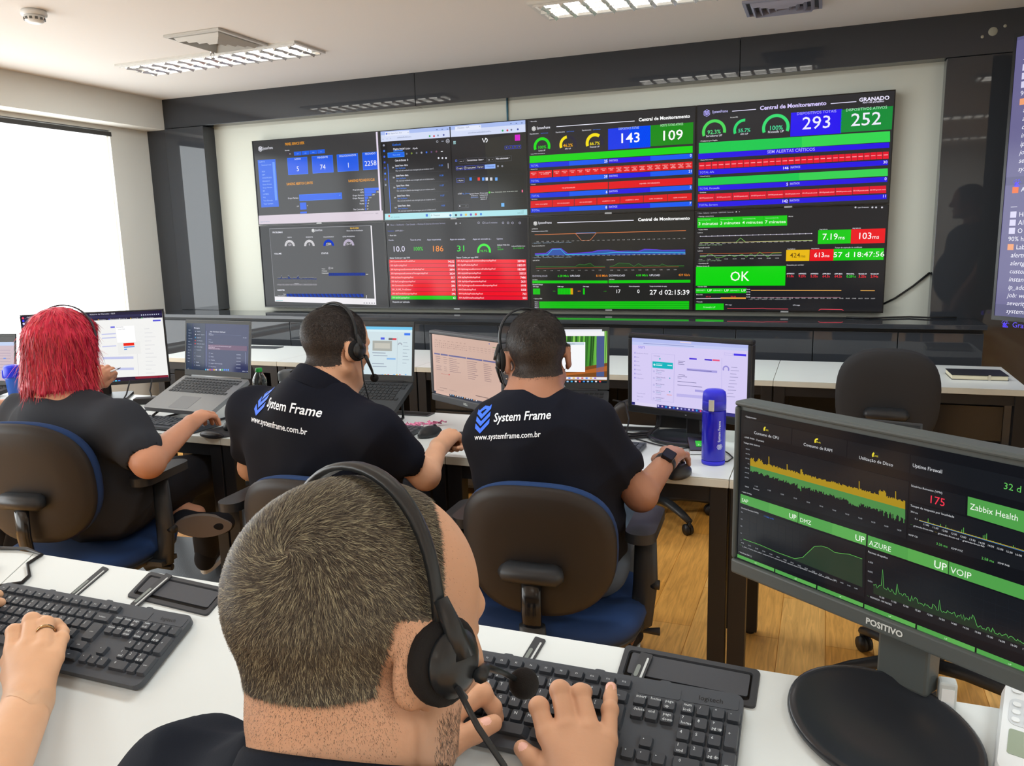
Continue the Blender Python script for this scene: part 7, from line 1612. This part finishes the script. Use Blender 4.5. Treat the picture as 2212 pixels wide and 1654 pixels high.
def build_person(label, hc, A, HS, neck, sh, arms, torso, legs, skin, shirt_m, trouser_m, seed, hair_n=0, hair_fn=None, nr=(0.054, 0.062), shirt_extra=(), sleeve=0.58, arm_r=(0.048, 0.041, 0.027), tr=0.02, cr_amp=0.008, neck_cut=0.066, legs_cut=0.0):
    """sh = (left, right) shoulders; arms = [(elbow, wrist, hand prims, hand middle)] left, right; torso = list of solids of the trunk; legs = [[hip, knee, ankle, toe]]"""
    b = head(hc, A, HS, neck, nr) + [cap(sh[0], sh[1], 0.05, None, 0.06)] + [q for q in torso]; fine = [(hc-0.14*HS, hc+0.14*HS, 0.0036)]
    s_ = [q[:3]+(q[3]+0.018, q[4]+0.018)+q[5:] if q[0] == 'c' else ('e', q[1], q[2]+0.018)+q[3:] for q in torso] + [cap(sh[0], sh[1], arm_r[0]+0.018, None, 0.06)] + list(shirt_extra)
    cuts = [cut(cap(neck+(hc-neck)*0.12, hc, neck_cut, neck_cut, 0.008))]
    for S_, (el, wr, hp, hm) in zip(sh, arms):
        b += [cap(S_, el, arm_r[0], arm_r[1], 0.03), cap(el, wr, arm_r[1], arm_r[2], 0.02)] + hp; fine.append((hm-0.10, hm+0.10, 0.0026))
        e = S_ + (el-S_)*sleeve; s_.append(cap(S_, e, arm_r[0]+0.020, arm_r[1]+0.024, 0.05)); cuts.append(cut(cap(S_ + (el-S_)*(sleeve+0.06), el+(el-S_)*0.3, arm_r[1]+0.0035, arm_r[1]+0.0035, 0.004)))
    for L in legs: b += [cap(L[0], L[1], 0.075, 0.058, 0.04), cap(L[1], L[2], 0.055, 0.038, 0.02), cap(L[2], L[3], 0.034, 0.028, 0.02)]
    loc = lambda Cn: (Cn-hc) @ A / HS
    def paint(Cn):
        Lc = loc(Cn); return ((np.linalg.norm(Lc, axis=1) < 0.17) & (hair_fn(Lc) > 0.4)).astype(int) if hair_fn else np.zeros(len(Cn), int)
    o = organic('person', b, 0.0065, [skin, mat('scalp_dark', (58, 49, 45), rough=0.7)], None, fine, None, paint); tag(o, label, 'person', 'people at the desks')
    sm = organic('shirt', s_ + cuts, 0.0055, [shirt_m], o, (), creases(seed, cr_amp, 24))
    if legs:
        q = []
        for L in legs: q += [cap(L[0], L[1], 0.092+tr, 0.070+tr*0.5, 0.05), cap(L[1], L[1]+(L[2]-L[1])*0.93, 0.068+tr*0.3, 0.050, 0.03)]
        q.append(cap(legs[0][0], legs[1][0], 0.105+tr, None, 0.06)); organic('trousers', q, 0.007, [trouser_m], o, (), creases(seed+5, 0.004, 26))
    if hair_n:
        P_, n_ = scalp_points(o, hair_n, lambda c, n__: np.where(np.linalg.norm(loc(c), axis=1) < 0.17, hair_fn(loc(c)), 0), seed)
        d = np.tile(A @ np.array((0, -0.35, -1.0)), (len(P_), 1)); d += np.random.RandomState(seed).randn(len(P_), 3)*0.6; d -= n_*(d*n_).sum(1)[:, None]; d /= np.linalg.norm(d, axis=1)[:, None]
        o['_'] = 0; del o['_']
        strands('hair', o, P_, d, n_, (0.003+0.007*smooth(0.0, 0.08, loc(P_)[:, 2]))[:, None], 0.00055, [mat('black_hair_%d' % i, c, rough=0.4) for i, c in enumerate(((24, 21, 20), (38, 33, 31), (62, 55, 52)))], 0.5, 2, 0.3, seed)
    return o, sm
def shoe(parent, heel, toe, sole_m=None, up=(0, 0, 1), rub=(232, 228, 220)):
    """low canvas shoe with a pale rubber sole"""
    h, t_ = V3(*heel), V3(*toe); f = (t_-h)/np.linalg.norm(t_-h); u_ = V3(*up); u_ = u_-f*(u_ @ f); u_ /= np.linalg.norm(u_); r_ = np.cross(f, u_); A = np.stack([r_, f, u_], 1); L = np.linalg.norm(t_-h)
    P = lambda x, y, z: h + A @ np.array((x, y*L, z))
    o = organic('shoe', [cap(P(0, 0.12, 0.035), P(0, 0.80, 0.022), 0.036, 0.034, 0.03), ell(P(0, 0.10, 0.060), (0.034, 0.042, 0.058), A, 0.03), ell(P(0, 0.84, 0.020), (0.040, 0.045, 0.026), A, 0.02)], 0.005, [mat('canvas_black', (26, 27, 32), rough=0.85)], parent)
    m = MB(Matrix([list(A[i])+[h[i]] for i in range(3)]+[[0, 0, 0, 1]])); sh_ = [(0.040*(0.86+0.22*math.sin(math.pi*(0.15+0.8*(y/L))))*x, y) for x, y in [(math.cos(2*math.pi*k/36), L*(0.5+0.54*math.sin(2*math.pi*k/36))) for k in range(36)]]
    m.prism(sh_, -0.012, 0.008, mat('shoe_rubber_%d' % rub[0], rub, rough=0.6)); m.build('sole', o, 0.002)
    m = MB(Matrix([list(A[i])+[h[i]] for i in range(3)]+[[0, 0, 0, 1]]))
    for k in range(4): m.tube([(-0.022, L*(0.40+0.09*k), 0.068-0.008*k), (0, L*(0.43+0.09*k), 0.075-0.009*k), (0.022, L*(0.40+0.09*k), 0.068-0.008*k)], 0.003, mat('lace_white', (226, 224, 218), rough=0.8), 6)
    m.build('laces', o)
    return o
def short_hair(L):
    x, y, z = L[:, 0], L[:, 1], L[:, 2]; ax = np.abs(x)
    front = 1-smooth(0.062, 0.076, y - 0.25*np.maximum(0, z-0.09) + 0.4*np.maximum(0, ax-0.035)); low = np.where(y > 0.010, -0.004, np.where(y > -0.030, 0.022, -0.050 + 0.3*np.maximum(0, ax-0.045)))
    return front*smooth(-0.012, 0.012, z-low)
SKIN2 = skin_mat('skin_olive', (200, 148, 116), 0); SKIN3 = skin_mat('skin_brown', (152, 104, 80), 0); SKIN4 = skin_mat('skin_warm', (190, 132, 102), 0)
POLO = mat('shirt_black', (19, 21, 29), rough=0.9, bump=(800, 0.25, 0.0008), spec=0.25); CHAR = mat('shirt_charcoal', (46, 47, 51), rough=0.9, bump=(800, 0.25, 0.0008), spec=0.25)
TRB = mat('trousers_dark', (26, 27, 32), rough=0.9); JEANS = mat('jeans_grey_blue', (72, 84, 98), rough=0.85, bump=(600, 0.3, 0.0008), vary=(30, 0.12))
PBLUE = mat('print_blue', (52, 104, 232), rough=0.5); PWHITE = mat('print_white', (236, 236, 238), rough=0.5)
def back_print(sm, o, origin, ax, ay, an, w):
    """blue mark, two lines of white lettering across the back; w = width of the upper line with its mark"""
    m = MB(); k = w/0.26
    for dy in (0.030, 0.006, -0.018):
        m.add([(0.000*k, dy*k-0.006*k, 0), (0.020*k, dy*k-0.024*k, 0), (0.052*k, dy*k+0.008*k, 0), (0.052*k, dy*k+0.023*k, 0), (0.020*k, dy*k-0.008*k, 0), (0.000*k, dy*k+0.010*k, 0)], [(0, 1, 4, 5), (1, 2, 3, 4)], PBLUE)
    m.add([(0.0, 0.030*k, 0), (0.026*k, 0.050*k, 0), (0.050*k, 0.046*k, 0), (0.050*k, 0.036*k, 0), (0.028*k, 0.038*k, 0), (0.0, 0.022*k, 0)], [(0, 1, 4, 5), (1, 2, 3, 4)], PBLUE)
    put_text(m, 'System Frame', 0.067*k, -0.006*k, 0.040*k, PWHITE, bold=0.014, shear=0.12, width=0.193*k); put_text(m, 'www.systemframe.com.br', 0.0, -0.062*k, 0.026*k, PWHITE, bold=0.012, width=0.232*k)
    drape([(p[0], p[1]) for p in m.v], m.f, sm, origin, ax, ay, an, None, 'back_print', sm, 0.002, m.mats, m.mi)

# --- the person in the polo shirt
hc1 = V3(2.655, -3.085, 1.128); A1 = frame_of(16, -8, -3); n1 = V3(2.615, -3.145, 1.000)
sh1 = (V3(2.378, -3.125, 0.928), V3(2.822, -3.165, 0.905)); el1 = (V3(2.300, -3.06, 0.735), V3(2.925, -3.075, 0.765))
hR1, mR1 = hand_pose((2.885, -2.905, 0.800), 4, 16, -6, 1, (72, 88, 50), 1.02, None, 2, 0.018); hL1, mL1 = hand_pose((2.340, -2.80, 0.815), 5, 0, 0, -1, (12, 18, 12))
o1, s1 = build_person('person in a black polo shirt with printed back, headset on, fist on the desk', hc1, A1, 1.0, n1, sh1, [(el1[0], V3(2.340, -2.80, 0.815), hL1, mL1), (el1[1], V3(2.885, -2.905, 0.800), hR1, mR1)],
    [cap((2.485, -3.112, 0.86), (2.535, -3.11, 0.60), 0.114, 0.125, 0.08), cap((2.71, -3.115, 0.85), (2.70, -3.12, 0.60), 0.120, 0.125, 0.08), cap((2.60, -3.15, 0.95), (2.62, -3.15, 0.82), 0.10, 0.11, 0.08)],
    [[V3(2.53, -3.10, 0.58), V3(2.50, -2.66, 0.56), V3(2.50, -2.62, 0.10), V3(2.50, -2.50, 0.04)], [V3(2.73, -3.10, 0.58), V3(2.68, -2.66, 0.56), V3(2.67, -2.60, 0.10), V3(2.67, -2.48, 0.04)]], SKIN2, POLO, TRB, 11, 16000, short_hair,
    shirt_extra=[cap((2.600, -3.165, 0.995), (2.655, -3.140, 0.995), 0.062, None, 0.03)])
ca = (hc1-n1)/np.linalg.norm(hc1-n1); cx = np.cross(V3(0, 1, 0), ca); cx /= np.linalg.norm(cx); cy = np.cross(ca, cx); cm = n1 + ca*0.035
m = MB(); ng = 40
m.rings([[tuple(cm + (cx*math.cos(2*math.pi*k/ng)*r1 + cy*math.sin(2*math.pi*k/ng)*r1*1.02) + ca*(h_ - 0.012*math.sin(2*math.pi*k/ng))) for k in range(ng)] for r1, h_ in ((0.0705, -0.03), (0.0715, 0.020), (0.0745, 0.024), (0.078, 0.019), (0.088, -0.018), (0.087, -0.030))], POLO, True, None, False, False); m.build('collar', o1)
back_print(s1, o1, (2.455, -3.20, 0.985), (0.975, -0.20, -0.07), (0.02, 0.12, 0.99), (-0.16, -0.96, 0.22), 0.250)
for x in (2.50, 2.67): shoe(o1, (x, -2.66, 0.020), (x, -2.42, 0.020))
headset('black headset of the person in the polo shirt, cup over the right ear', hc1, A1, 1.0, [hc1 + A1 @ V3(0.106, 0.02, -0.02), hc1 + A1 @ V3(0.095, 0.055, -0.06), hc1 + A1 @ V3(0.070, 0.090, -0.085)], 1, [hc1 + A1 @ V3(0.104, 0.006, -0.03), hc1 + A1 @ V3(0.10, 0.02, -0.09), hc1 + A1 @ V3(0.095, 0.05, -0.16), hc1 + A1 @ V3(0.10, 0.10, -0.24)], (1, -1), 4)

# --- the person with the smart watch
hc2 = V3(3.276, -3.085, 1.122); A2 = frame_of(-25, -8, -2); n2 = V3(3.285, -3.145, 1.000)
sh2 = (V3(3.185, -3.170, 0.925), V3(3.420, -3.105, 0.945)); el2 = (V3(3.155, -3.00, 0.735), V3(3.552, -3.075, 0.765)); w2 = V3(3.588, -2.905, 0.814)
hR2, mR2 = hand_pose(w2, 2, 2, 2, 1, (20, 30, 20), 1.0, None, 5, 0.008); hL2, mL2 = hand_pose((3.19, -2.73, 0.815), 15, 0, 0, -1, (12, 18, 12))
o2, s2 = build_person('person in a black T-shirt with printed back and a black watch on the wrist', hc2, A2, 1.0, n2, sh2, [(el2[0], V3(3.19, -2.73, 0.815), hL2, mL2), (el2[1], w2, hR2, mR2)],
    [cap((3.232, -3.140, 0.86), (3.235, -3.105, 0.64), 0.100, 0.106, 0.08), cap((3.365, -3.12, 0.87), (3.385, -3.105, 0.64), 0.112, 0.116, 0.08), cap((3.28, -3.16, 0.95), (3.29, -3.16, 0.82), 0.095, 0.10, 0.08)],
    [[V3(3.25, -3.08, 0.575), V3(3.19, -2.66, 0.56), V3(3.18, -2.62, 0.10), V3(3.18, -2.50, 0.04)], [V3(3.425, -3.08, 0.575), V3(3.42, -2.66, 0.57), V3(3.39, -2.60, 0.10), V3(3.39, -2.48, 0.04)]], SKIN3, POLO, JEANS, 23, 18000, short_hair, tr=-0.012,
    shirt_extra=[cap((3.245, -3.150, 0.985), (3.325, -3.145, 0.985), 0.058, None, 0.03)])
back_print(s2, o2, (3.160, -3.22, 0.972), (0.955, 0.27, 0.05), (-0.02, 0.14, 0.99), (0.16, -0.96, 0.22), 0.200)
for x in (3.18, 3.39): shoe(o2, (x, -2.66, 0.020), (x, -2.42, 0.020))
headset('black headset with thin raised band, cup over the left ear of the watch wearer', hc2, A2, 1.0, [hc2 + A2 @ V3(-0.106, 0.02, -0.02), hc2 + A2 @ V3(-0.096, 0.05, -0.06), hc2 + A2 @ V3(-0.072, 0.085, -0.085)], -1, [hc2 + A2 @ V3(-0.100, 0.0, -0.03), hc2 + A2 @ V3(-0.085, -0.01, -0.10), hc2 + A2 @ V3(-0.08, 0.03, -0.17)], (-1,), -14, 0.134, 24)
t = thing('smart_watch', 'black smart watch on the wrist reaching to the blue bottle', 'watch', tuple(w2 + V3(0, 0, 0))); d_ = (w2-el2[1])/np.linalg.norm(w2-el2[1]); pz = V3(0, 0, 1)-d_*d_[2]; pz /= np.linalg.norm(pz); px_ = np.cross(d_, pz); WM = Matrix([[px_[i], d_[i], pz[i], (-0.018*d_)[i]] for i in range(3)]+[[0, 0, 0, 1]])
m = MB(WM); m.rings([[(0.0300*math.cos(a), y, 0.0300*math.sin(a)) for a in [2*math.pi*k/32 for k in range(32)]] for y in (-0.010, 0.010)] , mat('watch_strap', (28, 28, 30), rough=0.5), True, None, False, False); bnd = m.build('strap', t); sf = bnd.modifiers.new('thick', 'SOLIDIFY'); sf.thickness = 0.002; sf.offset = 1
m = MB(WM @ Ry(R(28))); m.prism(rrect(-0.017, -0.020, 0.017, 0.020, 0.006, 5), 0.0285, 0.0385, mat('watch_case', (30, 32, 38), rough=0.3, metal=0.5)); m.build('case', t, 0.002, 3); m = MB(WM @ Ry(R(28))); m.prism(rrect(-0.015, -0.018, 0.015, 0.018, 0.005, 5), 0.0385, 0.0392, mat('watch_glass', (20, 24, 40), rough=0.06)); m.build('glass', t)
for dz, r_ in ((-0.036, 0.0055), (-0.052, 0.003)):
    t = thing('earring', ('small silver hoop earring below the raised headset' if r_ > 0.004 else 'tiny silver stud earring below the hoop'), 'earring', tuple(hc2 + A2 @ V3(-0.084, -0.012, dz))); m = MB()
    if r_ > 0.004: m.tube([(r_*math.cos(a), 0.3*r_*math.cos(a), r_*math.sin(a)) for a in [2*math.pi*k/16 for k in range(17)]], 0.0011, CHROME, 6)
    else: m.ball((0, 0, 0), r_, CHROME, 10)
    m.build('metal', t)
m = MB(); m.tube([tuple(n2 + (hc2-n2)*0.22 + A2 @ V3(0.070*math.cos(a), 0.070*math.sin(a), -0.004)) for a in [2*math.pi*k/40 for k in range(41)]], 0.0016, CHROME, 6); tag(m.build('necklace'), 'thin silver necklace at the neck of the watch wearer', 'necklace')
mouse('dark mouse under the hand with the smart watch', 3.606, -2.80, R(-14))

# --- the red-haired person
hc0 = V3(1.652, -3.157, 1.113); A0 = frame_of(-22, -8, 2); n0 = V3(1.684, -3.212, 0.985)
sh0 = (V3(1.462, -3.160, 0.868), V3(1.925, -3.215, 0.872)); el0 = (V3(1.33, -2.96, 0.80), V3(2.070, -3.250, 0.785)); w0 = V3(1.945, -2.930, 0.825)
hR0, mR0 = hand_pose(w0, -8, 12, 0, 1, (30, 34, 22), 0.92, None, 5, 0.0); wL0 = V3(1.385, -2.835, 0.915); hL0, mL0 = hand_pose(wL0, 25, 40, 60, -1, (48, 55, 30), 0.85, None, 3, 0.012)
o0, s0 = build_person('person with a red bob in a charcoal T-shirt, one foot on the footrest', hc0, A0, 0.9, n0, sh0, [(el0[0], wL0, hL0, mL0), (el0[1], w0, hR0, mR0)],
    [cap((1.585, -3.166, 0.82), (1.60, -3.17, 0.67), 0.120, 0.145, 0.08), cap((1.785, -3.184, 0.81), (1.775, -3.18, 0.67), 0.118, 0.140, 0.08), cap((1.69, -3.215, 0.88), (1.69, -3.21, 0.77), 0.095, 0.115, 0.1), cap((1.62, -3.14, 0.655), (1.775, -3.15, 0.65), 0.146, 0.150, 0.08)],
    [[V3(1.63, -3.13, 0.60), V3(1.50, -2.72, 0.565), V3(1.80, -2.885, 0.485), V3(1.87, -2.86, 0.470)], [V3(1.79, -3.13, 0.60), V3(1.775, -2.69, 0.575), V3(1.60, -2.55, 0.155), V3(1.57, -2.46, 0.11)]], SKIN4, CHAR, TRB, 31, 0, None, (0.05, 0.056), sleeve=0.62, arm_r=(0.058, 0.047, 0.028), tr=0.012, cr_amp=0.009, neck_cut=0.056)
shoe(o0, (1.850, -2.945, 0.450), (2.000, -2.845, 0.432), None, (-0.58, 0.78, 0.12), (120, 106, 96)); shoe(o0, (1.615, -2.585, 0.098), (1.545, -2.395, 0.135), None)
# red bob: cap of hair, fringe and long strands
H0 = lambda x, y, z: hc0 + A0 @ (V3(x, y, z)*0.87)
bob = [ell(H0(0, -0.012, 0.038), (0.096, 0.112, 0.098), A0, 0.02), ell(H0(0, 0.02, 0.05), (0.088, 0.088, 0.084), A0, 0.02)]
for k in range(11):
    a = R(-150 + 30*k*0.99 - 0); a = R(158 + (382-158)*k/10.0)
    x, y = math.cos(a), math.sin(a); fl = 1.12
    bob.append(cap(H0(0.086*x, 0.092*y-0.012, 0.03), H0(0.098*x*fl, 0.100*y*fl-0.018, -0.152 + 0.012*math.sin(k*2.1)), 0.024, 0.014, 0.03))
bob += [cap(H0(-0.06, 0.085, 0.085), H0(-0.05, 0.108, 0.022), 0.02, 0.010, 0.03), cap(H0(0.0, 0.095, 0.085), H0(0.0, 0.118, 0.024), 0.02, 0.010, 0.03), cap(H0(0.06, 0.085, 0.085), H0(0.06, 0.104, 0.020), 0.02, 0.010, 0.03), cut(ell(H0(0, 0.10, -0.075), (0.062, 0.10, 0.09), A0, 0.02))]
REDS = [mat('red_hair_%d' % i, c, rough=0.36, spec=0.6) for i, c in enumerate(((168, 22, 48), (196, 34, 62), (214, 48, 72), (140, 18, 40), (206, 60, 60)))]
def grooves(P):
    L = (P-hc0) @ A0; a = np.arctan2(L[:, 0], -L[:, 1]); return 0.0016*np.sin(a*46+6*np.sin(L[:, 2]*14)) + 0.0012*np.sin(a*83+3*np.sin(L[:, 2]*22))
hr = organic('hair', bob, 0.004, [REDS[1]], o0, (), grooves)
P_, n_ = scalp_points(hr, 9000, lambda c, q: np.where(((c-hc0) @ A0)[:, 2] > -0.10, 1.0, 0.25), 4)
L_ = (P_-hc0) @ A0; out_ = np.stack([L_[:, 0], L_[:, 1]+0.012, 0*L_[:, 0]], 1) @ A0.T; dn_ = np.tile(V3(0, 0, -1), (len(P_), 1)) + out_*np.where(L_[:, 2] > 0.07, 9, 0.6)[:, None]; dn_ -= n_*(dn_*n_).sum(1)[:, None]; dn_ /= np.linalg.norm(dn_, axis=1)[:, None]
strands('hair_strands', hr, P_, dn_, n_, (0.028+0.045*(1-smooth(-0.02, 0.07, L_[:, 2])))[:, None]*np.where(L_[:, 2] > -0.07, 1, 0.55)[:, None], 0.0013, REDS, 0.004, 5, 0.0, 6, 0.22)
m = MB(); rb = []
for k in range(21):
    a = math.pi*k/20; rb.append([tuple(H0((0.118*math.cos(a))*rr, 0.020+yy, 0.036+0.124*math.sin(a)*rr) - hc0) for rr, yy in ((1.0, -0.006), (1.0, 0.006), (1.035, 0.006), (1.035, -0.006))])
t = thing('hair_band', 'thin dark grey hair band over the red bob', 'hair band', tuple(hc0)); m.rings(rb, mat('band_grey', (62, 62, 66), rough=0.4)); m.build('band', t)
t = thing('pen', 'slim pen held up in the left hand of the red-haired person', 'pen', tuple(mL0)); m = MB(); m.cyl((-0.055, -0.02, -0.02), (0.055, 0.02, 0.02), 0.0035, mat('pen_white', (230, 225, 220), rough=0.3), 10); m.build('barrel', t); MB().cyl((0.055, 0.02, 0.02), (0.066, 0.024, 0.024), 0.003, DARKG, 10, r2=0.0006).build('tip', t)

# --- the hand with the ring at the lower left, its owner outside the picture
hcW = V3(2.84, -4.78, 1.17); AW = frame_of(5, -14, 0); nW = V3(2.84, -4.83, 1.04); shW = (V3(2.66, -4.83, 0.965), V3(3.02, -4.83, 0.965))
wW = V3(*NOH((2.912, 0.300, 0.046))); elW = V3(3.085, -4.575, 0.735); wV = V3(*NOH((2.600, 0.290, 0.060)))
hRW = hand_from(wW, None, [NOH(a) for a in ((2.815, 0.232, 0.060), (2.838, 0.219, 0.063), (2.868, 0.216, 0.061), (2.893, 0.222, 0.052))],
    [[NOH(a) for a in f] for f in (((2.789, 0.204, 0.062), (2.784, 0.190, 0.044), (2.785, 0.192, 0.033)), ((2.805, 0.181, 0.066), (2.802, 0.168, 0.046), (2.803, 0.171, 0.033)), ((2.833, 0.180, 0.063), (2.830, 0.167, 0.045), (2.831, 0.170, 0.033)), ((2.868, 0.190, 0.048), (2.850, 0.174, 0.040), (2.833, 0.163, 0.035)))],
    [NOH(a) for a in ((2.875, 0.285, 0.040), (2.835, 0.262, 0.040), (2.805, 0.240, 0.040), (2.785, 0.222, 0.038))], 1.10)
hLW, mLW = hand_pose(wV, 6, 27, 0, -1, (16, 24, 16), 1.0)
SKINW = skin_mat('skin_peach', (208, 158, 122), 0)
oW, sW = build_person('person mostly outside the picture whose ringed hand types at the lower left', hcW, AW, 1.0, nW, shW, [(V3(2.55, -4.58, 0.735), wV, hLW, mLW), (elW, wW, hRW, V3(*NOH((2.85, 0.22, 0.05))))],
    [cap((2.76, -4.86, 0.88), (2.76, -4.92, 0.60), 0.115, 0.125, 0.08), cap((2.92, -4.86, 0.88), (2.92, -4.92, 0.60), 0.115, 0.125, 0.08)],
    [[V3(2.79, -4.90, 0.555), V3(2.785, -4.53, 0.455), V3(2.785, -4.50, 0.10), V3(2.785, -4.38, 0.04)], [V3(2.93, -4.90, 0.555), V3(2.95, -4.53, 0.455), V3(2.95, -4.50, 0.10), V3(2.95, -4.38, 0.04)]], SKINW, NAVYT, TRB, 41, 6000, short_hair, arm_r=(0.050, 0.049, 0.034))
for x in (2.785, 2.95): shoe(oW, (x, -4.56, 0.020), (x, -4.32, 0.020))
pr = V3(*NOH((2.8585, 0.2035, 0.0620))); ax_ = V3(*NOH((2.833, 0.180, 0.063)))-V3(*NOH((2.868, 0.216, 0.061))); ax_ /= np.linalg.norm(ax_); q1 = np.cross(ax_, (0, 0, 1)); q1 /= np.linalg.norm(q1); q2 = np.cross(q1, ax_)
t = thing('ring', 'thin gold ring on the finger at the lower left', 'ring', tuple(V3(*NOH((2.868, 0.216, 0.061)))*0.38 + V3(*NOH((2.833, 0.180, 0.063)))*0.62)); m = MB()
m.rings([[tuple(ax_*w + (q1*math.cos(a)+q2*math.sin(a))*r_) for w, r_ in ((-0.0025, 0.0128), (0.0025, 0.0128), (0.0028, 0.0138), (-0.0028, 0.0138))] for a in [2*math.pi*k/32 for k in range(33)]], mat('ring_gold', (214, 176, 128), rough=0.2, metal=1.0), True, None, False, False); m.build('band', t)
chair('office chair out of the picture at the lower left', (2.84, -4.95, 0), R(0), base_rot=10, arms=False, seat_z=0.375)

# --- the person beyond the left edge, of whom an elbow and a dark knee show
hcX = V3(0.62, -3.00, 1.10); AX = frame_of(0, -8, 0); nX = V3(0.62, -3.05, 0.975); shX = (V3(0.43, -3.04, 0.90), V3(0.82, -3.04, 0.90)); hX1, mX1 = hand_pose((0.42, -2.78, 0.797), 5, 0, 0, -1, (12, 18, 12)); hX2, mX2 = hand_pose((0.80, -2.80, 0.797), -5, 0, 0, 1, (12, 18, 12))
oX, sX = build_person('person beyond the left edge of whom only a forearm and dark trousers show', hcX, AX, 1.0, nX, shX, [(V3(0.34, -3.0, 0.76), V3(0.42, -2.78, 0.797), hX1, mX1), (V3(0.985, -2.975, 0.835), V3(0.80, -2.80, 0.797), hX2, mX2)],
    [cap((0.54, -3.05, 0.85), (0.54, -3.06, 0.60), 0.115, 0.125, 0.08), cap((0.71, -3.05, 0.85), (0.71, -3.06, 0.60), 0.115, 0.125, 0.08)],
    [[V3(0.54, -3.04, 0.55), V3(0.50, -2.64, 0.55), V3(0.50, -2.62, 0.10), V3(0.50, -2.50, 0.04)], [V3(0.76, -3.02, 0.545), V3(0.86, -2.68, 0.53), V3(0.87, -2.88, 0.10), V3(0.89, -2.76, 0.04)]], SKIN4, POLO, TRB, 51, 4000, short_hair)
for a, b in (((0.50, -2.66, 0.020), (0.50, -2.42, 0.020)), ((0.865, -2.92, 0.020), (0.90, -2.69, 0.020))): shoe(oX, a, b)
chair('office chair beyond the left edge of the picture', (0.63, -3.10, 0), R(0), base_rot=20, arms=False, seat_z=0.395)

# --- the standing person who is mirrored in the black glass at the right
hcS = V3(4.92, -1.72, 1.60); AS = frame_of(-95, 0, 0); nS = V3(4.965, -1.72, 1.46); shS = (V3(4.970, -1.90, 1.37), V3(4.970, -1.54, 1.37)); hS1, mS1 = hand_pose((4.860, -1.92, 0.90), -95, -75, 0, -1, (15, 20, 12)); hS2, mS2 = hand_pose((4.860, -1.52, 0.90), -95, -75, 0, 1, (15, 20, 12))
oS, sS = build_person('standing person right of the picture, mirrored in the black glass panel', hcS, AS, 1.0, nS, shS, [(V3(5.000, -1.95, 1.13), V3(4.860, -1.92, 0.90), hS1, mS1), (V3(5.000, -1.49, 1.13), V3(4.860, -1.52, 0.90), hS2, mS2)],
    [cap((4.950, -1.79, 1.30), (4.940, -1.78, 1.00), 0.125, 0.135, 0.08), cap((4.950, -1.65, 1.30), (4.940, -1.66, 1.00), 0.125, 0.135, 0.08), ell((4.860, -1.72, 1.06), (0.12, 0.15, 0.15), None, 0.08)],
    [[V3(4.960, -1.80, 0.93), V3(4.950, -1.81, 0.50), V3(4.970, -1.81, 0.10), V3(4.850, -1.81, 0.04)], [V3(4.960, -1.64, 0.93), V3(4.950, -1.63, 0.50), V3(4.970, -1.63, 0.10), V3(4.850, -1.63, 0.04)]], SKIN3, POLO, mat('trousers_khaki', (84, 76, 66), rough=0.9), 61, 5000, short_hair)
for y in (-1.81, -1.63): shoe(oS, (5.010, y, 0.020), (4.770, y, 0.020))
